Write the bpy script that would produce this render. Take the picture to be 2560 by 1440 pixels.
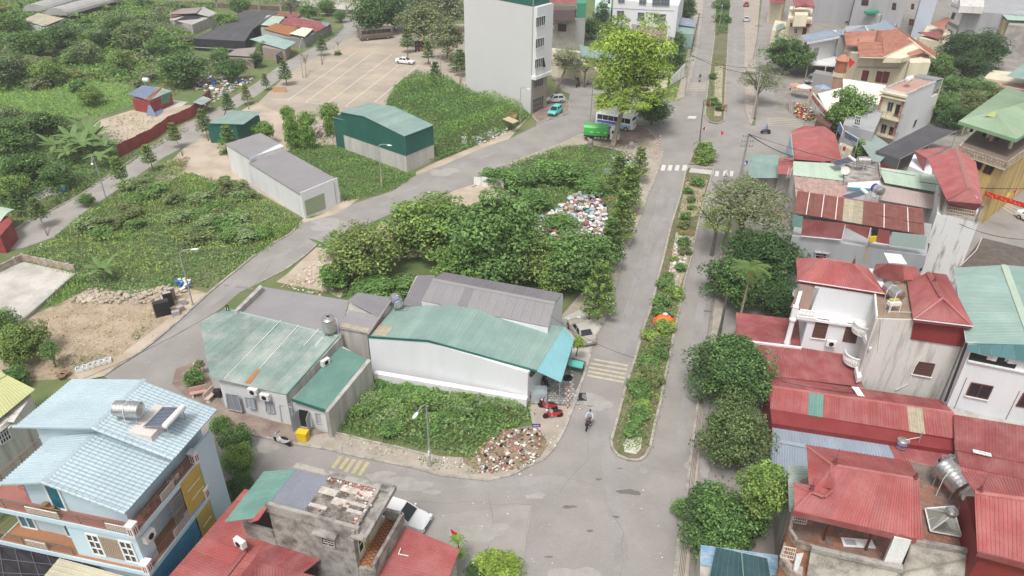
import bpy,math,random
import numpy as np
from mathutils import Vector,Matrix
for _o in list(bpy.data.objects):bpy.data.objects.remove(_o)
S=bpy.context.scene
COL=S.collection
R=math.radians
random.seed(7);RNG=np.random.default_rng(11)
# ---- camera, world, light
F,CAMH,PITCH,ROLL=1776.,42.,R(31),R(.58)
_cr,_sr,_cp,_sp=math.cos(ROLL),math.sin(ROLL),math.cos(PITCH),math.sin(PITCH)
cam=bpy.data.objects.new('camera',bpy.data.cameras.new('camera'));COL.objects.link(cam)
cam.data.sensor_width=36;cam.data.lens=36*F/2560;cam.data.clip_end=3000;cam.data.clip_start=.5
_r=Vector((1,0,0));_u=Vector((0,_sp,_cp));_b=Vector((0,-_cp,_sp))
_r2=_r*_cr+_u*_sr;_u2=_u*_cr-_r*_sr
cam.matrix_world=Matrix(((_r2.x,_u2.x,_b.x,0),(_r2.y,_u2.y,_b.y,0),(_r2.z,_u2.z,_b.z,CAMH),(0,0,0,1)))
S.camera=cam
W=bpy.data.worlds.new("World");S.world=W;W.use_nodes=True
_n=W.node_tree.nodes;_l=W.node_tree.links
_bg=_n['Background'];_sky=_n.new('ShaderNodeTexSky');_sky.sky_type='NISHITA';_sky.sun_disc=False
SUN_EL,SUN_AZ=R(62),R(200)
_sky.sun_elevation=SUN_EL;_sky.sun_rotation=SUN_AZ;_sky.dust_density=4;_sky.air_density=1;_sky.ozone_density=1
_hs=_n.new('ShaderNodeHueSaturation');_hs.inputs['Saturation'].default_value=.16
_l.new(_sky.outputs[0],_hs.inputs['Color']);_l.new(_hs.outputs[0],_bg.inputs[0]);_bg.inputs[1].default_value=.12
_sl=bpy.data.lights.new('sun','SUN');_sl.energy=1.5;_sl.angle=R(13);_sl.color=(1,.97,.93)
sun=bpy.data.objects.new('sun',_sl);COL.objects.link(sun)
_d=Vector((math.sin(SUN_AZ)*math.cos(SUN_EL),math.cos(SUN_AZ)*math.cos(SUN_EL),math.sin(SUN_EL)))
sun.rotation_euler=(-_d).to_track_quat('-Z','Y').to_euler();sun.location=(0,0,90)
S.view_settings.view_transform='Standard';S.view_settings.look='None';S.view_settings.gamma=1
S.view_settings.use_curve_mapping=False;S.view_settings.exposure=.56
S.render.engine='CYCLES'
S.cycles.max_bounces=6;S.cycles.diffuse_bounces=3;S.cycles.glossy_bounces=2;S.cycles.transmission_bounces=3;S.cycles.transparent_max_bounces=6
# ---- geometry in real units from the survey of the photo
def ray(px,py):
 a=(px-1280)/F;b=-(py-720)/F
 u=a*_cr-b*_sr;v=a*_sr+b*_cr
 return Vector((u,_cp+v*_sp,-_sp+v*_cp))
def U(px,py,z=0.):
 d=ray(px,py);t=(z-CAMH)/d.z
 return Vector((d.x*t,d.y*t,z))
def depth(p):return p.y*_cp-(p.z-CAMH)*_sp
def plane(px,py,p0,n):
 d=ray(px,py);o=Vector((0,0,CAMH));t=(p0-o).dot(n)/d.dot(n);return o+d*t
def nrm(a,b,c):
 n=(b-a).cross(c-a).normalized()
 return n
def towall(A,B):
 n=Vector((B.y-A.y,A.x-B.x,0)).normalized()
 if n.dot(Vector((A.x,A.y,0)))>0:n=-n
 return n
def onw(A,B,px,py,off=0.):
 n=towall(A,B);return plane(px,py,A+n*off,n)
def UU(l,z=None):return[U(*p)if z is None else U(p[0],p[1],z)for p in l]
UP=Vector((0,0,1))
# ---- materials
MATS={}
def srgb(c):
 return c
def M(name,col,rough=.75,metal=0.,col2=None,scale=1.5,amt=.5,streak=False,rand=0.,fine=.06,bump=0.,spec=.35,contrast=(.42,.62),bscale=None,attr=False,trans=0.):
 if name in MATS:return MATS[name]
 m=bpy.data.materials.new(name);m.use_nodes=True;MATS[name]=m
 nt=m.node_tree;N=nt.nodes;L=nt.links;P=N['Principled BSDF']
 col=srgb(col);P.inputs['Roughness'].default_value=rough;P.inputs['Metallic'].default_value=metal
 P.inputs['Specular IOR Level'].default_value=spec
 g=N.new('ShaderNodeNewGeometry');pos=g.outputs['Position']
 base=N.new('ShaderNodeRGB');base.outputs[0].default_value=(*col,1);out=base.outputs[0]
 if attr:
  a=N.new('ShaderNodeAttribute');a.attribute_name='Col';out=a.outputs['Color']
 def mix(fac,a,b,mode='MIX'):
  x=N.new('ShaderNodeMix');x.data_type='RGBA';x.blend_type=mode
  if hasattr(fac,'links'):L.new(fac,x.inputs[0])
  else:x.inputs[0].default_value=fac
  for v,i in((a,6),(b,7)):
   if hasattr(v,'links'):L.new(v,x.inputs[i])
   else:x.inputs[i].default_value=v
  return x.outputs[2]
 def noise(sc,det=4,stretch=None):
  t=N.new('ShaderNodeTexNoise');t.inputs['Scale'].default_value=sc;t.inputs['Detail'].default_value=det;t.inputs['Roughness'].default_value=.6
  if stretch:
   mp=N.new('ShaderNodeMapping');mp.inputs['Scale'].default_value=stretch;L.new(pos,mp.inputs[0]);L.new(mp.outputs[0],t.inputs[0])
  else:L.new(pos,t.inputs[0])
  return t.outputs[0]
 if col2 is not None:
  nz=noise(scale,6,(1,1,.12)if streak else None)
  mr=N.new('ShaderNodeMapRange');mr.inputs[1].default_value=contrast[0];mr.inputs[2].default_value=contrast[1];mr.inputs[4].default_value=amt
  L.new(nz,mr.inputs[0]);out=mix(mr.outputs[0],out,(*srgb(col2),1))
 if fine:
  nz=noise(9,3);mr=N.new('ShaderNodeMapRange');mr.inputs[1].default_value=.3;mr.inputs[2].default_value=.7
  mr.inputs[3].default_value=1-fine*1.6;mr.inputs[4].default_value=1+fine
  L.new(nz,mr.inputs[0]);out=mix(1.,out,mr.outputs[0],'MULTIPLY')
  nz=noise(.23,3);mr=N.new('ShaderNodeMapRange');mr.inputs[1].default_value=.3;mr.inputs[2].default_value=.7
  mr.inputs[3].default_value=1-fine;mr.inputs[4].default_value=1+fine
  L.new(nz,mr.inputs[0]);out=mix(1.,out,mr.outputs[0],'MULTIPLY')
 if rand:
  oi=N.new('ShaderNodeObjectInfo');mr=N.new('ShaderNodeMapRange');mr.inputs[3].default_value=1-rand;mr.inputs[4].default_value=1+rand
  L.new(oi.outputs['Random'],mr.inputs[0]);out=mix(1.,out,mr.outputs[0],'MULTIPLY')
 L.new(out,P.inputs['Base Color'])
 if bump:
  b=N.new('ShaderNodeBump');b.inputs['Strength'].default_value=bump;b.inputs['Distance'].default_value=.05
  L.new(noise(bscale or 14,4),b.inputs['Height']);L.new(b.outputs[0],P.inputs['Normal'])
 if trans:
  tr=N.new('ShaderNodeBsdfTranslucent');ms=N.new('ShaderNodeMixShader');ms.inputs[0].default_value=trans
  L.new(out,tr.inputs[0]);L.new(P.outputs[0],ms.inputs[1]);L.new(tr.outputs[0],ms.inputs[2])
  L.new(ms.outputs[0],N['Material Output'].inputs[0])
 return m
# ---- objects
def tag(o,label=None,cat=None,group=None,kind=None):
 if label:o['label']=label
 if cat:o['category']=cat
 if group:o['group']=group
 if kind:o['kind']=kind
 return o
def thing(name,label,cat,loc=(0,0,0),rz=0.,group=None):
 o=bpy.data.objects.new(name,None);COL.objects.link(o);o.location=loc;o.rotation_euler=(0,0,rz);o.empty_display_size=.3
 return tag(o,label,cat,group)
def link(o,parent=None):
 COL.objects.link(o)
 if parent is not None:o.parent=parent
 return o
def base_of(p):
 v=Vector((0,0,0))
 while p is not None:v+=Vector(p.location);p=p.parent
 return v
class MB:
 def __init__(s):s.v=[];s.f=[]
 def pts(s,l):
  i=len(s.v);s.v+=[tuple(p)for p in l];return i
 def poly(s,l):
  i=s.pts(l);s.f.append(tuple(range(i,i+len(l))));return s
 def slab(s,l,t,n=None):
  l=[Vector(p)for p in l]
  if n is None:
   n=nrm(l[0],l[1],l[2])
   if n.z<0:n=-n
  k=len(l);i=s.pts(l);j=s.pts([p-n*t for p in l])
  s.f.append(tuple(range(i,i+k)));s.f.append(tuple(range(j+k-1,j-1,-1)))
  for q in range(k):r=(q+1)%k;s.f.append((i+q,j+q,j+r,i+r))
  return s
 def prism(s,l,z0,cap=True):
  k=len(l);i=s.pts(l);j=s.pts([(p[0],p[1],z0)for p in l])
  if cap:s.f.append(tuple(range(i,i+k)))
  for q in range(k):r=(q+1)%k;s.f.append((i+q,j+q,j+r,i+r))
  return s
 def box(s,c,d,rz=0.,rot=None):
  c=Vector(c);m=rot if rot is not None else Matrix.Rotation(rz,3,'Z');x,y,z=d[0]/2,d[1]/2,d[2]/2
  i=s.pts([c+m@Vector(p)for p in((-x,-y,-z),(x,-y,-z),(x,y,-z),(-x,y,-z),(-x,-y,z),(x,-y,z),(x,y,z),(-x,y,z))])
  for f in((0,3,2,1),(4,5,6,7),(0,1,5,4),(1,2,6,5),(2,3,7,6),(3,0,4,7)):s.f.append(tuple(i+q for q in f))
  return s
 def bar(s,a,b,w,h=None):
  a,b=Vector(a),Vector(b);d=b-a;L=d.length
  if L<1e-5:return s
  rot=d.to_track_quat('X','Z').to_matrix();return s.box((a+b)/2,(L,w,h or w),rot=rot)
 def cyl(s,a,b,r0,r1=None,n=10,caps=True):
  a,b=Vector(a),Vector(b);r1=r0 if r1 is None else r1;q=(b-a).to_track_quat('Z','X').to_matrix()
  ring=[(math.cos(2*math.pi*k/n),math.sin(2*math.pi*k/n))for k in range(n)]
  i=s.pts([a+q@Vector((x*r0,y*r0,0))for x,y in ring]);j=s.pts([b+q@Vector((x*r1,y*r1,0))for x,y in ring])
  for k in range(n):l=(k+1)%n;s.f.append((i+k,i+l,j+l,j+k))
  if caps:s.f.append(tuple(range(i+n-1,i-1,-1)));s.f.append(tuple(range(j,j+n)))
  return s
 def tube(s,path,r,n=5):
  path=[Vector(p)for p in path]
  rs=r if hasattr(r,'__len__')else[r]*len(path)
  for k in range(len(path)-1):s.cyl(path[k],path[k+1],rs[k],rs[k+1],n,caps=(k in(0,len(path)-2)))
  return s
 def lathe(s,c,prof,n=14,rot=None,sc=(1,1)):
  c=Vector(c);m=rot if rot is not None else Matrix.Identity(3);rows=[]
  for r,z in prof:rows.append(s.pts([c+m@Vector((math.cos(2*math.pi*k/n)*r*sc[0],math.sin(2*math.pi*k/n)*r*sc[1],z))for k in range(n)]))
  for a,b in zip(rows,rows[1:]):
   for k in range(n):l=(k+1)%n;s.f.append((a+k,a+l,b+l,b+k))
  s.f.append(tuple(range(rows[0]+n-1,rows[0]-1,-1)));s.f.append(tuple(range(rows[-1],rows[-1]+n)))
  return s
 def ell(s,c,r,n=10,m=6,rot=None):
  pr=[(math.sin(math.pi*k/m)+1e-3,-math.cos(math.pi*k/m))for k in range(m+1)]
  q=Matrix.Diagonal(Vector(r));
  if rot is not None:q=rot@q
  return s.lathe(c,pr,n,q)
 def mk(s,name,mat,parent=None,smooth=False,**kw):
  me=bpy.data.meshes.new(name);off=base_of(parent)
  vs=[(x-off.x,y-off.y,z-off.z)for x,y,z in s.v]if parent is not None and off.length else s.v
  me.from_pydata(vs,[],s.f);
  if mat is not None:me.materials.append(mat)
  if smooth:me.polygons.foreach_set('use_smooth',[True]*len(me.polygons))
  import bmesh as _bm
  bm=_bm.new();bm.from_mesh(me);_bm.ops.recalc_face_normals(bm,faces=bm.faces);bm.to_mesh(me);bm.free()
  if smooth:me.set_sharp_from_angle(angle=R(38))if hasattr(me,'set_sharp_from_angle')else None
  o=bpy.data.objects.new(name,me);link(o,parent)
  return tag(o,**kw)
def lerp(a,b,t):return Vector(a)+(Vector(b)-Vector(a))*t
def bil(p,u,v):return lerp(lerp(p[0],p[1],u),lerp(p[3],p[2],u),v)
def ribs(p,pitch=.25,h=.035,u0=0.,u1=1.,thick=.03,lip=0.):
 """corrugated sheet on quad p: ribs run p0->p3, repeated along p0->p1"""
 mb=MB();p=[Vector(q)for q in p];n=(p[1]-p[0]).cross(p[3]-p[0]).normalized()
 if n.z<0:n=-n
 wid=(p[1]-p[0]).length*(u1-u0);k=max(2,int(round(wid/pitch)));us=[]
 for i in range(k):
  for a,q in((0,0),(.30,0),(.40,1),(.60,1),(.70,0)):us.append((u0+(u1-u0)*(i+a)/k,q*h))
 us.append((u1,0))
 A=mb.pts([bil(p,u,0)+n*q for u,q in us]);B=mb.pts([bil(p,u,1)+n*q for u,q in us])
 for i in range(len(us)-1):mb.f.append((A+i,A+i+1,B+i+1,B+i))
 c=[bil(p,u0,0),bil(p,u1,0),bil(p,u1,1),bil(p,u0,1)]
 i=mb.pts(c);j=mb.pts([q-n*thick for q in c])
 mb.f.append((j+3,j+2,j+1,j))
 for q in range(4):r=(q+1)%4;mb.f.append((i+q,j+q,j+r,i+r))
 return mb
def slope(p,mat,parent,pitch=.25,h=.035,width=1.07,name='roof_sheet',alt=None,n=None):
 """a slope made of separate roofing sheets; alt = {index: (material, label)}"""
 w=(Vector(p[1])-Vector(p[0])).length;k=n or max(1,int(round(w/width)));out=[]
 for i in range(k):
  a=alt.get(i)if alt else None
  mb=ribs(p,pitch,h,i/k,(i+1)/k-.0009)
  o=mb.mk(a[2]if a and len(a)>2 else name,a[0]if a else mat,parent)
  if a and a[1]:o['label']=a[1]
  out.append(o)
 return out
def ridge(a,b,mat,parent,w=.35,name='ridge_cap'):
 a,b=Vector(a)+UP*.03,Vector(b)+UP*.03;d=(b-a).normalized();s=d.cross(UP).normalized()*w/2
 mb=MB();i=mb.pts([a-s-UP*.08,a+UP*.03,a+s-UP*.08,b-s-UP*.08,b+UP*.03,b+s-UP*.08]);mb.f+=[(i,i+1,i+4,i+3),(i+1,i+2,i+5,i+4),(i,i+2,i+1),(i+3,i+4,i+5)]
 return mb.mk(name,mat,parent)
def walls(l,z0,mat,parent,name='wall',cap=True):return MB().prism(l,z0,cap).mk(name,mat,parent)
def parapet(l,w,h,mat,parent,closed=True,name='parapet'):
 mb=MB();k=len(l)
 for i in range(k if closed else k-1):
  a,b=Vector(l[i]),Vector(l[(i+1)%k]);mb.bar(a+UP*(h/2),b+UP*(h/2),w,h+random.random()*.004)
 return mb.mk(name,mat,parent)
def window(A,B,q,parent,fm,gm,nx=2,ny=1,fw=.07,off=.05,name='window',sill=None,bars=None,hood=None):
 c=[onw(A,B,x,y,off)for x,y in q];n=towall(A,B)
 if abs(n.x)+abs(n.y)==0:return
 mb=MB()
 for i in range(4):mb.bar(c[i]-n*.02,c[(i+1)%4]-n*.02,fw,.09)
 for i in range(1,nx):mb.bar(bil(c,i/nx,0)-n*.02,bil(c,i/nx,1)-n*.02,fw*.7,.07)
 for i in range(1,ny):mb.bar(bil(c,0,i/ny)-n*.02,bil(c,1,i/ny)-n*.02,fw*.6,.06)
 w=mb.mk(name,fm,parent)
 for i in range(nx):
  for j in range(ny):
   s=[bil(c,(i+a)/nx,(j+b)/ny)-n*.035 for a,b in((.02,.02),(.98,.02),(.98,.98),(.02,.98))]
   MB().slab(s,.012,n).mk('pane',gm,w)
 if bars:
  mb=MB()
  for i in range(1,bars[0]):mb.bar(bil(c,i/bars[0],0)+n*.05,bil(c,i/bars[0],1)+n*.05,.02)
  for i in range(1,bars[1]):mb.bar(bil(c,0,i/bars[1])+n*.05,bil(c,1,i/bars[1])+n*.05,.02)
  mb.mk('bars',bars[2],w)
 if sill is not None:
  d=(c[2]-c[3]).normalized();MB().bar(c[3]-d*.1+n*.03-UP*.05,c[2]+d*.1+n*.03-UP*.05,.16,.07).mk('sill',sill,w)
 if hood is not None:
  d=(c[1]-c[0]).normalized();MB().bar(c[0]-d*.2+n*.2+UP*.1,c[1]+d*.2+n*.2+UP*.1,.45,.08).mk('hood',hood,w)
 return w
def wpan(A,B,q,mat,parent,name,off=.03,t=.05,**kw):
 n=towall(A,B);c=[onw(A,B,x,y,off)for x,y in q]
 return MB().slab(c,t,n).mk(name,mat,parent,**kw)
def railing(path,h,mat,parent,name='railing',rails=4,post=1.2,r=.025,top=.035):
 mb=MB()
 for a,b in zip(path,path[1:]):
  a,b=Vector(a),Vector(b)
  for i in range(rails):z=UP*(h*(i+1)/rails);mb.bar(a+z,b+z,r if i<rails-1 else top*2,r if i<rails-1 else top)
  k=max(1,int((b-a).length/post))
  for i in range(k+1):p=lerp(a,b,i/k);mb.bar(p,p+UP*h,.04)
 return mb.mk(name,mat,parent)
def meshfast(name,V,Fc,mat,parent=None,cols=None,tri=False):
 """V (n,3) array, Fc (m,k) int array"""
 me=bpy.data.meshes.new(name);k=Fc.shape[1];V=np.ascontiguousarray(V,dtype=np.float32)
 me.vertices.add(len(V));me.vertices.foreach_set('co',V.ravel())
 me.loops.add(Fc.size);me.loops.foreach_set('vertex_index',np.ascontiguousarray(Fc,dtype=np.int32).ravel())
 me.polygons.add(len(Fc));me.polygons.foreach_set('loop_start',np.arange(0,Fc.size,k,dtype=np.int32))
 me.update(calc_edges=True);me.materials.append(mat)
 if cols is not None:
  a=me.color_attributes.new('Col','FLOAT_COLOR','POINT');c=np.ones((len(V),4),np.float32);c[:,:3]=cols;a.data.foreach_set('color',c.ravel())
 o=bpy.data.objects.new(name,me);link(o,parent);return o
GROUND_Z={}
# ---- palette
ASPH=M('asphalt',(.315,.293,.272),.9,col2=(.255,.236,.218),scale=.22,amt=.9,fine=.07,bump=.25,contrast=(.4,.7))
ASPH2=M('asphalt_dusty',(.345,.32,.295),.92,col2=(.285,.263,.24),scale=.3,amt=.8,fine=.05,bump=.25)
DUST=M('road_dust',(.375,.352,.33),.95,col2=(.33,.31,.285),scale=1.2,amt=.9,fine=.06)
PATCHM=M('asphalt_patch',(.225,.21,.2),.9,col2=(.27,.255,.245),scale=1,amt=.6,fine=.08)
DIRT=M('dirt',(.44,.35,.25),.95,col2=(.33,.25,.165),scale=.5,amt=.9,fine=.12,bump=.6,bscale=5)
SAND=M('sandy_lot',(.50,.42,.33),.95,col2=(.40,.325,.245),scale=.28,amt=.9,fine=.07,bump=.3,bscale=4)
PARK=M('parking_concrete',(.37,.315,.26),.92,col2=(.47,.39,.30),scale=.12,amt=.85,fine=.09)
GRASSG=M('weedy_ground',(.11,.165,.055),.95,col2=(.17,.18,.08),scale=.35,amt=.8,fine=.15)
LAND=M('wild_land',(.12,.17,.06),.95,col2=(.20,.20,.10),scale=.12,amt=.8,fine=.12)
PAVE=M('pavement',(.42,.365,.305),.93,col2=(.33,.285,.235),scale=.7,amt=.8,fine=.08,bump=.3)
BRICKPAVE=M('brick_pavement',(.23,.17,.145),.93,col2=(.36,.29,.235),scale=.5,amt=.8,fine=.15,bump=.3)
KERB=M('kerb_stone',(.42,.385,.335),.9,col2=(.28,.25,.21),scale=1.5,amt=.8,rand=.12)
CONC=M('concrete_yard',(.55,.52,.47),.9,col2=(.40,.375,.335),scale=.35,amt=.9,fine=.08)
YLINE=M('yellow_paint',(.52,.43,.22),.8,col2=(.40,.35,.24),scale=3,amt=.7)
YLINE2=M('pale_yellow_paint',(.58,.50,.33),.8,col2=(.38,.34,.27),scale=3,amt=.7)
WLINE=M('white_paint',(.66,.63,.58),.8,col2=(.42,.38,.33),scale=4,amt=.8,contrast=(.5,.75))
WHITEW=M('white_render',(.70,.70,.70),.85,col2=(.56,.55,.53),scale=.7,amt=.4,streak=True,fine=.02)
CLEANW=M('clean_white_render',(.70,.71,.725),.85,col2=(.60,.60,.60),scale=.7,amt=.35,streak=True,fine=.03,contrast=(.48,.72))
TOWERW=M('tower_render',(.63,.625,.615),.85,col2=(.63,.625,.61),scale=.25,amt=.6,fine=.015)
GREYW=M('grey_render',(.37,.37,.38),.85,col2=(.30,.30,.305),scale=.5,amt=.7,streak=True,fine=.025)
STAINW=M('stained_white_render',(.64,.62,.58),.88,col2=(.20,.18,.155),scale=1.3,amt=.75,streak=True,fine=.05,contrast=(.52,.72))
OLDW=M('mossy_old_render',(.38,.355,.32),.92,col2=(.075,.07,.06),scale=.9,amt=.85,streak=False,fine=.12,contrast=(.44,.68),bump=.3)
CREAMW=M('cream_render',(.70,.63,.47),.85,col2=(.50,.44,.32),scale=.6,amt=.6,streak=True,fine=.03)
YELLW=M('yellow_ochre_render',(.60,.42,.16),.88,col2=(.30,.22,.12),scale=1.,amt=.8,streak=True,fine=.08)
BLUEW=M('pale_blue_render',(.52,.66,.73),.8,col2=(.46,.595,.66),scale=.5,amt=.5,streak=True,fine=.02)
CONCW=M('grey_concrete_wall',(.47,.45,.415),.9,col2=(.30,.28,.25),scale=1.2,amt=.75,streak=True,fine=.07)
SHEDW=M('raw_cement_wall',(.55,.53,.50),.9,col2=(.42,.40,.375),scale=1.,amt=.8,streak=True,fine=.05)
GREENM=M('green_metal_cladding',(.025,.12,.095),.5,col2=(.035,.15,.12),scale=.5,amt=.5,fine=.03,rand=.03)
GREENR=M('green_metal_roof',(.235,.345,.305),.45,col2=(.29,.39,.35),scale=.5,amt=.8,fine=.06,rand=.06,metal=.05,spec=.5)
GREENR2=M('weathered_green_roof',(.25,.335,.305),.5,col2=(.40,.43,.395),scale=.6,amt=.9,fine=.08,rand=.12,spec=.5)
GREEND=M('darker_green_roof',(.14,.265,.225),.5,col2=(.19,.32,.275),scale=.6,amt=.7,fine=.05,rand=.06)
PALEG=M('pale_green_roof',(.46,.56,.45),.5,col2=(.40,.50,.40),scale=.5,amt=.7,fine=.03,rand=.05)
LEAFR=M('faded_green_roof',(.26,.355,.235),.6,col2=(.30,.385,.27),scale=.5,amt=.8,fine=.04,rand=.04)
GREYR=M('grey_metal_roof',(.26,.245,.25),.5,col2=(.295,.28,.28),scale=.3,amt=.6,fine=.02,rand=.025,spec=.45)
GREYR2=M('violet_grey_roof',(.215,.20,.215),.5,col2=(.25,.235,.25),scale=.3,amt=.6,fine=.03,rand=.03)
BLUEGR=M('blue_grey_roof',(.26,.30,.36),.5,col2=(.32,.36,.42),scale=.5,amt=.6,rand=.05)
REDR=M('red_metal_roof',(.345,.085,.08),.55,col2=(.39,.14,.13),scale=.5,amt=.9,fine=.08,rand=.09,spec=.5)
REDRD=M('weathered_red_roof',(.27,.07,.07),.6,col2=(.34,.13,.125),scale=.6,amt=.9,fine=.09,rand=.09)
REDCL=M('dark_red_cladding',(.22,.03,.03),.55,col2=(.26,.05,.048),scale=.5,amt=.6,fine=.03,rand=.04)
BROWNR=M('rust_brown_roof',(.20,.075,.06),.65,col2=(.26,.105,.085),scale=1.2,amt=.8,fine=.08,rand=.08)
RUSTM=M('rust',(.42,.17,.06),.85,col2=(.30,.20,.13),scale=2.,amt=.8)
CLEARR=M('yellowed_plastic_sheet',(.44,.39,.29),.6,col2=(.34,.29,.20),scale=2,amt=.8,rand=.08)
CREAMR=M('cream_canopy',(.80,.76,.64),.6,col2=(.74,.70,.58),scale=.5,amt=.6,fine=.02)
TILEO=M('orange_roof_tile',(.43,.20,.14),.7,col2=(.37,.16,.11),scale=1.2,amt=.7,rand=.10)
BLUET=M('pale_blue_tile',(.42,.515,.56),.45,col2=(.47,.56,.60),scale=.6,amt=.6,rand=.035,spec=.5)
YELLR=M('pale_yellow_roof',(.52,.53,.26),.6,col2=(.47,.47,.24),scale=.5,amt=.6,rand=.03)
BEIGER=M('beige_metal_roof',(.52,.47,.345),.5,col2=(.47,.42,.31),scale=.6,amt=.6,rand=.03)
AQUAR=M('aqua_canopy',(.22,.46,.50),.55,col2=(.26,.50,.53),scale=.6,amt=.7,fine=.03)
TERRA=M('terracotta_floor',(.36,.15,.125),.8,col2=(.31,.13,.11),scale=1.,amt=.6,fine=.06)
ORANGEF=M('orange_tile_floor',(.40,.19,.10),.7,col2=(.33,.15,.08),scale=1.5,amt=.6,fine=.06)
OLDTILE=M('old_brick_tile',(.29,.13,.09),.9,col2=(.20,.165,.135),scale=1.2,amt=.9,fine=.12,rand=.18)
BLACKN=M('black_shade_net',(.028,.026,.03),.95,col2=(.045,.042,.045),scale=.8,amt=.7,fine=.1)
GREYN=M('grey_shade_net',(.085,.082,.09),.95,col2=(.105,.10,.105),scale=.6,amt=.7,fine=.08)
GLASS=M('dark_glass',(.02,.025,.03),.12,fine=0,spec=.6)
TEALG=M('teal_glass',(.015,.14,.19),.15,col2=(.02,.22,.28),scale=2,amt=.8,fine=0,spec=.6)
FRAME=M('white_frame',(.78,.78,.78),.6)
WOODF=M('brown_wood',(.14,.05,.035),.7,rand=.05)
REDWOOD=M('dark_red_wood',(.19,.035,.03),.6,rand=.05)
GREYDOOR=M('grey_steel_door',(.40,.43,.46),.6,col2=(.34,.365,.39),scale=2,amt=.5)
STEEL=M('stainless_steel',(.62,.61,.59),.28,metal=.85,col2=(.42,.40,.37),scale=3,amt=.6,fine=.02)
STEELD=M('dull_steel',(.42,.41,.40),.5,metal=.5)
GALV=M('galvanised_pole',(.40,.41,.42),.5,metal=.3)
CONCP=M('concrete_pole',(.40,.385,.36),.9,col2=(.32,.30,.28),scale=2,amt=.6)
CABLE=M('black_cable',(.03,.03,.03),.7)
ACW=M('white_plastic',(.76,.75,.72),.55,fine=.02)
DARK=M('dark_interior',(.022,.02,.02),.9)
RAILB=M('bronze_railing',(.30,.21,.16),.45,metal=.4)
PINKW=M('pale_pink_trim',(.70,.60,.55),.8)
TRIMW=M('white_trim',(.78,.78,.77),.75,col2=(.60,.59,.57),scale=1.5,amt=.5,streak=True)
BLUEC=M('blue_corrugated_cladding',(.10,.33,.55),.5,col2=(.13,.38,.60),scale=1,amt=.5,rand=.04)
OCHREP=M('ochre_panel',(.50,.37,.08),.7,col2=(.56,.43,.14),scale=1,amt=.6)
BLUEP=M('blue_plastic',(.02,.14,.42),.45)
CLAYP=M('glazed_clay_jar',(.22,.10,.03),.4)
BRICKM=M('red_brick',(.40,.16,.11),.9,col2=(.5,.36,.30),scale=6,amt=.7,rand=.25)
ASBM=M('asbestos_sheet',(.34,.31,.275),.95,col2=(.095,.08,.07),scale=1.6,amt=.9,fine=.12,rand=.15,contrast=(.4,.6))
ASBNEW=M('pale_asbestos_sheet',(.62,.565,.51),.95,col2=(.42,.37,.33),scale=2,amt=.7,fine=.1)
SPK=M('dusty_asphalt_track',(.325,.308,.294),.92,col2=(.27,.255,.242),scale=.3,amt=.9,fine=.07)
CRK=M('crack_seam',(.20,.185,.175),.9)
TREAD=M('black_rubber',(.02,.02,.02),.85)
YPLAST=M('yellow_plastic',(.75,.52,.02),.5,fine=.02)
ORANGET=M('orange_tarpaulin',(.75,.17,.03),.6,fine=.03)
TARP=M('blue_grey_tarpaulin',(.17,.21,.31),.6,fine=.05)
REDC=M('red_cloth',(.62,.02,.02),.7,fine=.02)
YCLOTH=M('yellow_cloth',(.75,.50,.04),.7,fine=.02)
BARK=M('bark',(.19,.155,.12),.95,col2=(.11,.085,.065),scale=4,amt=.7)
PALEBARK=M('pale_bark',(.33,.28,.21),.95,col2=(.2,.165,.12),scale=4,amt=.7)
LEAF=M('leaves',(.08,.12,.04),.62,attr=True,fine=0,trans=.22,spec=.3)
REDFENCE=M('red_fence_metal',(.27,.045,.045),.65,col2=(.32,.08,.075),scale=1,amt=.7,rand=.07)
POSTW=M('white_post',(.74,.74,.74),.6);POSTR=M('red_post',(.60,.03,.03),.6)
SOIL=M('planting_soil',(.21,.165,.11),.95,col2=(.10,.14,.05),scale=.9,amt=.8,fine=.15,bump=.5)
# ---- the ground and everything flat on it
def flat(name,pts,mat,z,kind='structure',parent=None,label=None):
 l=[U(x,y,z)for x,y in pts]
 return MB().poly(l).mk(name,mat,parent,kind=kind,label=label)
MB().poly([(-600,-100,0),(600,-100,0),(600,900,0),(-600,900,0)]).mk('ground',LAND,kind='structure')
# built-up side on the right: trodden ground between the houses
flat('yard_ground',[(1690,1600),(1745,1000),(1800,700),(1850,450),(1885,330),(1925,0),(1930,-60),(2900,-60),(3400,1600)],M('yard_concrete',(.30,.275,.25),.92,col2=(.22,.20,.18),scale=.4,amt=.8,fine=.08),.006)
flat('parking_lot',[(640,262),(713,190),(800,130),(853,107),(893,83),(905,60),(1165,60),(1168,235),(1060,200),(965,262),(960,420),(860,520),(760,545),(590,450),(455,372),(490,353),(560,300)],PARK,.006)
flat('sandy_lot',[(590,470),(560,452),(420,400),(395,440),(370,470),(480,430),(560,470)],SAND,.010)
flat('sandy_lot',[(470,360),(510,330),(640,255),(760,310),(830,330),(830,380),(740,350),(600,460),(560,450),(500,440),(430,400)],SAND,.012)
flat('gravel_lot',[(120,770),(230,720),(300,745),(420,715),(490,725),(520,733),(450,800),(400,843),(345,885),(290,915),(200,945),(110,950),(-40,960),(-60,900),(60,800)],DIRT,.010)
flat('sandy_lot',[(690,705),(720,683),(755,650),(800,610),(860,600),(1000,540),(1180,455),(1230,440),(1300,470),(1330,640),(1230,700),(1000,700),(850,745),(820,730)],SAND,.010)
flat('sandy_lot',[(250,300),(330,275),(480,262),(430,318),(320,372),(290,360),(215,330)],SAND,.010)
flat('concrete_yard',[(0,668),(60,655),(190,683),(60,805),(-40,800),(-80,690)],CONC,.05)
flat('concrete_yard',[(700,-70),(700,18),(760,32),(905,40),(900,-70)],CONC,.008)
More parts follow.
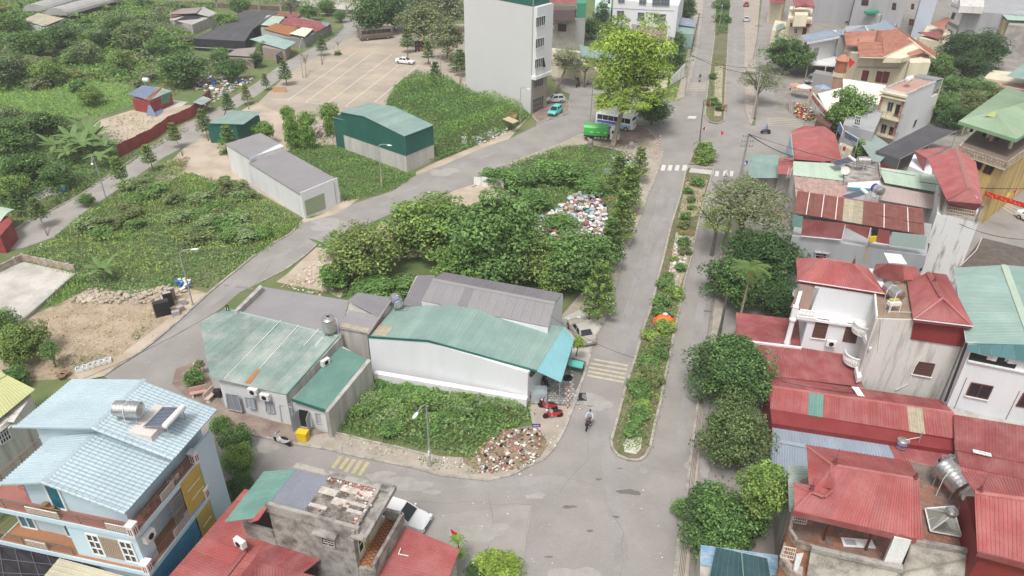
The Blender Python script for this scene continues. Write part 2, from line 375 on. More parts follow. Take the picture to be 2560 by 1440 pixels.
flat('wild_land',[(0,780),(125,770),(185,700),(330,690),(640,640),(752,555),(560,440),(440,430),(290,478),(60,625),(-60,660)],GRASSG,.008)
flat('wild_land',[(690,395),(740,366),(840,362),(1012,430),(1045,438),(987,478),(862,508),(845,470),(760,400)],GRASSG,.016)
flat('wild_land',[(965,262),(990,212),(1040,196),(1150,213),(1167,234),(1327,290),(1312,308),(1200,364),(1080,410),(1066,398)],GRASSG,.017)
flat('wild_land',[(1195,440),(1300,402),(1400,366),(1540,383),(1592,392),(1560,480),(1575,600),(1510,725),(1380,725),(1290,700),(1060,695),(850,745),(900,650),(1130,640),(1330,600),(1250,480)],GRASSG,.018)
# roads
flat('far_road',[(-200,708),(-10,604),(20,583),(77,552),(123,530),(197,490),(217,477),(277,437),(327,407),(383,363),(430,333),(467,307),(533,277),(587,240),(640,207),(690,170),(727,147),(773,123),(800,110),(833,90),(860,67),(853,45),(905,40),(935,60),(893,83),(853,107),(823,127),(773,150),(717,187),(673,217),(640,240),(523,313),(493,353),(460,367),(410,393),(357,430),(290,477),(240,510),(197,540),(133,593),(57,620),(0,627),(-200,760)],ASPH2,.020)
flat('lane',[(1340,315),(1273,347),(1207,370),(1107,413),(1040,437),(983,477),(873,513),(840,535),(757,553),(723,587),(673,613),(640,637),(523,733),(450,800),(400,843),(353,880),(300,913),(260,940),(330,1000),(540,1120),(700,1030),(520,930),(520,800),(600,730),(653,705),(683,690),(717,672),(750,648),(773,630),(793,610),(860,585),(1067,497),(1180,462),(1280,403),(1400,358),(1452,333)],ASPH,.024)
flat('road',[(1345,290),(1420,255),(1425,235),(1400,225),(1380,190),(1400,150),(1500,150),(1560,200),(1680,253),(1713,243),(1717,227),(1730,187),(1740,140),(1750,80),(1758,7),(1768,-80),(1872,-80),(1858,0),(1860,33),(1863,100),(1862,167),(1863,273),(1877,313),(1905,318),(1918,290),(1985,295),(2010,310),(1960,380),(1880,420),(1860,447),(1813,570),(1803,630),(1783,780),(1773,847),(1745,1000),(1730,1120),(1717,1227),(1697,1347),(1680,1560),(900,1560),(950,1280),(560,1230),(520,1060),(560,1066),(640,1090),(740,1112),(807,1122),(887,1140),(960,1155),(1033,1170),(1107,1190),(1220,1202),(1280,1188),(1320,1167),(1357,1150),(1380,1127),(1403,1090),(1413,1070),(1437,1007),(1453,960),(1467,917),(1483,857),(1510,800),(1527,757),(1543,697),(1557,647),(1580,597),(1605,530),(1617,493),(1633,457),(1650,413),(1657,377),(1643,353),(1633,337),(1613,317),(1580,307),(1452,333),(1340,317)],ASPH,.028)
flat('side_road',[(1893,330),(1885,240),(1893,100),(1905,0),(1915,-80),(1975,-80),(1958,0),(1945,80),(1932,120),(1925,200),(1945,270),(1918,292),(1906,318)],ASPH,.024)
flat('back_street',[(2350,640),(2400,560),(2440,470),(2480,430),(2560,430),(2760,420),(2760,640),(2560,700),(2420,670)],ASPH,.020)
# pavements and verges
flat('pavement',[(1452,333),(1580,307),(1613,317),(1633,337),(1643,353),(1657,377),(1650,413),(1633,457),(1617,493),(1605,530),(1580,597),(1557,647),(1543,697),(1527,757),(1510,800),(1483,857),(1467,917),(1453,960),(1437,1007),(1413,1070),(1403,1090),(1380,1127),(1357,1150),(1345,1120),(1320,1010),(1325,960),(1395,800),(1480,700),(1540,560),(1590,430),(1560,380),(1470,360),(1400,372),(1280,415),(1180,468),(1180,462),(1280,403),(1400,358)],PAVE,.12)
flat('verge',[(1357,1150),(1320,1167),(1280,1188),(1220,1202),(1107,1190),(1033,1170),(960,1155),(887,1140),(807,1122),(740,1112),(640,1090),(560,1066),(560,1035),(700,1050),(822,1082),(900,1095),(1100,1140),(1250,1150),(1340,1080)],PAVE,.114)
flat('brick_pavement',[(560,1066),(640,1090),(740,1108),(760,1090),(822,1082),(704,1058),(560,1020),(500,900),(440,920),(430,960),(520,1040)],BRICKPAVE,.125)
flat('pavement',[(520,733),(450,800),(400,843),(353,880),(300,913),(260,940),(200,952),(185,935),(290,895),(350,850),(430,790),(480,735)],SAND,.11)
flat('pavement',[(1327,287),(1273,347),(1207,370),(1107,413),(1040,437),(1040,430),(1090,405),(1200,360),(1290,320)],SAND,.035)
flat('pavement',[(1331,287),(1345,306),(1420,285),(1425,262),(1412,242),(1370,230),(1362,265)],BRICKPAVE,.10)
flat('brick_pavement',[(1470,330),(1580,307),(1613,317),(1633,337),(1640,350),(1560,362),(1460,352)],BRICKPAVE,.125)
flat('pavement',[(1713,243),(1717,227),(1730,187),(1740,140),(1750,80),(1758,7),(1768,-80),(1752,-80),(1738,7),(1728,80),(1716,140),(1706,187),(1690,245),(1680,253)],PAVE,.12)
flat('pavement',[(1858,0),(1860,33),(1863,100),(1862,167),(1863,273),(1877,313),(1884,300),(1886,240),(1892,100),(1900,0),(1910,-80),(1872,-80)],PAVE,.12)
flat('pavement',[(1745,1010),(1730,1120),(1717,1227),(1697,1347),(1680,1560),(1712,1560),(1728,1347),(1742,1210),(1750,1120),(1758,1010)],PAVE,.12)
flat('pavement',[(1783,780),(1773,847),(1760,930),(1776,930),(1792,840),(1812,760),(1850,560),(1830,560),(1803,640)],PAVE,.12)
flat('driveway',[(1395,800),(1480,760),(1512,798),(1483,857),(1467,917),(1453,960),(1430,1000),(1380,1000),(1325,975),(1395,860)],CONC,.135)
flat('paved_entrance',[(780,545),(845,520),(850,505),(900,495),(870,517),(840,535),(757,557),(756,547)],SAND,.03)
# stains, dust and patches on the asphalt
def blob(name,cx,cy,rx,ry,mat,z,rot=0.,seed=0,n=22):
 r=random.Random(seed or int(cx*7+cy));c=U(cx,cy,z);pts=[]
 ph=[r.random()*6.28 for _ in range(4)]
 sx=depth(c)/F;sy=(U(cx,cy-1,z)-U(cx,cy,z)).length
 for k in range(n):
  a=2*math.pi*k/n;q=1+.18*math.sin(2*a+ph[0])+.14*math.sin(3*a+ph[1])+.10*math.sin(5*a+ph[2])+.07*math.sin(8*a+ph[3])
  x,y=math.cos(a)*rx*sx*q,math.sin(a)*ry*sy*q
  pts.append((c.x+x*math.cos(rot)-y*math.sin(rot),c.y+x*math.sin(rot)+y*math.cos(rot),z))
 return MB().poly(pts).mk(name,mat,kind='structure')
for i,(x,y,a,b)in enumerate([(1020,1210,60,16),(950,1190,35,12),(1440,1440,60,25),(1760,1170,14,22),(1490,1005,36,20),(1080,1230,20,6),(1340,1240,25,7),(1110,430,34,10),(1730,1160,20,12),(1210,1330,70,22),(820,560,50,14),(640,1120,60,14)]):
 blob('dust_patch',x,y,a,b,DUST,.034+i*.0004)
OIL=M('oil_stain',(.16,.145,.135),.85,fine=.1)
for i,(x,y,a,b)in enumerate([(1497,1198,9,2.4),(1550,1171,6,2),(1423,1267,20,3.6),(1573,1230,28,7),(1475,1327,7,3.6),(1540,1292,9,3),(1768,778,9,2.5),(1372,1392,10,2.5),(870,1295,15,3.5),(1475,1015,8,1.5),(1200,1155,6,2)]):
 blob('oil_stain',x,y,a,b,OIL,.036+i*.0004)
rr_=random.Random(9);MBK=MB()
def crack(px,w=.022,z=.033):
 P=UU(px,z)
 for a,b in zip(P,P[1:]):
  n=max(1,int((b-a).length/1.2));q=a
  for i in range(n):
   e=lerp(a,b,(i+1)/n);s_=Vector((-(b-a).y,(b-a).x,0)).normalized();e=e+s_*rr_.uniform(-.16,.16)if i<n-1 else b
   s_=s_*w*rr_.uniform(.4,1);MBK.poly([q-s_,e-s_,e+s_,q+s_]);q=e
for pl in([(1000,1250),(1330,1262)],[(1330,1262),(1300,1440)],[(1390,1180),(1500,1220),(1560,1330),(1550,1440)],[(1220,1230),(1240,1330),(1180,1440)],[(1600,1160),(1700,1180)],[(690,640),(600,760),(470,880)],[(1660,330),(1740,340)],[(1480,1010),(1470,1150),(1400,1230)],[(1640,480),(1620,620),(1560,800)]):crack(pl)
MBK.mk('asphalt_cracks',CRK,kind='stuff')
for k,(a,b,w_)in enumerate((((1660,470),(1520,950),.9),((1690,470),(1555,950),.9),((1785,560),(1700,1100),.8),((1500,1000),(1560,1430),1.1),((1440,1200),(1000,1210),1.),((1760,60),(1735,240),1.),((1838,60),(1835,290),1.),((980,500),(620,680),.9),((600,700),(350,900),.9),((1260,370),(1010,480),.8))):
 P=[lerp(U(*a,.0305+k*.0003),U(*b,.0305+k*.0003),i/14)for i in range(15)];s_=Vector((-(P[-1]-P[0]).y,(P[-1]-P[0]).x,0)).normalized();MB().poly([p-s_*w_*(.5+.06*math.sin(i*1.7+k))for i,p in enumerate(P)]+[p+s_*w_*(.5+.06*math.sin(i*1.3+k*2))for i,p in enumerate(P)][::-1]).mk('dusty_track',SPK,kind='structure')
def manhole(x,y,r=.35,lab=None):
 c=U(x,y,.03);t=thing('manhole_cover',lab,'manhole cover',c)
 MB().lathe(c,[(r,0),(r,.012),(r*.86,.014),(r*.86,.008),(r*.1,.008)],18).mk('rim',STEELD,t)
 m=MB();
 for k in range(-2,3):m.box(c+Vector((k*r*.3,0,.016)),(.05,r*1.3,.01))
 m.mk('tread_bars',CONCP,t)
manhole(721,628,.55,'pale round manhole cover in the lane left of the leafy lot');manhole(1609,1178,.38,'faint round manhole cover below the tip of the long median')
manhole(368,909,.4,'grey manhole cover in the lane above the pale blue roof');manhole(981,494,.35,'dark manhole cover in the lane by the green and grey warehouse')
manhole(1438,945,.3,'small round cover in the kerb strip beside the pale yellow stripes')
c=U(1454,992,.04);gr=thing('drain_grate','black square drain grate at the kerb below the pale yellow stripes','drain grate',c)
m=MB()
for k in range(9):m.box(c+Vector((-.4+k*.1,.0,.0)),(.04,1.,.03),R(0))
m.bar(c+Vector((-.45,-.5,.01)),c+Vector((.45,-.5,.01)),.07,.04);m.bar(c+Vector((-.45,.5,.01)),c+Vector((.45,.5,.01)),.07,.04);m.mk('grating',CABLE,gr)
MB().box(c-UP*.02,(.9,1.05,.02)).mk('pit',DARK,gr)
# painted marks
def stripe(a,b,w,mat,z=.040,name='road_marking',par=None,label=None):
 a,b=U(*a,z),U(*b,z);d=(b-a).normalized();s=Vector((-d.y,d.x,0))*w/2
 return MB().poly([a-s,b-s,b+s,a+s]).mk(name,mat,par,kind='structure'if par is None else None,label=label)
for(a,b)in[((1484,898),(1571,914)),((1476,908),(1568,924)),((1472,918),(1564,935)),((1470,928),(1562,945)),((1468,938),(1559,955))]:stripe(a,b,.26,YLINE2)
for(a,b)in[((852,1141),(832,1170)),((870,1145),(850,1173)),((886,1148),(864,1180)),((903,1151),(882,1183)),((920,1155),(898,1188))]:stripe(a,b,.32,YLINE)
for(x0,x1)in[(1652,1662),(1669,1679),(1687,1697),(1705,1716)]:
 flat('road_marking',[(x0+3,412),(x1+3,413),(x1-1,427),(x0-1,426)],WLINE,.041)
for(x0,x1)in[(1788,1797),(1808,1817),(1825,1833)]:flat('road_marking',[(x0+1,427),(x1+1,428),(x1-1,441),(x0-1,440)],WLINE,.041)
for y in(209,213,217,221,225):stripe((1722-(y-209)*.3,y),(1764,y+1),.35,YLINE2)
for k in range(5):stripe((1918,295+k*4.3),(2012-k*2,300+k*4.6),.22,YLINE2)
for k in range(5):stripe((2478+k*8,500+k*1.5),(2560+k*8,552-k*9),.25,YLINE2)
for y in(483,487.5,492,497):stripe((1772,y),(1800,y+1),.25,YLINE2)
flat('road_patch',[(1722,290),(1742,290),(1738,297),(1718,296)],WLINE,.038)
flat('road_patch',[(970,1300),(1330,1262),(1300,1440),(1250,1520),(900,1520)],ASPH2,.0292)
stripe((560,712),(632,722),.35,PATCHM,.032);stripe((1583,680),(1600,700),.12,PATCHM,.032)
park=[[(893,128),(720,250),(683,248)],[(980,136),(933,131),(763,256),(807,260)],[(980,136),(817,259)],[(995,163),(863,266),(880,268)],[(1045,163),(937,255)],[(1045,163),(1075,172)]]
for pl in park:
 for a,b in zip(pl,pl[1:]):stripe(a,b,.17,WLINE,.024+random.random()*.003)
for k in range(5):stripe((830+k*24,152+k*2),(838+k*24,146+k*2),.05,PATCHM,.02)
# kerbs: each stone its own piece where it shows
KERBS=[]
def kerb(px,name,label=None,w=.24,h=.15,L=1.,stones=True,z=.0):
 P=UU(px);k=MB();total=0
 base=bpy.data.objects.new(name,None);COL.objects.link(base);base['kind']='structure';base.location=P[0]
 n=0
 for a,b in zip(P,P[1:]):
  d=b-a;m=max(1,int(round(d.length/L)))
  for i in range(m):
   p,q=lerp(a,b,(i+.02)/m),lerp(a,b,(i+.98)/m);j=random.uniform(-.012,.012)
   p=p+UP*(h/2+j);q=q+UP*(h/2+j)
   if stones and n<110:MB().bar(p,q,w,h).mk('kerb_stone',KERB,base)
   else:k.bar(p,q,w,h)
   n+=1
 if k.v:k.mk('kerb_stones',KERB,base,kind='stuff')
 return base
kerb([(1452,333),(1580,307),(1613,317),(1633,337),(1643,353),(1657,377),(1650,413),(1633,457),(1617,493),(1605,530),(1580,597),(1557,647),(1543,697),(1527,757),(1510,800),(1483,857),(1467,917),(1453,960)][::-1],'kerb')
kerb([(1453,960),(1437,1007),(1413,1070),(1403,1090),(1380,1127),(1357,1150),(1320,1167),(1280,1188),(1220,1202),(1107,1190),(1033,1170),(960,1155),(887,1140),(807,1122),(740,1112),(640,1090),(560,1066)],'kerb')
kerb([(1680,1500),(1697,1347),(1717,1227),(1730,1120),(1745,1010),(1773,847),(1783,780),(1803,640),(1830,560)],'kerb',L=1.)
kerb([(640,637),(583,683),(523,733),(450,800),(400,843),(353,880),(300,913),(260,940)][::-1],'kerb')
kerb([(673,613),(723,587),(757,553)],'kerb',h=.1)
kerb([(653,705),(683,690),(717,672),(750,648),(773,630),(793,610)],'kerb',h=.1)
kerb([(1680,253),(1713,243),(1717,227),(1730,187),(1740,140),(1750,80),(1758,7)],'kerb',L=1.5)
kerb([(1877,313),(1863,273),(1862,167),(1863,100),(1860,33),(1858,0)],'kerb',L=1.5)
kerb([(1331,290),(1345,308),(1400,292),(1422,280),(1424,262),(1412,244)],'kerb')
kerb([(20,583),(77,552),(123,530),(197,490),(277,437),(383,363),(467,307)],'kerb',L=1.3,h=.1)
MED1=[(1720,420),(1713,433),(1702,487),(1677,567),(1660,640),(1645,697),(1627,773),(1610,817),(1590,890),(1565,967),(1543,1050),(1528,1103),(1530,1123),(1543,1140),(1570,1152),(1597,1153),(1613,1143),(1625,1120),(1637,1060),(1650,1010),(1657,967),(1670,910),(1683,840),(1697,780),(1710,707),(1727,647),(1743,570),(1755,520),(1772,465),(1783,423)]
MED2=[(1737,370),(1747,365),(1780,367),(1790,387),(1783,413),(1723,410)]
MED3=[(1790,-60),(1787,90),(1780,140),(1770,213),(1762,290),(1773,305),(1793,310),(1810,303),(1813,213),(1818,140),(1820,90),(1832,-60)]
for q,sz in((MED1,.85),(MED2,.8),(MED3,1.4)):
 flat('median_soil',q,SOIL,.13);kerb(q[::-1]+[q[-1]],'median_kerb',L=sz,w=.22,h=.2)
flat('median_slab',[(1558,1110),(1575,1080),(1605,1085),(1603,1120),(1590,1135),(1562,1130)],CONC,.15)
flat('median_slab',[(1562,1090),(1572,1050),(1590,1055),(1585,1080)],CONC,.16)
flat('median_slab',[(1727,420),(1785,425),(1783,437),(1722,431)],CONC,.16)
flat('median_slab',[(1597,970),(1612,966),(1610,985),(1594,988)],CONC,.155)
flat('median_slab',[(1700,566),(1740,575),(1738,586),(1692,580)],M('red_soil',(.26,.14,.09),.95),.15)
flat('garden_soil',[(1690,580),(1735,595),(1722,650),(1700,720),(1668,700)],SAND,.15)
flat('garden_soil',[(1715,455),(1770,450),(1745,540),(1695,545)],DIRT,.148)
flat('median_slab',[(1787,165),(1808,165),(1803,290),(1785,290)],SAND,.15)
# paving blocks of the shop forecourt, the nearest ones piece by piece
blk=M('paving_block',(.42,.41,.38),.9,col2=(.20,.19,.175),scale=2.5,amt=.8,rand=.2)
gf=bpy.data.objects.new('forecourt',None);COL.objects.link(gf);gf['kind']='structure';gf.location=U(1400,960)
a,b,c_=U(1345,1000,.14),U(1425,1002,.14),U(1360,925,.14)
ux=(b-a).normalized();uy=Vector((-ux.y,ux.x,0));n=0
flat('forecourt_bed',[(1318,1010),(1425,1015),(1470,905),(1385,880)],M('joint_dirt',(.16,.15,.135),.95),.136)
for i in range(-2,19):
 for j in range(-1,26):
  p=a+ux*(i*.34+(j%2)*.17)+uy*(j*.34)
  if n>=300 or(i*7+j*3)%11==0:continue
  MB().lathe(p+UP*.0,[(.165,0),(.16,.02+random.random()*.008)],6).mk('paving_block',blk,gf);n+=1
# kerb of the weedy plot and its small rubble
kerb([(822,1082),(870,1092),(930,1108),(1000,1122),(1060,1140)],'plot_edging',w=.18,h=.22,L=.9)
# ---- buildings, left and centre
def on3(p,q,r,x,y,off=0.):n=nrm(p,q,r);n=n if n.z>0 else-n;return plane(x,y,p+n*off,n)
class Frame:
 """local axes of a building: s along o->a, t square to it on the side of b"""
 def __init__(f,o,a,b):
  o,a,b=U(*o),U(*a),U(*b);f.o=Vector((o.x,o.y,0));f.x=Vector((a.x-o.x,a.y-o.y,0)).normalized()
  f.y=Vector((-f.x.y,f.x.x,0));
  if f.y.dot(b-o)<0:f.y=-f.y
 def __call__(f,s,t,z):return f.o+f.x*s+f.y*t+UP*z
 def rz(f):return math.atan2(f.x.y,f.x.x)
 def rect(f,s0,s1,t0,t1,z):return[f(s0,t0,z),f(s1,t0,z),f(s1,t1,z),f(s0,t1,z)]
def P3(l):return[U(*p)for p in l]
def house(name,label,cat,top,z0,mat,group=None,cap=True):
 l=P3(top)if len(top[0])==3 and not isinstance(top[0],Vector)else top
 c=Vector((sum(p.x for p in l)/len(l),sum(p.y for p in l)/len(l),z0));t=thing(name,label,cat,c,group=group)
 walls(l,z0,mat,t,cap=cap);return t,l
def fbox(f,s0,s1,t0,t1,z0,z1):
 m=MB();m.prism(f.rect(s0,s1,t0,t1,z1),z0);m.poly(f.rect(s0,s1,t0,t1,z0));return m
def tank_h(c,d,r,L,label,legs=.5,mat=None,band=None,lettering=False):
 """horizontal stainless water tank on a frame; c = centre of barrel, d = axis"""
 c=Vector(c);d=Vector(d).normalized();t=thing('water_tank',label,'water tank',c-UP*(r+legs));q=d.to_track_quat('Z','X').to_matrix()
 pr=[(.12*r,-L/2-.16*r),(.6*r,-L/2-.12*r),(.93*r,-L/2),(r,-L/2+.06*r)]
 for k in range(7):z=-L/2+L*(k+.5)/7;pr+=[(r,z-.03*L),(r*1.015,z),(r,z+.03*L)]
 pr+=[(r,L/2-.06*r),(.93*r,L/2),(.6*r,L/2+.12*r),(.12*r,L/2+.16*r)]
 b=MB().lathe(c,pr,20,q).mk('barrel',mat or STEEL,t,smooth=True)
 MB().cyl(c+UP*r*.96,c+UP*r*1.09,.2*r,.18*r,12).mk('lid',STEELD,b)
 s=d.cross(UP).normalized();m=MB()
 for a in(-1,1):
  for e in(-1,1):
   p=c+d*a*L*.36+s*e*r*.7;m.bar(p-UP*(r+legs),p-UP*r*.55,.045)
  m.bar(c+d*a*L*.36-s*r*.75-UP*r*.72,c+d*a*L*.36+s*r*.75-UP*r*.72,.05)
 for e in(-1,1):
  for z in(r*.72,r+legs-.04):m.bar(c-d*L*.4+s*e*r*.7-UP*z,c+d*L*.4+s*e*r*.7-UP*z,.04)
 m.mk('stand',STEELD,t)
 MB().tube([c+UP*r*1.05+d*.1,c+UP*r*1.2+s*r*.6,c+s*r*1.15+UP*.1,c+s*r*1.15-UP*(r+legs*.9)],.022).mk('pipe',ACW,t)
 if band is not None:
  m=MB().lathe(c,[(r*1.02,-L/2+.02),(r*1.03,-L/2+.03),(r*1.03,-L/2+.24*L),(r*1.02,-L/2+.25*L)],20,q);m.mk('printed_band',band,b)
 if lettering:
  m=MB()
  for k in range(8):
   a=R(25+k*16);p=c+q@Vector((math.sin(a)*r*1.04,-math.cos(a)*r*1.04,-L/2+.135*L))
   a2=-R(60)+k*R(17);up=UP;v=s*math.sin(a2)+up*math.cos(a2);p=c-d*(L/2-.135*L)+v*r*1.045
   tn=(s*math.cos(a2)-up*math.sin(a2));m.bar(p-tn*.02-d*.04*L,p-tn*.02+d*.05*L,.03,.01)
   if k%2==0:m.bar(p-tn*.02+d*.05*L,p+tn*.07+d*.05*L,.03,.01)
   else:m.bar(p-tn*.02,p+tn*.07,.03,.01)
  m.mk('lettering',FRAME,b)
  e=-R(-48);v=s*math.sin(e)+UP*math.cos(e);p=c+d*L*.17+v*r*1.02;tn=(s*math.cos(e)-UP*math.sin(e))
  MB().slab([p-d*.22*L-tn*.14*r,p+d*.22*L-tn*.14*r,p+d*.22*L+tn*.14*r,p-d*.22*L+tn*.14*r],.012,v).mk('name_plate',M('plate_blue',(.03,.05,.32),.5),b)
 return t
def tank_v(p,r,h,label,legs=.35,band=None,open_top=False):
 p=Vector(p);t=thing('water_tank',label,'water tank',p);c=p+UP*legs
 pr=[(r*.9,0),(r,.04)]
 for k in range(5):z=h*(k+.6)/5.6;pr+=[(r,z-.06*h),(r*1.03,z-.02*h),(r*1.03,z+.02*h),(r,z+.06*h)]
 pr+=[(r,h*.97),(r*.85,h*1.03),(r*.3,h*1.09),(r*.3,h*1.12),(r*.26,h*1.12)]
 b=MB().lathe(c,pr,22).mk('barrel',STEEL,t,smooth=True)
 MB().lathe(c,[(r*.24,h*1.121),(r*.24,h*1.13),(.01,h*1.131)],16).mk('hatch'if open_top else 'lid',DARK if open_top else STEEL,b)
 m=MB()
 for k in range(4):a=R(45+90*k);q=p+Vector((math.cos(a)*r*.9,math.sin(a)*r*.9,0));m.bar(q,q+UP*legs,.05)
 m.lathe(p+UP*legs*.85,[(r*.85,0),(r*1.,0),(r*1.,.05),(r*.85,.05)],16);m.mk('stand',STEELD,t)
 MB().tube([c+Vector((r*.7,-.05,h)),c+Vector((r*1.25,-.05,h*.95)),c+Vector((r*1.25,-.05,-legs*.8))],.02).mk('pipe',ACW,t)
 if band is not None:MB().lathe(c,[(r*1.03,h*.28),(r*1.04,h*.29),(r*1.04,h*.5),(r*1.03,h*.51)],22).mk('printed_band',band,b)
 return t
BANDB=M('printed_blue',(.05,.06,.33),.5,col2=(.5,.5,.7),scale=9,amt=.6,contrast=(.55,.62))
def heater(c,d,back,label,L=1.9,w=1.5,r=.22,tilt=.75):
 """solar water heater: glass tube bank sloping down from a white tank. c = tank centre, d = tank axis, back = downhill direction"""
 c=Vector(c);d=Vector(d).normalized();e=Vector(back).normalized();t=thing('solar_heater',label,'solar water heater',c-UP*1.)
 MB().lathe(c,[(r*.3,-L/2-.05),(r*.9,-L/2),(r,-L/2+.05),(r,L/2-.05),(r*.9,L/2),(r*.3,L/2+.05)],16,d.to_track_quat('Z','X').to_matrix()).mk('tank',ACW,t,smooth=True)
 m=MB();a=c-UP*.12+e*.1;b=a+e*w-UP*tilt;n=14
 for k in range(n):o=d*(-L/2+.1+(L-.2)*k/(n-1));m.cyl(a+o,b+o,.028,n=6)
 m.mk('glass_tubes',M('solar_tube',(.10,.12,.16),.2,fine=0,spec=.6),t)
 MB().slab([a-d*L*.46-UP*.05,a+d*L*.46-UP*.05,b+d*L*.46-UP*.05,b-d*L*.46-UP*.05],.02).mk('reflector',M('reflector',(.38,.42,.52),.35,metal=.3),t)
 m=MB();m.bar(b-d*L/2,b+d*L/2,.08)
 for s in(-1,1):m.bar(c+d*s*L*.42,c+d*s*L*.42-UP*1.,.04);m.bar(b+d*s*L*.42,Vector((b.x,b.y,c.z-1))+d*s*L*.42,.04);m.bar(c+d*s*L*.42-UP*.98,Vector((b.x,b.y,c.z-.98))+d*s*L*.42,.035);m.bar(a+d*s*L*.48,b+d*s*L*.48,.04)
 m.mk('frame',STEELD,t);return t
def ac_unit(p,n,label,w=.85,parent=None):
 p=Vector(p);n=Vector(n).normalized();rz=math.atan2(n.y,n.x);t=thing('air_conditioner',label,'air conditioner',p)
 m=Matrix.Rotation(rz,3,'Z');MB().box(p,(.34,w,.58),rz).mk('casing',ACW,t)
 o=p+n*.18;q=n.to_track_quat('Z','Y').to_matrix();MB().lathe(o,[(.21,-.01),(.21,.03),(.18,.03),(.18,.0),(.02,.0)],16,q).mk('fan_grille',DARK,t)
 mb=MB();side=Vector((-n.y,n.x,0))
 for s in(-1,1):mb.bar(p+side*s*w*.32-UP*.31-n*.3,p+side*s*w*.32-UP*.31+n*.2,.04);mb.bar(p+side*s*w*.32-UP*.55-n*.25,p+side*s*w*.32-UP*.31+n*.1,.03)
 mb.mk('bracket',STEELD,t);return t
def balus(a,b,h,mat,parent,gap=.28,name='balustrade',r=.055):
 a,b=Vector(a),Vector(b);k=max(1,int((b-a).length/gap));m=MB();m.bar(a+UP*h,b+UP*h,.16,.10);m.bar(a+UP*.05,b+UP*.05,.16,.10)
 o=m.mk(name,mat,parent)
 for i in range(1,k):MB().lathe(lerp(a,b,i/k)+UP*.1,[(r*.7,0),(r*1.3,h*.3),(r*.6,h*.6),(r,h*.85)],6).mk('baluster',mat,o)
 return o
# --- the pale blue house at lower left
f=Frame((337,1342,7),(497,1150,7),(0,1243,7))
bh=thing('blue_house','pale blue two storey house with a terrace and tiled metal roofs, lower left','house',f(4,5,0))
m=fbox(f,1.35,8.25,1.3,10.6,0,7.);m.prism(f.rect(6.45,8.25,-.05,1.32,6.998),0);m.prism(f.rect(.25,1.4,.3,5.3,6.996),0)
m.mk('wall',BLUEW,bh)
fbox(f,6.45,8.3,-.06,.12,0,8.1).mk('end_wall',BLUEW,bh)
for z,nm in((7.,'terrace_floor'),(3.6,'balcony_floor')):
 pts=[f(0,0,z),f(6.45,0,z),f(6.45,11.2,z),f(0,11.2,z)]if z<7 else[f(0,0,z),f(6.45,0,z),f(8.3,.12,z),f(8.3,11.2,z),f(0,11.2,z)]
 MB().slab([p-UP*.02 for p in pts],.34).mk('slab',BLUEW,bh)
 MB().slab([lerp(p,f(4,5,z),.02)+UP*.02 for p in pts],.03).mk(nm,TERRA if z>6 else ORANGEF,bh)
# penthouse
m=fbox(f,.85,4.4,1.,8.,7,9.15);m.v[2:2]=[];m.mk('penthouse_wall',BLUEW,bh)
m=MB();A,B=f(.86,1.,9.1),f(.86,8.,9.35);pk=f(.86,5.2,10.1)
m.prism([f(.88,1.,9.14),f(.88,5.2,10.18),f(1.05,5.2,10.18),f(1.05,1.,9.14)],9.);m.prism([f(.881,5.2,10.18),f(.881,8.,9.4),f(1.05,8.,9.4),f(1.05,5.2,10.18)],9.);m.mk('gable',BLUEW,bh)
fbox(f,4.4,8.6,1.,9.9,7,9.75).mk('penthouse_wall',BLUEW,bh)
m=MB();m.prism([f(4.42,1.,9.8),f(4.42,4.7,11.),f(4.6,4.7,11.),f(4.6,1.,9.8)],9.7);m.prism([f(4.421,4.7,11.),f(4.421,9.9,9.95),f(4.6,9.9,9.95),f(4.6,4.7,11.)],9.7);m.mk('gable',BLUEW,bh)
NT=[0]
def tiled(p,mat,parent,cw=.26,ch=.42,wave=True,limit=150,name='roof_tile'):
 """tile courses over quad p (p0->p1 along the eave, p0->p3 up the slope); real stepped pieces"""
 p=[Vector(q)for q in p];W_=(p[1]-p[0]).length;H_=(p[3]-p[0]).length;a,b=int(round(W_/cw)),int(round(H_/ch));n=(p[1]-p[0]).cross(p[3]-p[0]).normalized()
 if n.z<0:n=-n
 MB().slab(p,.05,n).mk('roof_deck',M('blue_joint',(.30,.40,.46),.6),parent);rest=MB();k=0
 for j in range(b):
  for i in range(a):
   c=[bil(p,(i+x)/a,min(1,(j+y)/b))for x,y in((.03,0),(.97,0),(.97,1.05),(.03,1.05))]
   mid0,mid1=(c[0]+c[1])/2+n*.065,(c[2]+c[3])/2+n*.035
   mm=MB()if k<limit else rest
   q=mm.pts([c[0]+n*.03,mid0,c[1]+n*.03,c[2]+n*.012,mid1,c[3]+n*.012,c[0],c[1]])
   mm.f+=[(q,q+1,q+4,q+5),(q+1,q+2,q+3,q+4),(q+6,q+7,q+2,q+1,q)]
   if k<limit:mm.mk(name,mat,parent)
   k+=1
 if rest.v:rest.mk(name+'s',mat,parent,kind='stuff')
tiled([f(0,0,9.05),f(4.5,0,9.05),f(4.5,5.2,10.35),f(0,5.2,10.35)][0:1]+[f(4.5,-.05,9.05),f(4.5,5.2,10.35),f(0,5.2,10.35)],BLUET,bh,limit=150)
tiled([f(3.9,-.65,9.75),f(8.75,-.65,9.75),f(8.75,4.7,11.25),f(3.9,4.7,11.25)],BLUET,bh,limit=150)
slope([f(.1,8.8,9.25),f(4.6,8.8,9.25),f(4.6,5.2,10.35),f(0,5.2,10.35)],BLUET,bh,pitch=.21,h=.05,width=.9)
slope([f(4.2,11.1,9.95),f(9.2,11.1,9.95),f(8.9,4.7,11.25),f(3.9,4.7,11.25)],BLUET,bh,pitch=.21,h=.05,width=.9)
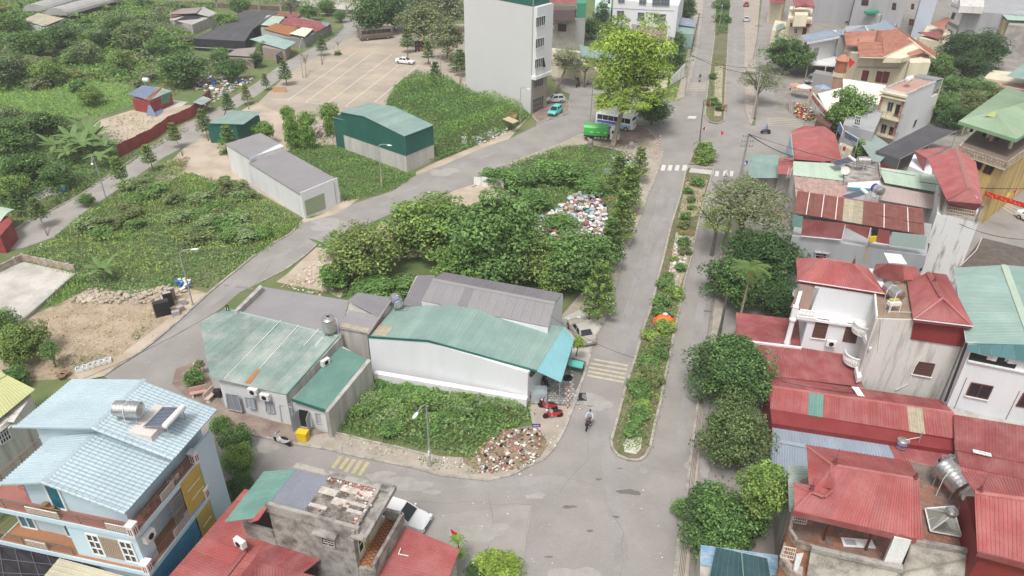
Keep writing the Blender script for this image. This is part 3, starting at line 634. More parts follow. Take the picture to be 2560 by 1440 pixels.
ridge(f(-.05,5.2,10.4),f(4.6,5.2,10.4),BLUET,bh);ridge(f(3.85,4.7,11.3),f(8.9,4.7,11.3),BLUET,bh)
m=MB()
for k in range(12):m.cyl(lerp(f(3.85,-.7,9.83),f(3.85,4.7,11.34),k/12),lerp(f(3.85,-.7,9.83),f(3.85,4.7,11.34),(k+.97)/12),.11,.095,8)
for k in range(12):m.cyl(lerp(f(-.05,-.05,9.12),f(-.05,5.2,10.44),k/12),lerp(f(-.05,-.05,9.12),f(-.05,5.2,10.44),(k+.97)/12),.11,.095,8)
m.bar(f(3.85,4.7,11.33),f(3.95,11.15,10.02),.2,.12);m.bar(f(-.05,5.2,10.42),f(.05,8.85,9.3),.2,.12);m.mk('verge_cap',BLUET,bh)
def rail2(a,b,h,par,panel=None):
 railing([a,b],h,RAILB,par,rails=4,post=1.6)
 if panel:
  for(u,v)in panel:
   p,q=lerp(a,b,u),lerp(a,b,v);m=MB();d=(q-p);m.bar(p+UP*.32,q+UP*.32,.09,.55);o=m.mk('parapet_panel',TRIMW,par);n=d.cross(UP).normalized()
   sgn=-1 if n.dot(Vector((p.x,p.y,0)))>0 else 1;w=MB()
   k=max(3,int(d.length/.16))
   for j in range(4):
    for i in range(k):
     c=lerp(p,q,(i+.5)/k)+n*sgn*.06+UP*(.12+j*.135);w.box(c,(.12,.03,.07),math.atan2(d.y,d.x)+.0)
   w.mk('wavy_relief',M('tan_relief',(.36,.27,.20),.9),o,kind='stuff')
rail2(f(.1,.2,7.03),f(.1,11.1,7.03),.85,bh,[(.0,.16),(.47,.68)])
rail2(f(.2,.1,7.03),f(6.3,.1,7.03),.85,bh,[(.42,.63)])
rail2(f(.2,11.1,7.03),f(5.2,11.1,7.03),.85,bh)
MB().bar(f(5.2,11.1,7.45),f(7.9,11.1,7.45),.15,.85).mk('parapet',BLUEW,bh)
rail2(f(.1,5.5,3.63),f(.1,11.1,3.63),.8,bh,[(.35,.62)]);rail2(f(.2,.1,3.63),f(4.,.1,3.63),.8,bh,[(.68,1)]);rail2(f(.2,11.1,3.63),f(4,11.1,3.63),.8,bh)
MB().bar(f(4.,.1,4.05),f(6.45,.1,4.05),.1,.85).mk('parapet_panel',M('mauve_panel',(.40,.38,.45),.9),bh)
for z in(7.,3.6):
 for s,tt in((.12,.12),(6.35,.12)):
  m=MB();m.box(f(s,tt,z+.42),(.42,.42,.95),f.rz());o=m.mk('corner_post',TRIMW,bh);m=MB();m.box(f(s,tt,z+.93),(.56,.56,.09),f.rz());m.mk('cap',TRIMW,o)
  m=MB()
  for a in(-1,1):m.box(f(s+a*.08,tt-.22,z+.42),(.07,.02,.5),f.rz());m.box(f(s-.22,tt+a*.08,z+.42),(.02,.07,.5),f.rz())
  m.mk('red_inlay',M('inlay',(.30,.08,.07),.8),o)
MB().slab([f(4.4,-.02,3.95),f(6.42,-.02,3.95),f(6.42,-.02,6.9),f(4.4,-.02,6.9)],.05).mk('ochre_panel',OCHREP,bh)
MB().slab([f(4.9,-.02,.1),f(6.42,-.02,.1),f(6.42,-.02,3.3),f(4.9,-.02,3.3)],.05).mk('ochre_panel',OCHREP,bh)
MB().slab([f(.1,.12,0),f(4.9,.12,0),f(4.9,.12,3.3),f(.1,.12,3.3)],.05).mk('blue_cladding',BLUEC,bh)
m=MB()
for k in range(30):m.bar(f(.15+k*.16,.08,.05),f(.15+k*.16,.08,3.3),.05,.04)
m.mk('cladding_ribs',BLUEC,bh)
m=MB()
for(a,b,c_,d_)in((4.9,4.9,6.2,4.9),(4.8,5.8,6.1,5.8),(5.1,2.,6.1,2.)):m.bar(f(a,-.06,b),f(c_,-.06,d_),.02,.05)
m.mk('panel_trim',FRAME,bh)
m=MB()
for k in range(9):m.bar(f(3.2,.06,3.9+k*.0)+f.x*(k*.13),f(3.2,.06,6.8)+f.x*(k*.13),.03)
for z in(4.2,5.2,6.2):m.bar(f(3.2,.06,z),f(4.35,.06,z),.03)
m.mk('security_grille',STEELD,bh)
# windows of the blue house (front wall lies at s=1.35, bay at s=.25)
def fwin(f,s,t0,t1,z0,z1,par,nx,ny,gm,axis='s',side=-1,fm=FRAME,name='window',fw=.08):
 pts=[f(s,t0,z1),f(s,t1,z1),f(s,t1,z0),f(s,t0,z0)]if axis=='s'else[f(t0,s,z1),f(t1,s,z1),f(t1,s,z0),f(t0,s,z0)]
 n=(f.x if axis=='s'else f.y)*side;c=[p+n*.05 for p in pts];m=MB()
 for i in range(4):m.bar(c[i],c[(i+1)%4],fw,.1)
 for i in range(1,nx):m.bar(bil(c,i/nx,0),bil(c,i/nx,1),fw*.7,.08)
 for j in range(1,ny):m.bar(bil(c,0,j/ny),bil(c,1,j/ny),fw*.7,.07)
 w=m.mk(name,fm,par)
 for i in range(nx):
  for j in range(ny):MB().slab([bil(c,(i+a)/nx,(j+b)/ny)-n*.02 for a,b in((.02,.02),(.98,.02),(.98,.98),(.02,.98))],.012,n).mk('pane',gm,w)
 return w
fwin(f,1.35,5.9,7.,3.65,6.1,bh,2,2,TEALG);fwin(f,1.35,9.3,10.5,3.65,6.3,bh,2,2,TEALG)
fwin(f,.25,.75,1.6,4.1,6.,bh,2,3,GLASS);fwin(f,.25,3.1,3.95,4.1,6.,bh,2,3,GLASS)
m=MB()
for j in range(14):
 for i in range(9):m.box(f(.2,1.75+i*.145+(j%2)*.05,4.15+j*.135),(.05,.11,.06),f.rz())
m.mk('wavy_relief',M('tan_relief',(.36,.27,.20),.9),bh,kind='stuff')
fwin(f,.85,5.35,6.3,7.05,9.2,bh,1,1,TEALG,name='door',fw=.14);fwin(f,.85,2.5,3.2,8.2,8.8,bh,2,1,GLASS)
fwin(f,1.3,5.5,6.3,3.7,5.7,bh,2,1,GLASS,axis='t',side=-1)
# things on the terrace
t=thing('barrel','blue plastic barrel with a dark lid on the red terrace','barrel',f(1.55,8.5,7.02))
MB().lathe(f(1.55,8.5,7.02),[(.3,0),(.36,.15),(.33,.3),(.37,.5),(.34,.75),(.3,.92)],16).mk('body',BLUEP,t,smooth=True);MB().lathe(f(1.55,8.5,7.94),[(.33,0),(.33,.05),(.28,.06)],16).mk('lid',DARK,t)
t=thing('brick_stack','small stack of orange bricks under a grey slab beside the blue barrel','brick stack',f(1.75,9.5,7.02));MB().box(f(1.75,9.5,7.25),(.35,.35,.45),.4).mk('bricks',BRICKM,t);MB().box(f(1.75,9.5,7.5),(.4,.4,.05),.4).mk('slab',CONCP,t)
for(s,tt,r,lb)in((.55,6.6,.33,'larger round clay jar by the teal terrace door'),(.42,6.,.29,'smaller round clay jar at the right of its pair')):
 t=thing('clay_jar',lb,'jar',f(s,tt,7.02),group='clay jars by the terrace door');MB().lathe(f(s,tt,7.02),[(r*.6,0),(r,r*.6),(r*.95,r*1.1),(r*.5,r*1.6)],16).mk('body',CLAYP,t,smooth=True);MB().lathe(f(s,tt,7.02+r*1.6),[(r*.55,0),(r*.6,.05),(r*.2,.1)],14).mk('lid',M('straw_lid',(.25,.17,.07),.9),t)
for(s,rr,lb)in((1.35,.1,'terracotta planter nearest the front corner of the blue terrace'),(1.85,.5,'terracotta planter second from the front corner of the terrace'),(3.,.3,'beige box planter in the middle of the side railing'),(3.3,.2,'brown box leaning by the middle of the side railing'),(4.3,.2,'pair of white and red boxes along the side railing'),(4.75,.0,'stacked white pots near the back of the side railing'),(5.3,.4,'terracotta planter farthest back along the side railing')):
 t=thing('planter_box',lb,'planter',f(s,.5,7.02),group='boxes along the terrace railing');MB().box(f(s,.5,7.22),(.36,.3,.38),f.rz()+rr).mk('box',BRICKM if 'terra'in lb else(PINKW if 'white'in lb else M('tan_box',(.42,.24,.14),.9)),t);MB().box(f(s,.5,7.42),(.3,.24,.03),f.rz()+rr).mk('top',SOIL,t)
tank_h(f(5.5,3.2,11.75),f.y*-1+f.x*.15,.52,1.7,'horizontal steel water tank on the pale blue tiled roof',legs=.35,band=None)
heater(f(6.,.35,11.3),f.x,f.y*1,'solar heater with white tank on the pale blue tiled roof',L=2.,w=1.5,r=.2,tilt=.25)
fbox(f,4.5,7.3,1.1,3.9,9.6,10.75).mk('roof_well',M('pale_pink_render',(.62,.56,.52),.9),bh)
ac_unit(f(1.,-.1+.25,5.9)+f.y*-.05,-f.y,'air conditioner on the side wall of the pale blue house')
# low roofs round the blue house
t=thing('shade_net_roof','black shade net with a square mesh in front of the pale blue house','shade net',U(120,1400,2));g=[U(-80,1315,2.9),U(222,1390,2.9),U(330,1500,2.6),U(-80,1560,2.6)]
m=MB();
for i in range(8):
 for j in range(6):m.poly([bil(g,(i+a)/8,(j+b)/6)-UP*(.12 if(i+a+j+b)%2 else 0)for a,b in((0,0),(1,0),(1,1),(0,1))])
m.mk('net',BLACKN,t);m=MB()
for i in range(9):m.tube([bil(g,i/8,j/6)+UP*.04 for j in range(7)],.018,4)
for j in range(7):m.tube([bil(g,i/8,j/6)+UP*.04 for i in range(9)],.018,4)
m.mk('mesh_lines',M('grey_cord',(.16,.16,.19),.8),t)
t,l=house('lean_to','beige ribbed roof at the bottom edge below the pale blue house','shed',[(150,1398,3.),(300,1440,3.),(420,1475,3.),(330,1560,2.8),(60,1560,2.8)],0,CONCW)
slope([U(60,1500,3.),U(148,1395,3.2),U(440,1475,3.2),U(380,1590,3.)],BEIGER,t,pitch=.3)
# red corrugated roofs between the blue house and the old grey house
t,l=house('low_shop_building','single storey building under the long red ribbed roof beside the blue house','shed',[(604,1237,3.),(420,1440,3.),(360,1560,3.),(900,1600,3.),(1010,1330,2.9),(1100,1360,2.8),(1140,1400,2.8),(760,1280,2.9)],0,CONCW,cap=False)
slope([U(612,1222,3.3),U(418,1445,3.3),U(560,1500,3.45),U(735,1260,3.5)][::1],REDR,t,pitch=.2,h=.03)
slope([U(372,1500,3.25),U(418,1445,3.3),U(560,1500,3.45),U(520,1560,3.45)],REDR,t,pitch=.2,h=.03)
slope([U(735,1262,3.45),U(800,1400,3.3),U(590,1560,3.3),U(555,1500,3.45)],REDRD,t,pitch=.2,h=.03)
slope([U(600,1395,3.42),U(790,1440,3.42),U(860,1560,3.3),U(560,1600,3.3)],REDRD,t,pitch=.2,h=.03)
ridge(U(612,1375,3.6),U(545,1460,3.6),REDR,t);
t,l=house('low_front_building','small building under the bright red ribbed roof by the white suv','shed',[(1003,1325,3.),(1140,1378,2.9),(1095,1480,2.8),(930,1480,2.9)],0,CONCW)
slope([U(1001,1311,3.25),U(920,1475,3.25),U(1100,1500,3.05),U(1150,1373,3.05)],REDR,t,pitch=.2,h=.03)
MB().bar(U(1001,1311,3.35),U(905,1500,3.35),.12,.2).mk('verge_trim',TRIMW,t);m=MB();m.bar(U(996,1385,3.4),U(1021,1390,3.36),.05,.04);m.bar(U(996,1385,3.4),U(1002,1370,3.4),.05,.04);m.mk('white_rail',FRAME,t)
# --- the old grey house
g=Frame((669,1267,7),(745,1170,7),(868,1327,7))
gh=thing('old_grey_house','mossy grey cement house with asbestos and grey metal roof beside the white suv','house',g(1.5,3,0))
fbox(g,0,3.35,0,6.,0,6.6).mk('wall',OLDW,gh)
fbox(g,-.05,3.4,-2.2,.02,0,4.3).mk('lower_wall',OLDW,gh)
fbox(g,-.35,.0,5.7,6.15,0,6.5).mk('corner_pier',OLDW,gh)
m=MB();m.bar(g(.05,-.1,6.95),g(.05,6.4,6.95),.25,.75);m.mk('parapet',OLDW,gh)
m=MB();m.bar(g(3.5,-.2,7.1),g(3.5,6.9,7.1),.45,.3);m.mk('parapet',OLDW,gh)
m=MB();m.bar(g(-.35,6.5,6.75),g(3.9,6.5,6.95),1.1,.16);m.bar(g(-.35,6.95,6.9),g(3.9,6.95,7.1),.22,.3);m.bar(g(-.2,6.1,7.),g(3.7,6.1,7.15),.2,.35);m.mk('roof_gutter_slab',OLDW,gh)
slope([g(.2,-.05,7.),g(.2,2.5,7.),g(3.3,2.5,7.05),g(3.3,-.05,7.05)][::1],M('blue_grey_sheet',(.235,.245,.285),.5,col2=(.27,.28,.32),scale=.5,amt=.6,rand=.05),gh,pitch=.16,h=.03,n=3)
# sheets of asbestos, one by one, some newer
rr=random.Random(5)
for j in range(11):
 for i in range(3):
  a0,a1=2.4+i*1.25,3.75+i*1.25;s0=.25+j*.285;q=[g(s0,a0,7.05+.02*i),g(s0,min(a1,6.2),7.05+.02*i),g(s0+.30,min(a1,6.2),7.06+.02*i),g(s0+.30,a0-.0,7.06+.02*i)]
  o=ribs([q[0],q[3],q[2],q[1]],.16,.05,thick=.02).mk('roof_sheet',ASBNEW if rr.random()<.33 else ASBM,gh)
gm_={}
for k in range(46):
 s,tt=rr.uniform(.3,3.3),6.2-abs(rr.gauss(0,1.2));
 if tt<3:continue
 if k<16:s=3.15-.1*rr.random();tt=2.6+k*.22
 t=thing('loose_brick','loose brick weighing down the old asbestos roof','brick',g(s,tt,7.16),group='bricks on the asbestos roof')
 MB().box(g(s,tt,7.2),(.21,.11,.09),g.rz()+rr.uniform(0,3)).mk('brick',BRICKM if rr.random()<.5 else PINKW,t)
slope([g(-1.5,-2.2,6.5),g(2.95,-2.35,6.5),g(3.35,-.05,7.05),g(-.9,.0,7.)],GREEND,gh,pitch=.17,h=.03,n=5,alt={})
MB().slab([g(-1.42,-.3,7.),g(-.1,-.3,7.05),g(-.1,.05,7.07),g(-1.1,.1,7.05)],.04).mk('red_sheet',REDR,gh)
MB().slab([g(0,-2.1,4.32),g(3.3,-2.1,4.32),g(3.3,0,4.32),g(0,0,4.32)],.03).mk('side_terrace_floor',M('dark_brown_floor',(.08,.045,.035),.9),gh)
m=MB();m.bar(g(-.05,-2.2,4.6),g(-.05,.0,4.6),.2,.55);m.mk('side_parapet',OLDW,gh)
m=MB()
for k in range(14):m.bar(g(-.1+.12*k,-2.25,4.4),g(-.1+.12*k,-2.25,6.3),.03)
m.bar(g(-.1,-2.25,6.3),g(1.6,-2.25,6.3),.04);m.bar(g(-.1,-2.25,5.3),g(1.6,-2.25,5.3),.04);m.mk('window_grille',STEELD,gh)
w=fwin(g,0,3.6,4.5,4.9,6.,gh,2,1,DARK,fm=OLDW,fw=.12);m=MB();m.bar(g(-.25,3.3,6.25),g(-.25,4.9,6.25),.5,.1);m.mk('hood',OLDW,w)
m=MB();[m.bar(g(-.04,3.7,5.15+k*.2),g(-.04,4.4,5.15+k*.2),.04)for k in range(3)];m.mk('bars',PINKW,w)
# its balcony facing the street
fbox(g,-.3,3.9,6.,7.3,0,3.9).mk('balcony_base',OLDW,gh)
MB().slab([g(-.1,6.05,3.93),g(3.8,6.05,3.93),g(3.8,7.2,3.93),g(-.1,7.2,3.93)],.02).mk('balcony_floor',ORANGEF,gh)
m=MB()
for k in range(14):
 m.bar(g(-.1+k*.28,6.1,3.955),g(.5+k*.28 if k<12 else 3.8,7.15,3.955),.05,.006);m.bar(g(.5+k*.28 if k<12 else 3.8,6.1,3.957),g(-.1+k*.28,7.15,3.957),.05,.006)
m.mk('floor_pattern',M('pattern_brown',(.20,.07,.03),.8),gh)
m=MB();m.bar(g(-.35,7.3,4.35),g(3.9,7.3,4.35),.22,.9);m.bar(g(3.85,6.,4.35),g(3.85,7.3,4.35),.22,.9);m.bar(g(-.3,6.6,4.05),g(-.3,7.3,4.05),.2,.3);m.mk('balcony_wall',OLDW,gh)
MB().slab([g(.05,6.03,3.95),g(3.4,6.03,3.95),g(3.4,6.03,6.6),g(.05,6.03,6.6)],.03).mk('yellow_render',CREAMW,gh)
MB().slab([g(1.,6.07,3.95),g(1.5,6.07,3.95),g(1.5,6.07,6.1),g(1.,6.07,6.1)],.03).mk('shutter_door',OCHREP,gh)
fwin(g,6.05,.15,.75,4.6,6.1,gh,1,2,DARK,axis='t',side=1,fm=CREAMW)
ac_unit(U(600,1357,4.3),(-.5,-.8,0),'white air conditioner below the green roof of the old grey house')
# --- the yellow green roofed house at the left edge
t,l=house('left_edge_house','plain grey house with yellow green roof and grilled window at the left edge','house',[(78,990,5.6),(20,1075,5.6),(-120,1200,5.6),(-160,1080,5.6),(-30,920,5.6)],0,STAINW)
slope([U(88,973,6.),U(-140,1160,6.),U(-120,1010,6.8),U(12,935,6.8)],YELLR,t,pitch=.25);slope([U(12,935,6.8),U(-120,1010,6.8),U(-160,960,6.2),U(-20,905,6.2)],YELLR,t,pitch=.25);ridge(U(12,935,6.85),U(-120,1010,6.85),YELLR,t)
window(l[1],l[2],[(-8,1080),(15,1062),(30,1096),(4,1112)],t,FRAME,GLASS,4,3,hood=OLDW)
# --- the long shop: weathered green roof, white front
A,B=U(566,1030),U(820,1080);C_=U(930,960)
eL,eR=onw(A,B,545,947),onw(A,B,713,988)
sh=thing('white_shop','white single storey building with weathered green roof and grey doors','house',(A+B)/2)
top=[U(541,942,3.45),U(715,990,3.3),U(848,843,3.9),U(560,775,4.3),U(505,810,4.1)]
walls([lerp(top[0],top[2],.01),top[1],U(846,850,3.9),U(562,790,4.2),U(515,825,4.)],0,WHITEW,sh)
q=[U(498,800,4.1),U(716,1000,3.5),U(850,845,4.05),U(562,772,4.5)]
alt={}
S0,S1,T0,T1=U(525,944,3.65),U(716,987,3.45),U(563,773,4.5),U(846,842,4.2)
n_=16;SL=on3(S0,S1,T1,499,803);kk=(S1-S0).length/(T1-T0).length
def sb(u):return lerp(S0,S1,(u-1+kk)/kk)if u>=1-kk else lerp(SL,S0,u/(1-kk))
for i in range(n_):
 u0,u1=i/n_,(i+1)/n_-.0012;p=[sb(u0),sb(u1),lerp(T0,T1,u1),lerp(T0,T1,u0)]
 ribs(p,.21,.035).mk('roof_sheet',GREENR2,sh)
ridge(T0+Vector((0,.1,.05)),T1+Vector((0,.1,.05)),GREENR,sh,w=.25)
MB().bar(S1+UP*.05,T1+UP*.05,.14,.12).mk('verge_flashing',GREEND,sh)
m=MB()
for a,b in(((561,946),(702,801)),((649,921),(747,812)),((759,865),(797,822)),((789,864),(808,843))):m.bar(on3(S0,S1,T1,*a,.05),on3(S0,S1,T1,*b,.05),.05,.03)
m.mk('joint_strips',FRAME,sh)
MB().slab([on3(S0,S1,T1,x,y,.05)for x,y in((611,957),(625,959),(650,926),(642,922))],.01).mk('rust_patch',RUSTM,sh)
q=[U(740,1004,2.75),U(812,1026,2.65),U(922,905,3.1),U(862,868,3.25)]
walls([U(728,996,2.6),U(813,1027,2.5),U(923,905,2.9),U(850,862,3.1)],0,WHITEW,sh,name='annex_wall')
slope([U(731,1000,2.85),U(815,1028,2.75),U(921,899,3.2),U(850,866,3.35)],GREEND,sh,pitch=.18,h=.03,n=4)
MB().bar(U(731,1000,2.8),U(816,1028,2.7),.12,.22).mk('fascia',GREENM,sh)
m=MB();m.prism([U(821,1030,2.95),U(812,1029,2.95),U(919,897,3.45),U(928,900,3.45)],0);m.mk('side_wall',CONCW,sh)
m=MB();m.prism([U(722,985,3.35),U(716,990,3.35),U(848,838,4.2),U(853,842,4.2)],2.5);m.mk('parapet',CONCW,sh)
def sq(x0,y0,s=4.8,ox=480,oy=840):return(ox+x0/s,oy+y0/s)
for(a,nm,fm,nx,ny)in(([(405,690),(545,710),(600,915),(432,880)],'door',GREYDOOR,2,2),([(1050,832),(1195,862),(1222,1075),(1080,1045)],'door',GREYDOOR,2,2)):
 window(A,B,[sq(*p)for p in a],sh,GREYDOOR,M('grey_glass_door',(.26,.28,.31),.5),nx,1,name='door',off=.04)
for a in([(635,738),(735,748),(760,878),(662,862)],[(875,790),(972,800),(995,932),(895,915)],[(1478,925),(1582,945),(1600,1072),(1500,1052)]):
 window(A,B,[sq(*p)for p in a],sh,GREYDOOR,M('grey_shutter',(.42,.45,.48),.6),2,1,off=.03)
wpan(A,B,[sq(*p)for p in((1280,885),(1395,905),(1390,1105),(1300,1080))],DARK,sh,'doorway',off=.02)
d0,d1=onw(A,B,*sq(1275,885)),onw(A,B,*sq(1400,908));n=towall(A,B)
for p,s,nm in((d0,-1,'door_leaf'),(d1,1,'door_leaf')):
 e=(n*.9+Vector((B-A)).normalized()*s*.25);MB().slab([p,p+e,p+e-UP*2.,p-UP*2.],.04,Vector((1,.1,0)).normalized()).mk('door',GREYDOOR,sh)
for p,lb in((sq(730,665),'small air conditioner under the eave of the white shop'),(sq(875,730),'large air conditioner with round fan on the white shop front')):ac_unit(onw(A,B,*p,.3),n,lb)
ac_unit(U(813,905,3.5),(.7,-.5,0),'white air conditioner on the grey side wall above the narrow green roof')
tank_v(U(826,834,4.2),.62,1.35,'upright ribbed steel tank with an open hatch on the shop wall',legs=.4,open_top=True)
# --- long grey roofs behind
t,l=house('grey_roofed_warehouse','low warehouse with a long violet grey roof behind the white shop','warehouse',[(592,775,4.1),(850,845,4.1),(905,755,4.1),(866,750,4.),(655,718,4.)],0,CONCW)
slope([U(592,778,4.2),U(658,717,4.1),U(872,751,4.1),U(850,848,4.2)],GREYR,t,pitch=.22,h=.02,width=2,n=6)
m=MB();m.prism([U(585,776,4.75),U(593,778,4.75),U(657,717,4.7),U(650,712,4.7)],0);m.mk('end_parapet',CONCW,t)
MB().tube([U(567,780,4.3),U(565,763,5.3),U(570,763,5.3),U(573,778,4.4)],.05).mk('bent_pipe',CABLE,t)
t,l=house('grey_block_room','square grey cement room with violet grey roof between two warehouses','building',[(848,820,4.6),(918,836,4.6),(978,766,4.9),(895,733,4.9)],0,CONCW)
slope([U(846,820,4.75),U(874,775,4.9),U(952,790,4.95),U(919,834,4.8)],GREYR,t,pitch=.22,h=.02,n=3)
slope([U(868,752,4.95),U(895,731,5.1),U(978,744,5.2),U(950,795,4.98)],GREYR2,t,pitch=.22,h=.02,n=3)
MB().slab([U(849,816,4.85),U(919,831,4.85),U(924,822,4.92),U(855,806,4.92)],.02).mk('plastic_sheet',CLEARR,t)
MB().bar(U(920,836,4.85),U(978,752,5.3),.15,.2).mk('verge_flashing',STEELD,t)
# --- the green roofed workshop with the aqua canopy
A,B=U(931,935),U(1313,1000);pk=[(921,843),(1068,853),(1318,927)];g0,g1,g2=U(921,842,4.5),onw(A,B,1072,856),U(1320,930,3.75)
g1=U(1070,852,5.);D=U(990,765,4.6)-g0;D=Vector((D.x,D.y,0))
wk=thing('green_roof_workshop','white workshop with a wide green roof and aqua canopy facing the road','workshop',(A+B)/2)
k0,k1,k2=U(987,768,4.55),U(1133,762,5.05),U(1390,835,3.75)
walls([g0-UP*.1,g1-UP*.1,g2-UP*.1,k2-UP*.1,k1-UP*.1,k0-UP*.1],0,CLEANW,wk)
slope([g0,g1,k1,k0],GREENR,wk,pitch=.24,h=.02,n=6)
gs,ks=U(1342,928,3.65),U(1410,818,3.65)
slope([g1,gs,ks,k1],GREENR,wk,pitch=.24,h=.02,n=12)
ridge(g1,k1,GREENR,wk,w=.5)
m=MB();m.bar(g0-UP*.02,g1-UP*.02,.1,.2);m.bar(g1-UP*.02,gs-UP*.02,.1,.2);m.mk('fascia',GREENM,wk)
slope([gs,U(1403,956,3.),U(1435,850,3.),ks],AQUAR,wk,pitch=.3,h=.015,n=3,name='canopy_sheet')
for a,b in((U(1400,950,3.),U(1403,956,0)),(U(1430,855,3.),U(1435,850,0))):MB().bar(Vector((b.x,b.y,.1))if False else Vector((a.x,a.y,.1)),a,.07).mk('canopy_post',STEELD,wk)
MB().slab([on3(g0,g1,k1,x,y,.04)for x,y in((931,836),(964,841),(984,817),(948,813))],.015).mk('plastic_sheet',CLEARR,wk)
MB().bar(U(925,830,4.65),U(957,792,4.72),.3,.08).mk('red_flashing',REDR,wk)
m=MB();m.prism([U(934,934,1.2),U(1316,1000,1.1),U(1320,990,1.1),U(938,925,1.2)],0);m.mk('wall_base',TRIMW,wk)
window(A,B,[(925,862),(963,866),(967,905),(928,895)],wk,STEELD,DARK,2,1,bars=(8,4,STEELD),off=.04)
n=towall(A,B);c=U(1325,935,3.3)
t=thing('gathered_tarpaulin','black tarpaulin gathered and knotted at the workshop corner','tarpaulin',U(1318,1000,0))
MB().tube([U(1325,925,3.4),U(1318,940,2.6),U(1310,962,1.5),U(1303,978,1.)],[.55,.35,.18,.12],8).mk('cloth',BLACKN,t,smooth=True);MB().ell(U(1303,980,.95),(.35,.3,.4),8,6).mk('knot',BLACKN,t)
tank_h(U(991,752,5.35),Vector((.45,-1,0))*-1,.48,1.5,'horizontal steel tank with a blue lettered band beside the green roof',legs=.3,band=M('band_blue',(.03,.05,.32),.5),lettering=True)
t=thing('roof_ladder','grey steel frame lying on the green roof beside the tank','ladder',U(1008,772,4.7));m=MB();a,b,c,d=(U(998,775,4.75),U(1018,776,4.75),U(1026,763,4.75),U(1005,762,4.75));[m.bar(p,q,.05)for p,q in((a,b),(b,c),(c,d),(lerp(a,d,.5),lerp(b,c,.5)))];m.mk('frame',STEELD,t)
# --- the violet grey gabled warehouse behind it
t=thing('gabled_warehouse','warehouse with a violet grey gable roof and white end wall','warehouse',U(1230,790,0))
r0,r1=U(1083,697,5.5),U(1388,756,5.5);e0,e1=U(1054,752,4.6),U(1370,818,4.5);b0,b1=U(1108,680,4.9),U(1408,734,4.8)
walls([e0-UP*.12,e1-UP*.12,U(1384,763,5.35),b1-UP*.12,b0-UP*.12,U(1088,699,5.35)],0,CLEANW,t)
slope([e0,e1,r1,r0],GREYR,t,pitch=.22,h=.025,n=14,alt={3:(GREYR,None),4:(GREYR2,None)});slope([b0,b1,r1,r0],GREYR2,t,pitch=.22,h=.025,n=14);ridge(r0,r1,GREYR,t,w=.6)
t,l=house('low_grey_shed','flat grey roofed shed under the leafy tree behind the steel tank','shed',[(1005,765,3.7),(1053,760,3.7),(1085,700,3.8),(1040,690,3.8)],0,CONCW);slope([U(1003,765,3.8),U(1060,765,3.8),U(1088,688,3.9),U(1045,688,3.9)],GREYR2,t,pitch=.22,h=.02,n=3)
# --- green tin warehouse by the lane
A,B,C_=U(1010,428),U(840,364),U(1079,398)
tw=thing('green_tin_warehouse','dark green clad warehouse with bare cement base and green door','warehouse',(A+B)/2)
D=C_-A;D.z=0
pts=[onw(B,A,*p)for p in((838,300),(862,286),(912,293),(1011,340))]
lo,hi=onw(B,A,852,280),onw(B,A,912,291);ev=onw(B,A,1011,340)
base=[B,A,A+D,B+D]
m=MB()
w_=[Vector((lo.x,lo.y,lo.z)),hi,ev,ev+D,hi+D,lo+D];m.prism(w_,0);m.mk('wall',SHEDW,tw)
gb=onw(B,A,833,327).z;gb1=onw(B,A,1010,388).z;nL=towall(B,A);nF=towall(A,A+D)
def band(P,Q,R_,zb0,zb1,n,nm,off=.05):
 L_=(Q-P);k=max(1,int(L_.length/1.05));
 for i in range(k):
  a,b=lerp(P,Q,i/k),lerp(P,Q,(i+1)/k);za,zb=zb0+(zb1-zb0)*i/k,zb0+(zb1-zb0)*(i+1)/k
  q=[Vector((a.x,a.y,za))+n*off,Vector((b.x,b.y,zb))+n*off,b+n*off,a+n*off]
  MB().slab(q,.03,n).mk('cladding_panel',GREENM,tw)
  mm=MB();[mm.bar(bil(q,(j+.5)/4,0)+n*.015,bil(q,(j+.5)/4,1)+n*.015,.03,.03)for j in range(4)];mm.mk('panel_rib',GREENM,tw)
band(lo,hi,None,gb,gb+(gb1-gb)*.4,nL,'');band(hi,ev,None,gb+(gb1-gb)*.4,gb1,nL,'');band(ev,ev+D,None,gb1,gb1,nF,'')
nn=-nF*.25
slope([lo+nL*.2+UP*.06,hi+nL*.2+UP*.06,hi+D+UP*.06,lo+D+UP*.06],GREENR,tw,pitch=.25,h=.025,n=5)
slope([hi+nL*.2+UP*.06,ev+nL*.2+nF*.2+UP*.04,ev+D+nF*.2+UP*.04,hi+D+UP*.06],GREENR,tw,pitch=.25,h=.025,n=9);ridge(hi+UP*.05,hi+D+UP*.05,GREENR,tw)
q0=onw(B,A,833,294);wL=(lo-q0);m=MB();m.prism([q0,lo-UP*.3,lo+D*.35-UP*.3,q0+D*.35],0);m.mk('side_annex',GREENM,tw);MB().slab([q0+nL*.2+UP*.05,onw(B,A,863,300)+nL*.1,onw(B,A,863,300)+D*.3,q0+D*.4+UP*.05],.04).mk('annex_roof',GREENR,tw)
wpan(A,A+D,[(1031,374),(1061,362),(1062,376),(1032,389)],M('pale_sheet',(.6,.62,.64),.6),tw,'door_head',off=.09)
dl=[onw(A,A+D,x,y,.08)for x,y in((1033,388),(1061,376),(1063,408),(1034,420))];
for i in range(2):MB().slab([bil(dl,i/2+.01,0),bil(dl,i/2+.49,0),bil(dl,i/2+.49,1),bil(dl,i/2+.01,1)],.05,nF).mk('door',GREENM,tw)
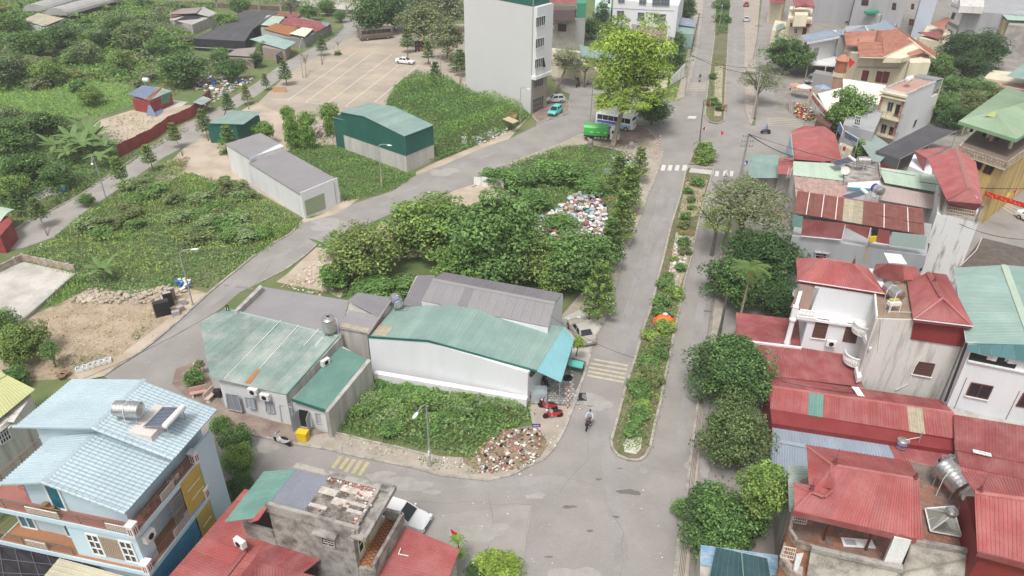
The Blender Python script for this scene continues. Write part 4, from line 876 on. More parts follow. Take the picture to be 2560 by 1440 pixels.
# --- white shed with the grey roof
def zz(x,y,s=4.8,ox=510,oy=250):return(ox+x/s,oy+y/s)
ws=thing('white_shed','long white workshop with grey roof and pale green shutter door','workshop',U(700,480,0))
A,B=U(*zz(1205,1425)),U(*zz(1630,1235));E_=U(*zz(330,850))
fl,fr_=onw(A,B,*zz(1145,1110)),onw(A,B,*zz(1597,930));ztop=(fl.z+fr_.z)/2
side=(E_-A);side.z=0;back=A+side.normalized()*(side.length*1.02)
W_=B-A;W_.z=0
q=[A,B,B+side,A+side]
mz=3.55
walls([Vector((p.x,p.y,mz))for p in(q[0],q[1],lerp(q[1],q[2],.68),lerp(q[0],q[3],.68))],0,WHITEW,ws);walls([Vector((p.x,p.y,mz+.75))for p in(lerp(q[0],q[3],.66),lerp(q[1],q[2],.66),q[2],q[3])],0,WHITEW,ws)
def up(p,z):return Vector((p.x,p.y,z))
slope([up(q[0],mz+.08),up(q[1],mz+.08),up(lerp(q[1],q[2],.665),mz+.12),up(lerp(q[0],q[3],.665),mz+.12)],GREYR,ws,pitch=.25,h=.015,n=5)
slope([up(lerp(q[0],q[3],.65),mz+.83),up(lerp(q[1],q[2],.72),mz+.83),up(q[2],mz+.85),up(q[3],mz+.85)],GREYR,ws,pitch=.25,h=.015,n=5)
MB().bar(up(lerp(q[0],q[3],.648),mz+.6),up(lerp(q[1],q[2],.718),mz+.6),.1,.42).mk('step_fascia',CLEANW,ws)
m=MB();m.prism([up(A,ztop)+towall(A,B)*.15,up(B,ztop)+towall(A,B)*.15,up(B,ztop),up(A,ztop)],0);m.mk('front_wall',CLEANW,ws)
m=MB();m.bar(up(q[0],mz+.05)+towall(A,back)*.08,up(lerp(q[0],q[3],.66),mz+.08)+towall(A,back)*.08,.08,.12);m.bar(up(lerp(q[0],q[3],.66),mz+.8)+towall(A,back)*.08,up(q[3],mz+.82)+towall(A,back)*.08,.08,.12);m.mk('gutter',STEELD,ws)
sd=[onw(A,B,*zz(*p),.2)for p in((1208,1212),(1440,1115),(1462,1300),(1235,1392))];nA=towall(A,B)
for j in range(9):MB().slab([bil(sd,0,j/9),bil(sd,1,j/9),bil(sd,1,(j+.95)/9),bil(sd,0,(j+.95)/9)],.03,nA).mk('shutter_slat',M('sage_shutter',(.30,.36,.23),.6,rand=.03),ws)
MB().tube([onw(A,B,*zz(1560,990),.22),onw(A,B,*zz(1590,1240),.22)],.05).mk('downpipe',STEELD,ws)
# --- green box shed
t=thing('green_box_shed','small square dark green tin shed by the far road','shed',U(595,320,0));z=3.3
A,B,C_=U(600,362),U(528,357),U(657,338);D=C_-A
pp=[A,B,B+D,A+D];walls([up(A,3.6),up(B,3.4),up(B+D,3.4),up(A+D,3.6)],0,GREENM,t)
slope([U(521,308,3.6),U(608,311,3.8),U(655,279,3.9),U(582,276,3.7)],GREENR,t,pitch=.25,h=.025,n=5)
n1,n2=towall(A,B),towall(A,A+D);m=MB()
for k in range(20):p=lerp(A,B,(k+.5)/20);m.bar(p+n1*.02,up(p,3.4)+n1*.02,.04)
for k in range(16):p=lerp(A,A+D,(k+.5)/16);m.bar(p+n2*.02,up(p,3.5)+n2*.02,.04)
m.mk('cladding_ribs',GREENM,t)
# --- the tall white building
A,B,C_=U(1327,285),U(1165,231),U(1365,268);D=C_-A;tt_=thing('tall_white_building','tall narrow white six storey building with a green top and dark windows','apartment building',(A+B)/2)
HT=onw(B,A,1333,17).z;walls([up(A,HT),up(B,HT),up(B+D,HT),up(A+D,HT)],0,TOWERW,tt_)
nS,nF=towall(A,B),towall(A,A+D)
q=[up(A,HT)+nS*.03+nF*.05,up(B,HT)+nS*.03,up(B+D,HT),up(A+D,HT)+nF*.05];m=MB();m.prism([up(p,HT+3.2)for p in q],HT);m.mk('green_cladding',GREENM,tt_)
walls([up(p,HT+3.2)for p in(lerp(A,B,.02),lerp(A,B,.98),lerp(A,B,.98)+D*.95,lerp(A,B,.02)+D*.95)],HT+3,GREENR,tt_,name='roof')
zs=onw(A,A+D,1337,190).z
of=nF*.9;ff=[A+of,A+D+of];walls([up(A+of,HT-.01),up(A+D+of,HT-.01),up(A+D,HT-.01),up(A,HT-.01)],zs,CLEANW,tt_,name='upper_front');MB().slab([up(A+of*1.25+(A-C_).normalized()*.3,zs+.25),up(A+D+of*1.25,zs+.25),up(A+D,zs+.25),up(A+(A-C_).normalized()*.3,zs+.25)],.6).mk('front_slab',TRIMW,tt_)
walls([up(A+nF*.04,zs),up(A+D+nF*.04,zs),up(A+D,zs),up(A,zs)],0,M('beige_stone',(.36,.31,.25),.8,col2=(.30,.26,.21),scale=2,amt=.6),tt_,name='stone_front')
def tz(x,y):return(1140+x/4.8,y/4.8)
for a in([(962,212),(1075,183),(1068,300),(962,333)],[(957,470),(1060,443),(1057,550),(955,590)],[(950,715),(1055,685),(1052,800),(948,828)]):
 window(ff[0],ff[1],[tz(*p)for p in a],tt_,TRIMW,GLASS,5,1,fw=.1,off=.05)
window(A,A+D,[tz(*p)for p in((938,945),(1047,915),(1045,1022),(938,1060))],tt_,STEELD,GLASS,5,1,off=.1)
window(A,A+D,[tz(*p)for p in((922,1190),(1052,1145),(1047,1310),(920,1365))],tt_,STEELD,M('bronze_glass',(.09,.08,.075),.3),5,3,name='entrance_gate',off=.1)
w=onw(ff[0],ff[1],1360,150,.05);MB().slab([onw(ff[0],ff[1],1359,143,.06),onw(ff[0],ff[1],1364,167,.9),onw(ff[0],ff[1],1356,168,.06)],.04).mk('open_sash',GLASS,tt_)
m=MB();m.bar(up(A,0)+nS*.05+nF*.02,up(A,HT+3)+nS*.05+nF*.02,.14);m.mk('corner_pipe',GALV,tt_)
# concrete yard with its brick kerb wall at the left
t=thing('yard_wall','low rendered brick wall round the empty concrete yard','wall',U(60,655,0))
for i,(a,b)in enumerate((((-40,700),(60,652)),((60,652),(190,680)))):
 P,Q=U(*a),U(*b);n=int((Q-P).length/.85)
 for j in range(n):MB().bar(lerp(P,Q,j/n)+UP*.45,lerp(P,Q,(j+.985)/n)+UP*.45,.2,.9+random.random()*.02).mk('wall_panel',M('brick_render',(.30,.22,.18),.9,col2=(.45,.40,.34),scale=2.5,amt=.8,rand=.08),t)
 for j in range(0,n+1,4):MB().bar(lerp(P,Q,j/n)-Vector((.15,0,0))+UP*.5,lerp(P,Q,j/n)+Vector((.15,0,0))+UP*.5,.3,1.).mk('pier',CONCP,t)
t=thing('yard_edge_wall','low grey concrete kerb along the front side of the yard','wall',U(120,740,0));MB().bar(U(190,690)+UP*.2,U(60,805)+UP*.2,.2,.4).mk('kerb_wall',CONCP,t)
# ---- buildings on the right
def gable(par,e0,e1,r0,r1,b0,b1,mat,n=8,pitch=.22,cap=None,h=.03,w=.4):
 slope([e0,e1,r1,r0],mat,par,pitch=pitch,h=h,n=n)
 if b0 is not None:slope([b0,b1,r1,r0],mat,par,pitch=pitch,h=h,n=n)
 ridge(r0,r1,cap or mat,par,w=w)
def spike(p,par,mat=None,h=1.1):
 MB().lathe(p,[(.13,0),(.16,.08),(.07,.16),(.12,.26),(.05,.34),(.08,.42),(.015,.5),(.01,h)],8).mk('finial',mat or M('finial_brown',(.16,.04,.035),.7),par)
# --- red and white house
rw=thing('red_roofed_white_house','white house with red hipped roofs, curved balconies and a blank stained side wall','house',U(2180,860,3.7))
w_=[U(2033,722,9.4),U(2183,741,9.4),U(2180,700,9.4),U(2040,680,9.4)]
Aw,Bw=U(2003,864,3.7),U(2122,883,3.7)
nw=towall(Aw,Bw);dirw=(Bw-Aw);dirw.z=0;dirw.normalize();bk=-nw
p0=up(Aw,9.6)-nw*.9;p1=up(Bw,9.6)+dirw*1.9-nw*.9
walls([p0,p1,p1+bk*5,p0+bk*5],3,CLEANW,rw)
q0,q1=up(Aw,6.75),up(Bw,6.75)+dirw*.9
walls([q0,q1,q1+bk*3,q0+bk*3],0,CLEANW,rw)
MB().slab([q0+nw*.25-dirw*1.+UP*.1,q1+nw*.25+UP*.1,q1+bk*1.2+UP*.1,q0+bk*1.2-dirw*1.+UP*.1],.22).mk('balcony_slab',TRIMW,rw)
# side block with the tank terrace and blank wall
z9=9.5;wall_top=[U(2190,797,z9),U(2286,800,z9),U(2262,690,z9),U(2182,690,z9)]
walls(wall_top,0,STAINW,rw);parapet([wall_top[0],wall_top[3]],.15,.3,TRIMW,rw,closed=False)
MB().slab([lerp(p,wall_top[0]*.25+wall_top[1]*.25+wall_top[2]*.25+wall_top[3]*.25,.04)+UP*.03 for p in wall_top],.02).mk('terrace_floor',M('brown_terrace',(.27,.19,.135),.9,col2=(.36,.28,.21),scale=1.2,amt=.7),rw)
sA,sB=U(2278,853,8.4),U(2418,872,8.4)
sd_=[U(2286,800,9.4),U(2424,817,9.4),U(2358,690,9.4),U(2266,690,9.4)]
walls(sd_,0,STAINW,rw);ns=towall(sd_[0],sd_[1])
cl=[onw(sd_[0],sd_[1],x,y,.12)for x,y in((2285,806),(2424,822),(2410,868),(2277,848))]
for i in range(12):
 a,b=i/12,(i+.985)/12;MB().slab([bil(cl,a,0),bil(cl,b,0),bil(cl,b,1),bil(cl,a,1)],.05,ns).mk('cladding_panel',REDCL,rw)
window(sd_[0],sd_[1],[(2295,905),(2337,911),(2326,942),(2281,934)],rw,WOODF,M('brown_glass',(.10,.07,.06),.4),2,4,off=.06,sill=TRIMW)
MB().tube([onw(sd_[0],sd_[1],2303,894,.1),onw(sd_[0],sd_[1],2288,915,.1),onw(sd_[0],sd_[1],2270,960,.1),onw(sd_[0],sd_[1],2240,975,.1)],.045).mk('white_pipe',ACW,rw)
MB().tube([onw(wall_top[0],wall_top[1],2204,798,.08),onw(wall_top[0],wall_top[1],2195,880,.08),onw(wall_top[0],wall_top[1],2155,960,.08)],.04).mk('white_pipe',ACW,rw)
E=[U(1994,701,9.85),U(2216,736,9.85),U(2193,650,10.3),U(2000,642,10.)]
hp0,hp1=U(2052,645,11.1),U(2134,658,11.1)
slope([U(1994,703,9.9),U(2216,737,9.9),hp1,hp0],REDR,rw,pitch=.22,n=12)
m=MB();m.slab([U(1994,703,9.9),hp0,U(1990,645,10.)],.05);m.mk('roof_hip',REDR,rw)
m=MB();m.slab([U(2216,737,9.9),hp1,U(2170,668,10.6)],.05);m.mk('roof_hip',REDR,rw)
m=MB();m.slab([hp0,U(1990,645,10.),U(2170,668,10.2),hp1],.05);m.mk('roof_back',REDR,rw)
MB().bar(U(1994,703,9.75),U(2216,737,9.75),.1,.35).mk('fascia',REDCL,rw);MB().bar(U(1993,701,9.95),U(2216,735,9.95),.07,.07).mk('gutter',TRIMW,rw)
ridge(hp0,U(1994,703,9.92),REDR,rw,w=.25);ridge(hp0,hp1,REDR,rw,w=.25);ridge(hp1,U(2216,737,9.92),REDR,rw,w=.25);spike(hp0,rw,h=.7);spike(hp1,rw,h=.9)
# hooded vent and its plastic sheet
v=[U(2195,690,9.9),U(2262,700,9.9),U(2255,660,11.6),U(2222,656,11.6)]
m=MB();m.slab([U(2196,694,10.),U(2260,704,10.),U(2258,662,11.9),U(2220,658,11.9)],.08);m.slab([U(2196,694,10.),U(2220,658,11.9),U(2190,660,10.3),U(2182,680,10.2)],.08);m.mk('stair_roof',REDR,rw)
g4=[U(2210,633,12.2),U(2252,637,12.2),U(2267,661,11.9),U(2222,657,11.9)];MB().slab(g4,.03).mk('plastic_sheet',M('white_plastic_sheet',(.72,.72,.68),.5),rw)
m=MB()
for k in range(6):m.bar(bil(g4,k/5,0)+UP*.03,bil(g4,k/5,1)+UP*.03,.04,.03)
for k in range(5):m.bar(bil(g4,0,k/4)+UP*.03,bil(g4,1,k/4)+UP*.03,.04,.03)
m.mk('sheet_grid',FRAME,rw)
# right hip
a0,a1,pk,rk=U(2283,797,9.85),U(2433,815,9.85),U(2357,742,11.6),U(2322,680,11.4);c0,c1=U(2268,703,9.9),U(2366,686,9.9)
slope([a0,a1,pk+dirw*.03,pk-dirw*.03],REDR,rw,pitch=.22,n=8)
slope([c0,a0,pk,rk],REDR,rw,pitch=.24,n=7);slope([a1,c1,rk,pk],REDR,rw,pitch=.24,n=7)
ridge(pk,a0,REDR,rw,w=.3);ridge(pk,a1,REDR,rw,w=.3);ridge(pk,rk,REDRD,rw,w=.5);spike(lerp(pk,rk,.6),rw,h=.5)
MB().bar(U(2284,800,9.75),U(2430,817,9.75),.1,.35).mk('fascia',REDRD,rw);MB().bar(U(2283,798,9.9),U(2433,816,9.9),.07,.07).mk('gutter',TRIMW,rw)
slope([U(2256,700,10.),U(2310,700,10.6),U(2290,668,10.8),U(2256,664,10.6)],REDR,rw,pitch=.24,n=2)
# windows, balconies, column
window(Aw,Bw,[(2043,797),(2073,801),(2061,847),(2030,843)],rw,WOODF,M('brown_glass',(.10,.07,.06),.4),3,5,off=.05,sill=TRIMW)
window(Aw,Bw,[(2119,808),(2148,814),(2138,858),(2107,853)],rw,WOODF,M('brown_glass',(.10,.07,.06),.4),3,5,off=.05)
MB().slab([up(q1,6.7)-dirw*.0,up(q1,6.7)+dirw*1.+bk*.2,up(q1,3.6)+dirw*1.+bk*.2,up(q1,3.6)],.1,nw).mk('side_wall',CLEANW,rw)
def curved_balcony(x,y,z):
 c=U(x,y,z);m=MB();n=9;pts=[]
 for k in range(n):a=R(150+k*22);pts.append(c+Vector((math.cos(a)*1.,math.sin(a)*1.,0)))
 m.slab(pts,.2,UP);o=m.mk('curved_balcony',TRIMW,rw);m=MB()
 m.tube([p+UP*.75 for p in pts],.09,6);m.mk('handrail',TRIMW,o)
 for i in range(n-1):
  for j in(0,.5):MB().lathe(lerp(pts[i],pts[i+1],j),[(.06,0),(.09,.25),(.05,.45),(.07,.7)],6).mk('baluster',TRIMW,o)
curved_balcony(2160,825,6.6);curved_balcony(2138,900,3.9)
MB().prism([U(2160,838,6.8),U(2172,832,6.8),U(2186,866,6.6),U(2174,872,6.6)],6.3).mk('balcony_arm',TRIMW,rw);MB().prism([U(2138,918,3.9),U(2148,914,3.9),U(2155,942,3.9),U(2144,946,3.9)],3.4).mk('balcony_arm',TRIMW,rw)
balus(q0+nw*.2-dirw*.9+UP*.12,q0+nw*.2+dirw*.55+UP*.12,.75,TRIMW,rw,gap=.25)
cp=U(1967,858,3.6);MB().lathe(cp,[(.3,0),(.3,.2),(.24,.3),(.22,2.5),(.33,2.6),(.33,2.75),(.26,2.8)],14).mk('column',TRIMW,rw,smooth=True)
cp2=cp+UP*2.8;MB().box(cp2+UP*.6+bk*.2,(.5,.5,1.2),math.atan2(dirw.y,dirw.x)).mk('corner_pillar',TRIMW,rw);MB().bar(cp2+UP*1.1,cp2+UP*3.6+bk*1.6+dirw*.4,.3,.3).mk('sloping_pillar',TRIMW,rw)
walls([cp2+UP*.05-nw*0,q0+UP*.05,q0+bk*1.4+UP*.05,cp2+bk*1.4+UP*.05],6.3,TRIMW,rw,name='balcony_deck')
MB().slab([q0+bk*.9-dirw*1.6+UP*.3,q0+bk*.9+dirw*.2+UP*.3,q0+bk*.9+dirw*.4+UP*2.7,q0+bk*.9-dirw*1.2+UP*2.7],.1,nw).mk('recess_wall',M('recess_render',(.38,.25,.21),.9),rw)
t=thing('satellite_dish','white satellite dish on the corner balcony of the red and white house','satellite dish',U(1993,735,7.4));c=U(1993,733,7.7);n=Vector((-.2,-.9,.45)).to_track_quat('Z','Y').to_matrix()
MB().lathe(c,[(.02,.0),(.3,.04),(.45,.12),(.44,.13),(.28,.06),(.02,.02)],18,n).mk('dish',ACW,t,smooth=True);MB().bar(c,c-UP*.7,.05).bar(c,c+Vector((-.1,-.5,.3)),.02).mk('mount',STEELD,t)
ac_unit(onw(Aw,Bw,2078,858,.3),nw,'white air conditioner between the two brown windows of the white house')
tank_h(U(2234,728,10.35),Vector((.18,-1,0)),.56,1.7,'horizontal steel tank on the brown terrace of the red and white house',legs=.4)
t=thing('water_filter_cart','white metal frame with a box on the terrace below the tank','metal frame',U(2232,778,9.6));c=U(2230,775,9.6);m=MB()
for dx in(-.45,.45):
 for dy in(-.3,.3):m.bar(c+Vector((dx,dy,0)),c+Vector((dx,dy,.8)),.04)
m.bar(c+Vector((-.45,-.3,0)),c+Vector((1.6,-.4,.05)),.04);m.bar(c+Vector((-.5,-.5,0)),c+Vector((.1,.2,1.6)),.04);m.mk('frame',FRAME,t);MB().box(c+UP*.7,(1.,.5,.3),.1).mk('box',ACW,t);MB().box(c+Vector((0,.15,.93)),(.8,.3,.12),.1).mk('tray',OCHREP,t)
# --- green roofed white house at the right edge
t,l=house('right_edge_house','white house with green roof and dark sliding windows at the right edge','house',[(2424,880,8.6),(2640,925,8.6),(2640,700,8.6),(2400,690,8.6)],0,CLEANW)
A,B=l[0],l[1]
r0,r1=U(2507,663,10.4),U(2600,880,10.4)
slope([U(2385,669,9.2),U(2417,858,9.2),U(2585,862,10.),U(2512,662,10.3)],GREENR,t,pitch=.24,h=.02,n=8)
slope([U(2700,680,9.2),U(2760,870,9.2),U(2585,862,10.),U(2512,662,10.3)],GREENR,t,pitch=.24,h=.02,n=8);ridge(U(2512,662,10.35),U(2590,872,10.05),PALEG,t,w=.6)
MB().bar(U(2385,669,9.15),U(2416,857,9.15),.08,.08).mk('gutter',TRIMW,t);MB().bar(U(2417,858,9.2),U(2590,860,9.5),.15,.18).mk('fascia',PALEG,t)
c0=[onw(A,B,x,y,.5)for x,y in((2418,862),(2660,862),(2660,920),(2421,880))]
for i in range(8):
 q=[bil(c0,i/8,0),bil(c0,(i+.98)/8,0),bil(c0,(i+.98)/8,1),bil(c0,i/8,1)];MB().slab(q,.03,towall(A,B)).mk('skirt_sheet',M('blue_green_sheet',(.13,.29,.31),.5,rand=.15)if i not in(5,6)else BEIGER,t)
wpan(A,B,[(2427,880),(2542,912),(2535,925),(2420,902)],DARK,t,'loggia_opening',off=.02);MB().bar(onw(A,B,2420,902,.1),onw(A,B,2600,938,.1),.2,.12).mk('loggia_sill',TRIMW,t)
window(A,B,[(2429,957),(2483,967),(2468,999),(2415,988)],t,WOODF,GLASS,2,1,off=.06,hood=None,sill=TRIMW)
window(A,B,[(2560,983),(2612,993),(2598,1025),(2541,1015)],t,WOODF,GLASS,2,1,off=.06)
MB().tube([onw(A,B,2417,858,.2),onw(A,B,2363,1003,.2)],.1).mk('downpipe',CABLE,t)
m=MB();m.tube([onw(A,B,2417,944,.03),onw(A,B,2383,1027,.03),onw(A,B,2510,1058,.03),onw(A,B,2549,978,.03)],.02,4);m.mk('cable',CABLE,t)
t2=thing('hanging_laundry','white and dark clothes hanging in the loggia of the right edge house','laundry',onw(A,B,2490,893,.1)-UP*.5)
for k,(x,mt)in enumerate(((2478,PINKW),(2490,TRIMW),(2502,BLACKN),(2530,TRIMW))):
 c=onw(A,B,x,893+k*3,.12);MB().box(c,(.5,.06,.55),math.atan2(B.y-A.y,B.x-A.x)+.05*k).mk('garment',mt,t2)
# --- low red roofs in front of the red and white house
t,l=house('red_lean_to','low building under dark red ribbed roofs around the white house','building',[(1845,790,2.5),(1990,810,2.5),(2150,980,2.3),(2130,1000,2.3),(1930,985,2.3),(1850,880,2.3)],0,CONCW)
slope([U(1840,781,3.7),U(1840,848,3.4),U(2003,868,3.4),U(2006,800,3.7)],REDRD,t,pitch=.2,h=.04,n=4)
slope([U(1846,852,3.35),U(2122,883,3.55),U(2160,968,2.95),U(1850,930,2.9)][::1],REDRD,t,pitch=.2,h=.035,n=14)
slope([U(1900,935,2.8),U(2352,1000,2.9),U(2385,1030,3.3),U(1935,968,3.3)],REDRD,t,pitch=.25,h=.03,n=10)
MB().bar(U(1845,851,3.5),U(2003,870,3.5),.25,.18).mk('white_flashing',TRIMW,t)
t,l=house('long_red_shed','long shed with bright red ribbed roof, one green sheet and dark red side','shed',[(1930,1058,2.4),(2388,1128,2.4),(2384,1032,3.2),(1920,965,3.2)],0,REDCL)
A,B=l[0],l[1]
P=[U(1925,1022,2.7),U(2396,1099,2.75),U(2384,1030,3.35),U(1932,965,3.35)]
N_=24;alt={5:(GREEND,'green roof sheet'),6:(GREEND,'green roof sheet'),18:(CLEARR,'yellowed plastic roof sheet'),19:(CLEARR,'yellowed plastic roof sheet')}
slope(P,REDR,t,pitch=.2,h=.035,n=N_,alt=alt);ridge(P[3],P[2],REDR,t,w=.35)
q=[P[0]-UP*.1,P[1]-UP*.1,U(2392,1130,1.5),U(1928,1058,1.5)]
for i in range(24):
 c=[bil(q,i/24,0),bil(q,(i+.99)/24,0),bil(q,(i+.99)/24,1),bil(q,i/24,1)];MB().slab(c,.03,nrm(*q[:3])).mk('cladding_panel',REDCL,t);m=MB();
 for j in range(4):m.bar(bil(c,(j+.5)/4,0)+Vector((0,-.03,0)),bil(c,(j+.5)/4,1)+Vector((0,-.03,0)),.05,.03)
 m.mk('panel_rib',REDCL,t)
MB().slab([U(2129,966,3.42),U(2146,968,3.42),U(2162,991,3.2),U(2145,989,3.2)],.05).mk('white_board',TRIMW,t)
t,l=house('low_grey_red_shed','low building with blue grey and red ribbed roof below the long red shed','shed',[(1932,1075,1.4),(2310,1150,1.4),(2390,1210,1.2),(1990,1180,1.2),(1935,1150,1.2)],0,CONCW)
slope([U(1930,1060,2.),U(2218,1106,2.),U(2240,1152,1.75),U(1932,1098,1.75)],BLUEGR,t,pitch=.2,h=.035,n=13);slope([U(2216,1106,2.),U(2375,1131,2.),U(2400,1180,1.75),U(2238,1150,1.75)],REDRD,t,pitch=.2,h=.035,n=6)
MB().bar(U(1930,1100,1.8),U(2440,1195,1.8),.4,.07).mk('gutter',M('grey_gutter',(.33,.37,.42),.6),t)
slope([U(1928,1102,1.75),U(2030,1120,1.75),U(2030,1215,1.1),U(1925,1200,1.1)],BLUEGR,t,pitch=.2,h=.035,n=4)
m=MB();m.prism([U(2030,1120,1.7),U(2300,1170,1.7),U(2300,1250,1.5),U(2030,1220,1.5)],0);m.mk('wall',CONCW,t)
t,l=house('right_red_sheds','wide faded red metal roofs below the right edge house','shed',[(2370,1020,3.),(2640,1060,3.),(2640,1240,2.4),(2400,1180,2.4)],0,CONCW)
slope([U(2388,1125,3.),U(2640,1172,3.),U(2640,1078,3.5),U(2384,1036,3.5)],REDRD,t,pitch=.24,h=.025,n=10)
slope([U(2400,1165,2.7),U(2640,1215,2.7),U(2640,1172,2.95),U(2390,1125,2.95)],REDRD,t,pitch=.24,h=.02,n=9);slope([U(2390,1210,2.2),U(2640,1265,2.2),U(2640,1210,2.7),U(2396,1160,2.7)],REDR,t,pitch=.24,h=.03,n=10)
tank_v(U(2251,1118,1.95),.42,.72,'small squat steel tank with blue print on the faded red roof',legs=.08,band=BANDB)
t=thing('antenna_mast','thin white pole with a side pipe beside the small squat tank','pole',U(2294,1116,2));MB().tube([U(2293,1117,2.),U(2306,1079,3.6)],.04).mk('mast',GALV,t);MB().tube([U(2262,1100,2.9),U(2300,1093,2.9)],.03).mk('side_pipe',ACW,t)
t=thing('white_plastic_gutter','short white slotted tray lying on the wide red roof','tray',U(2455,1133,3.2));a,b=U(2432,1127,3.2),U(2478,1138,3.15);MB().bar(a,b,.35,.08).mk('tray',TRIMW,t);m=MB();[m.bar(lerp(a,b,k),lerp(a,b,k+.16),.06,.1)for k in(.32,.55,.78)];m.mk('slots',REDCL,t)
# --- terrace house at lower right
th=thing('terrace_house','house with bright red ribbed roof over a brick tiled terrace, bottom right','house',U(2150,1300,3))
zt=6.2
outl=[U(1985,1270,zt),U(1972,1335,zt),U(1990,1365,zt),U(2040,1382,zt),U(2253,1428,zt),U(2450,1380,zt),U(2410,1260,zt),U(2360,1170,zt),U(2260,1150,zt),U(2100,1160,zt),U(2000,1200,zt)]
walls(outl,0,M('brick_orange_wall',(.42,.17,.09),.85,col2=(.50,.30,.20),scale=3,amt=.7,rand=.05),th)
m=MB();c=sum((p for p in outl),Vector())/len(outl)
tl=bpy.data.objects.new('terrace_floor',None);
fl=MB().slab([lerp(p,c,.015)+UP*.03 for p in outl],.02).mk('terrace_floor',M('grimy_floor',(.20,.165,.14),.92,col2=(.115,.09,.075),scale=1.1,amt=.9,fine=.1),th)
ux=(U(2253,1428,zt)-U(2040,1382,zt)).normalized();uy=Vector((-ux.y,ux.x,0));o=U(2040,1382,zt+.035);nt=0;rr=random.Random(3)
def inpoly(p,P):
 r=False;n=len(P)
 for i in range(n):
  a,b=P[i],P[(i+1)%n]
  if(a.y>p.y)!=(b.y>p.y)and p.x<(b.x-a.x)*(p.y-a.y)/(b.y-a.y)+a.x:r=not r
 return r
for j in range(0,20):
 for i in range(-4,24):
  p=o+ux*(i*.42+(j%2)*.21)+uy*(.15+j*.42)
  if nt<290 and inpoly(p,outl)and(j<8 or i>12)and rr.random()<.9:MB().box(p,(.39,.39,.02),math.atan2(ux.y,ux.x)).mk('floor_tile',OLDTILE,fl);nt+=1
for a,b in zip(outl[:5],outl[1:5]):MB().bar(a+UP*.25,b+UP*.25,.2,.5).mk('parapet',M('worn_parapet',(.42,.33,.27),.9,col2=(.15,.11,.09),scale=2,amt=.8),th)
E0,E1=U(1984,1276,9.2),U(2308,1351,9.2)
R0,R1=U(2041,1166,10.2),U(2298,1197,10.2)
slope([E0,E1,U(2298,1197,10.4),U(2088,1160,10.4)],REDR,th,pitch=.17,h=.04,n=14)
slope([U(2274,1153,9.5),U(2016,1112,9.5),U(2080,1160,10.4),U(2298,1197,10.4)],REDR,th,pitch=.17,h=.04,n=12)
slope([U(2016,1112,9.5),U(2022,1212,9.5),U(2083,1222,10.1),U(2080,1160,10.4)],REDR,th,pitch=.17,h=.035,n=5)
slope([U(1984,1206,9.3),U(1986,1272,9.2),U(2030,1230,9.75),U(2028,1226,9.75)],REDR,th,pitch=.2,h=.03,n=3)
MB().slab([U(1984,1206,9.3),U(2022,1212,9.45),U(2060,1236,9.8),U(2030,1228,9.8)],.05).mk('roof_hip',REDR,th)
for a,b in((U(2016,1112,9.55),U(2080,1160,10.42)),(U(2080,1160,10.42),U(2298,1197,10.42)),(U(2080,1160,10.42),U(2083,1222,10.05)),(U(2083,1222,10.05),U(2060,1240,9.9)),(U(2028,1228,9.8),U(2060,1240,9.9)),(U(2028,1228,9.8),U(1986,1272,9.25)),(U(1984,1206,9.35),U(2028,1228,9.8))):ridge(a,b,REDR,th,w=.22)
MB().bar(E0-UP*.2,U(2290,1352,8.95),.12,.42).mk('fascia',REDRD,th)
spike(U(2087,1160,10.42),th,h=1.3);spike(U(2028,1226,9.8),th,h=.9);spike(U(2288,1196,10.4),th,h=.5)
for a,b in((U(2073,1301,9.),U(2058,1352,6.2)),(U(2180,1330,9.),U(2163,1376,6.2))):MB().bar(Vector((b.x,b.y,9.1)),b,.12).mk('post',WOODF,th)
m=MB();m.prism([U(2235,1345,9.),U(2280,1350,9.),U(2277,1320,9.),U(2240,1320,9.)],6.2);m.mk('stair_wall',TRIMW,th)
t=thing('white_door_leaf','white door leaf lying on the brick tiled terrace','door',U(2150,1352,6.3));q=[U(2102,1343,6.42),U(2180,1349,6.42),U(2190,1371,6.32),U(2110,1366,6.32)];MB().slab(q,.05).mk('leaf',TRIMW,t);MB().slab([bil(q,.08,.2)+UP*.015,bil(q,.42,.2)+UP*.015,bil(q,.42,.8)+UP*.015,bil(q,.08,.8)+UP*.015],.01).mk('panel',GREYW,t)
for nm,q in(('window_bars',[(1986,1284),(2021,1290),(2014,1311),(1980,1305)]),('window_bars',[(1960,1366),(1990,1372),(1983,1400),(1950,1392)])):
 c=[U(x,y,6.4+(1 if k<2 else 0))for k,(x,y)in enumerate(q)];m=MB()
 for i in range(4):m.bar(c[i],c[(i+1)%4],.05)
 for k in range(1,6):m.bar(bil(c,k/6,0),bil(c,k/6,1),.03)
 for k in range(1,3):m.bar(bil(c,0,k/3),bil(c,1,k/3),.03)
 m.mk(nm,PINKW,th)
# corner balcony beneath
m=MB();m.prism([U(1960,1370,4.6),U(1952,1410,4.6),U(1975,1440,4.6),U(2010,1460,4.6),U(2030,1385,4.6)],0);m.mk('lower_balcony',M('brick_orange_wall',(.42,.17,.09)),th)
MB().slab([U(1964,1385,4.64),U(1956,1410,4.64),U(1980,1438,4.64),U(2005,1440,4.64),U(2012,1392,4.64)],.02).mk('balcony_floor',CONC,th)
parapet([U(1958,1372,4.6),U(1950,1410,4.6),U(1973,1442,4.6),U(2010,1465,4.6)],.15,.6,M('worn_parapet',(.42,.33,.27)),th,closed=False)
MB().slab([U(1993,1386,5.9),U(2010,1383,5.9),U(1990,1438,4.7),U(1982,1437,4.7)],.1).mk('white_shutter',TRIMW,th)
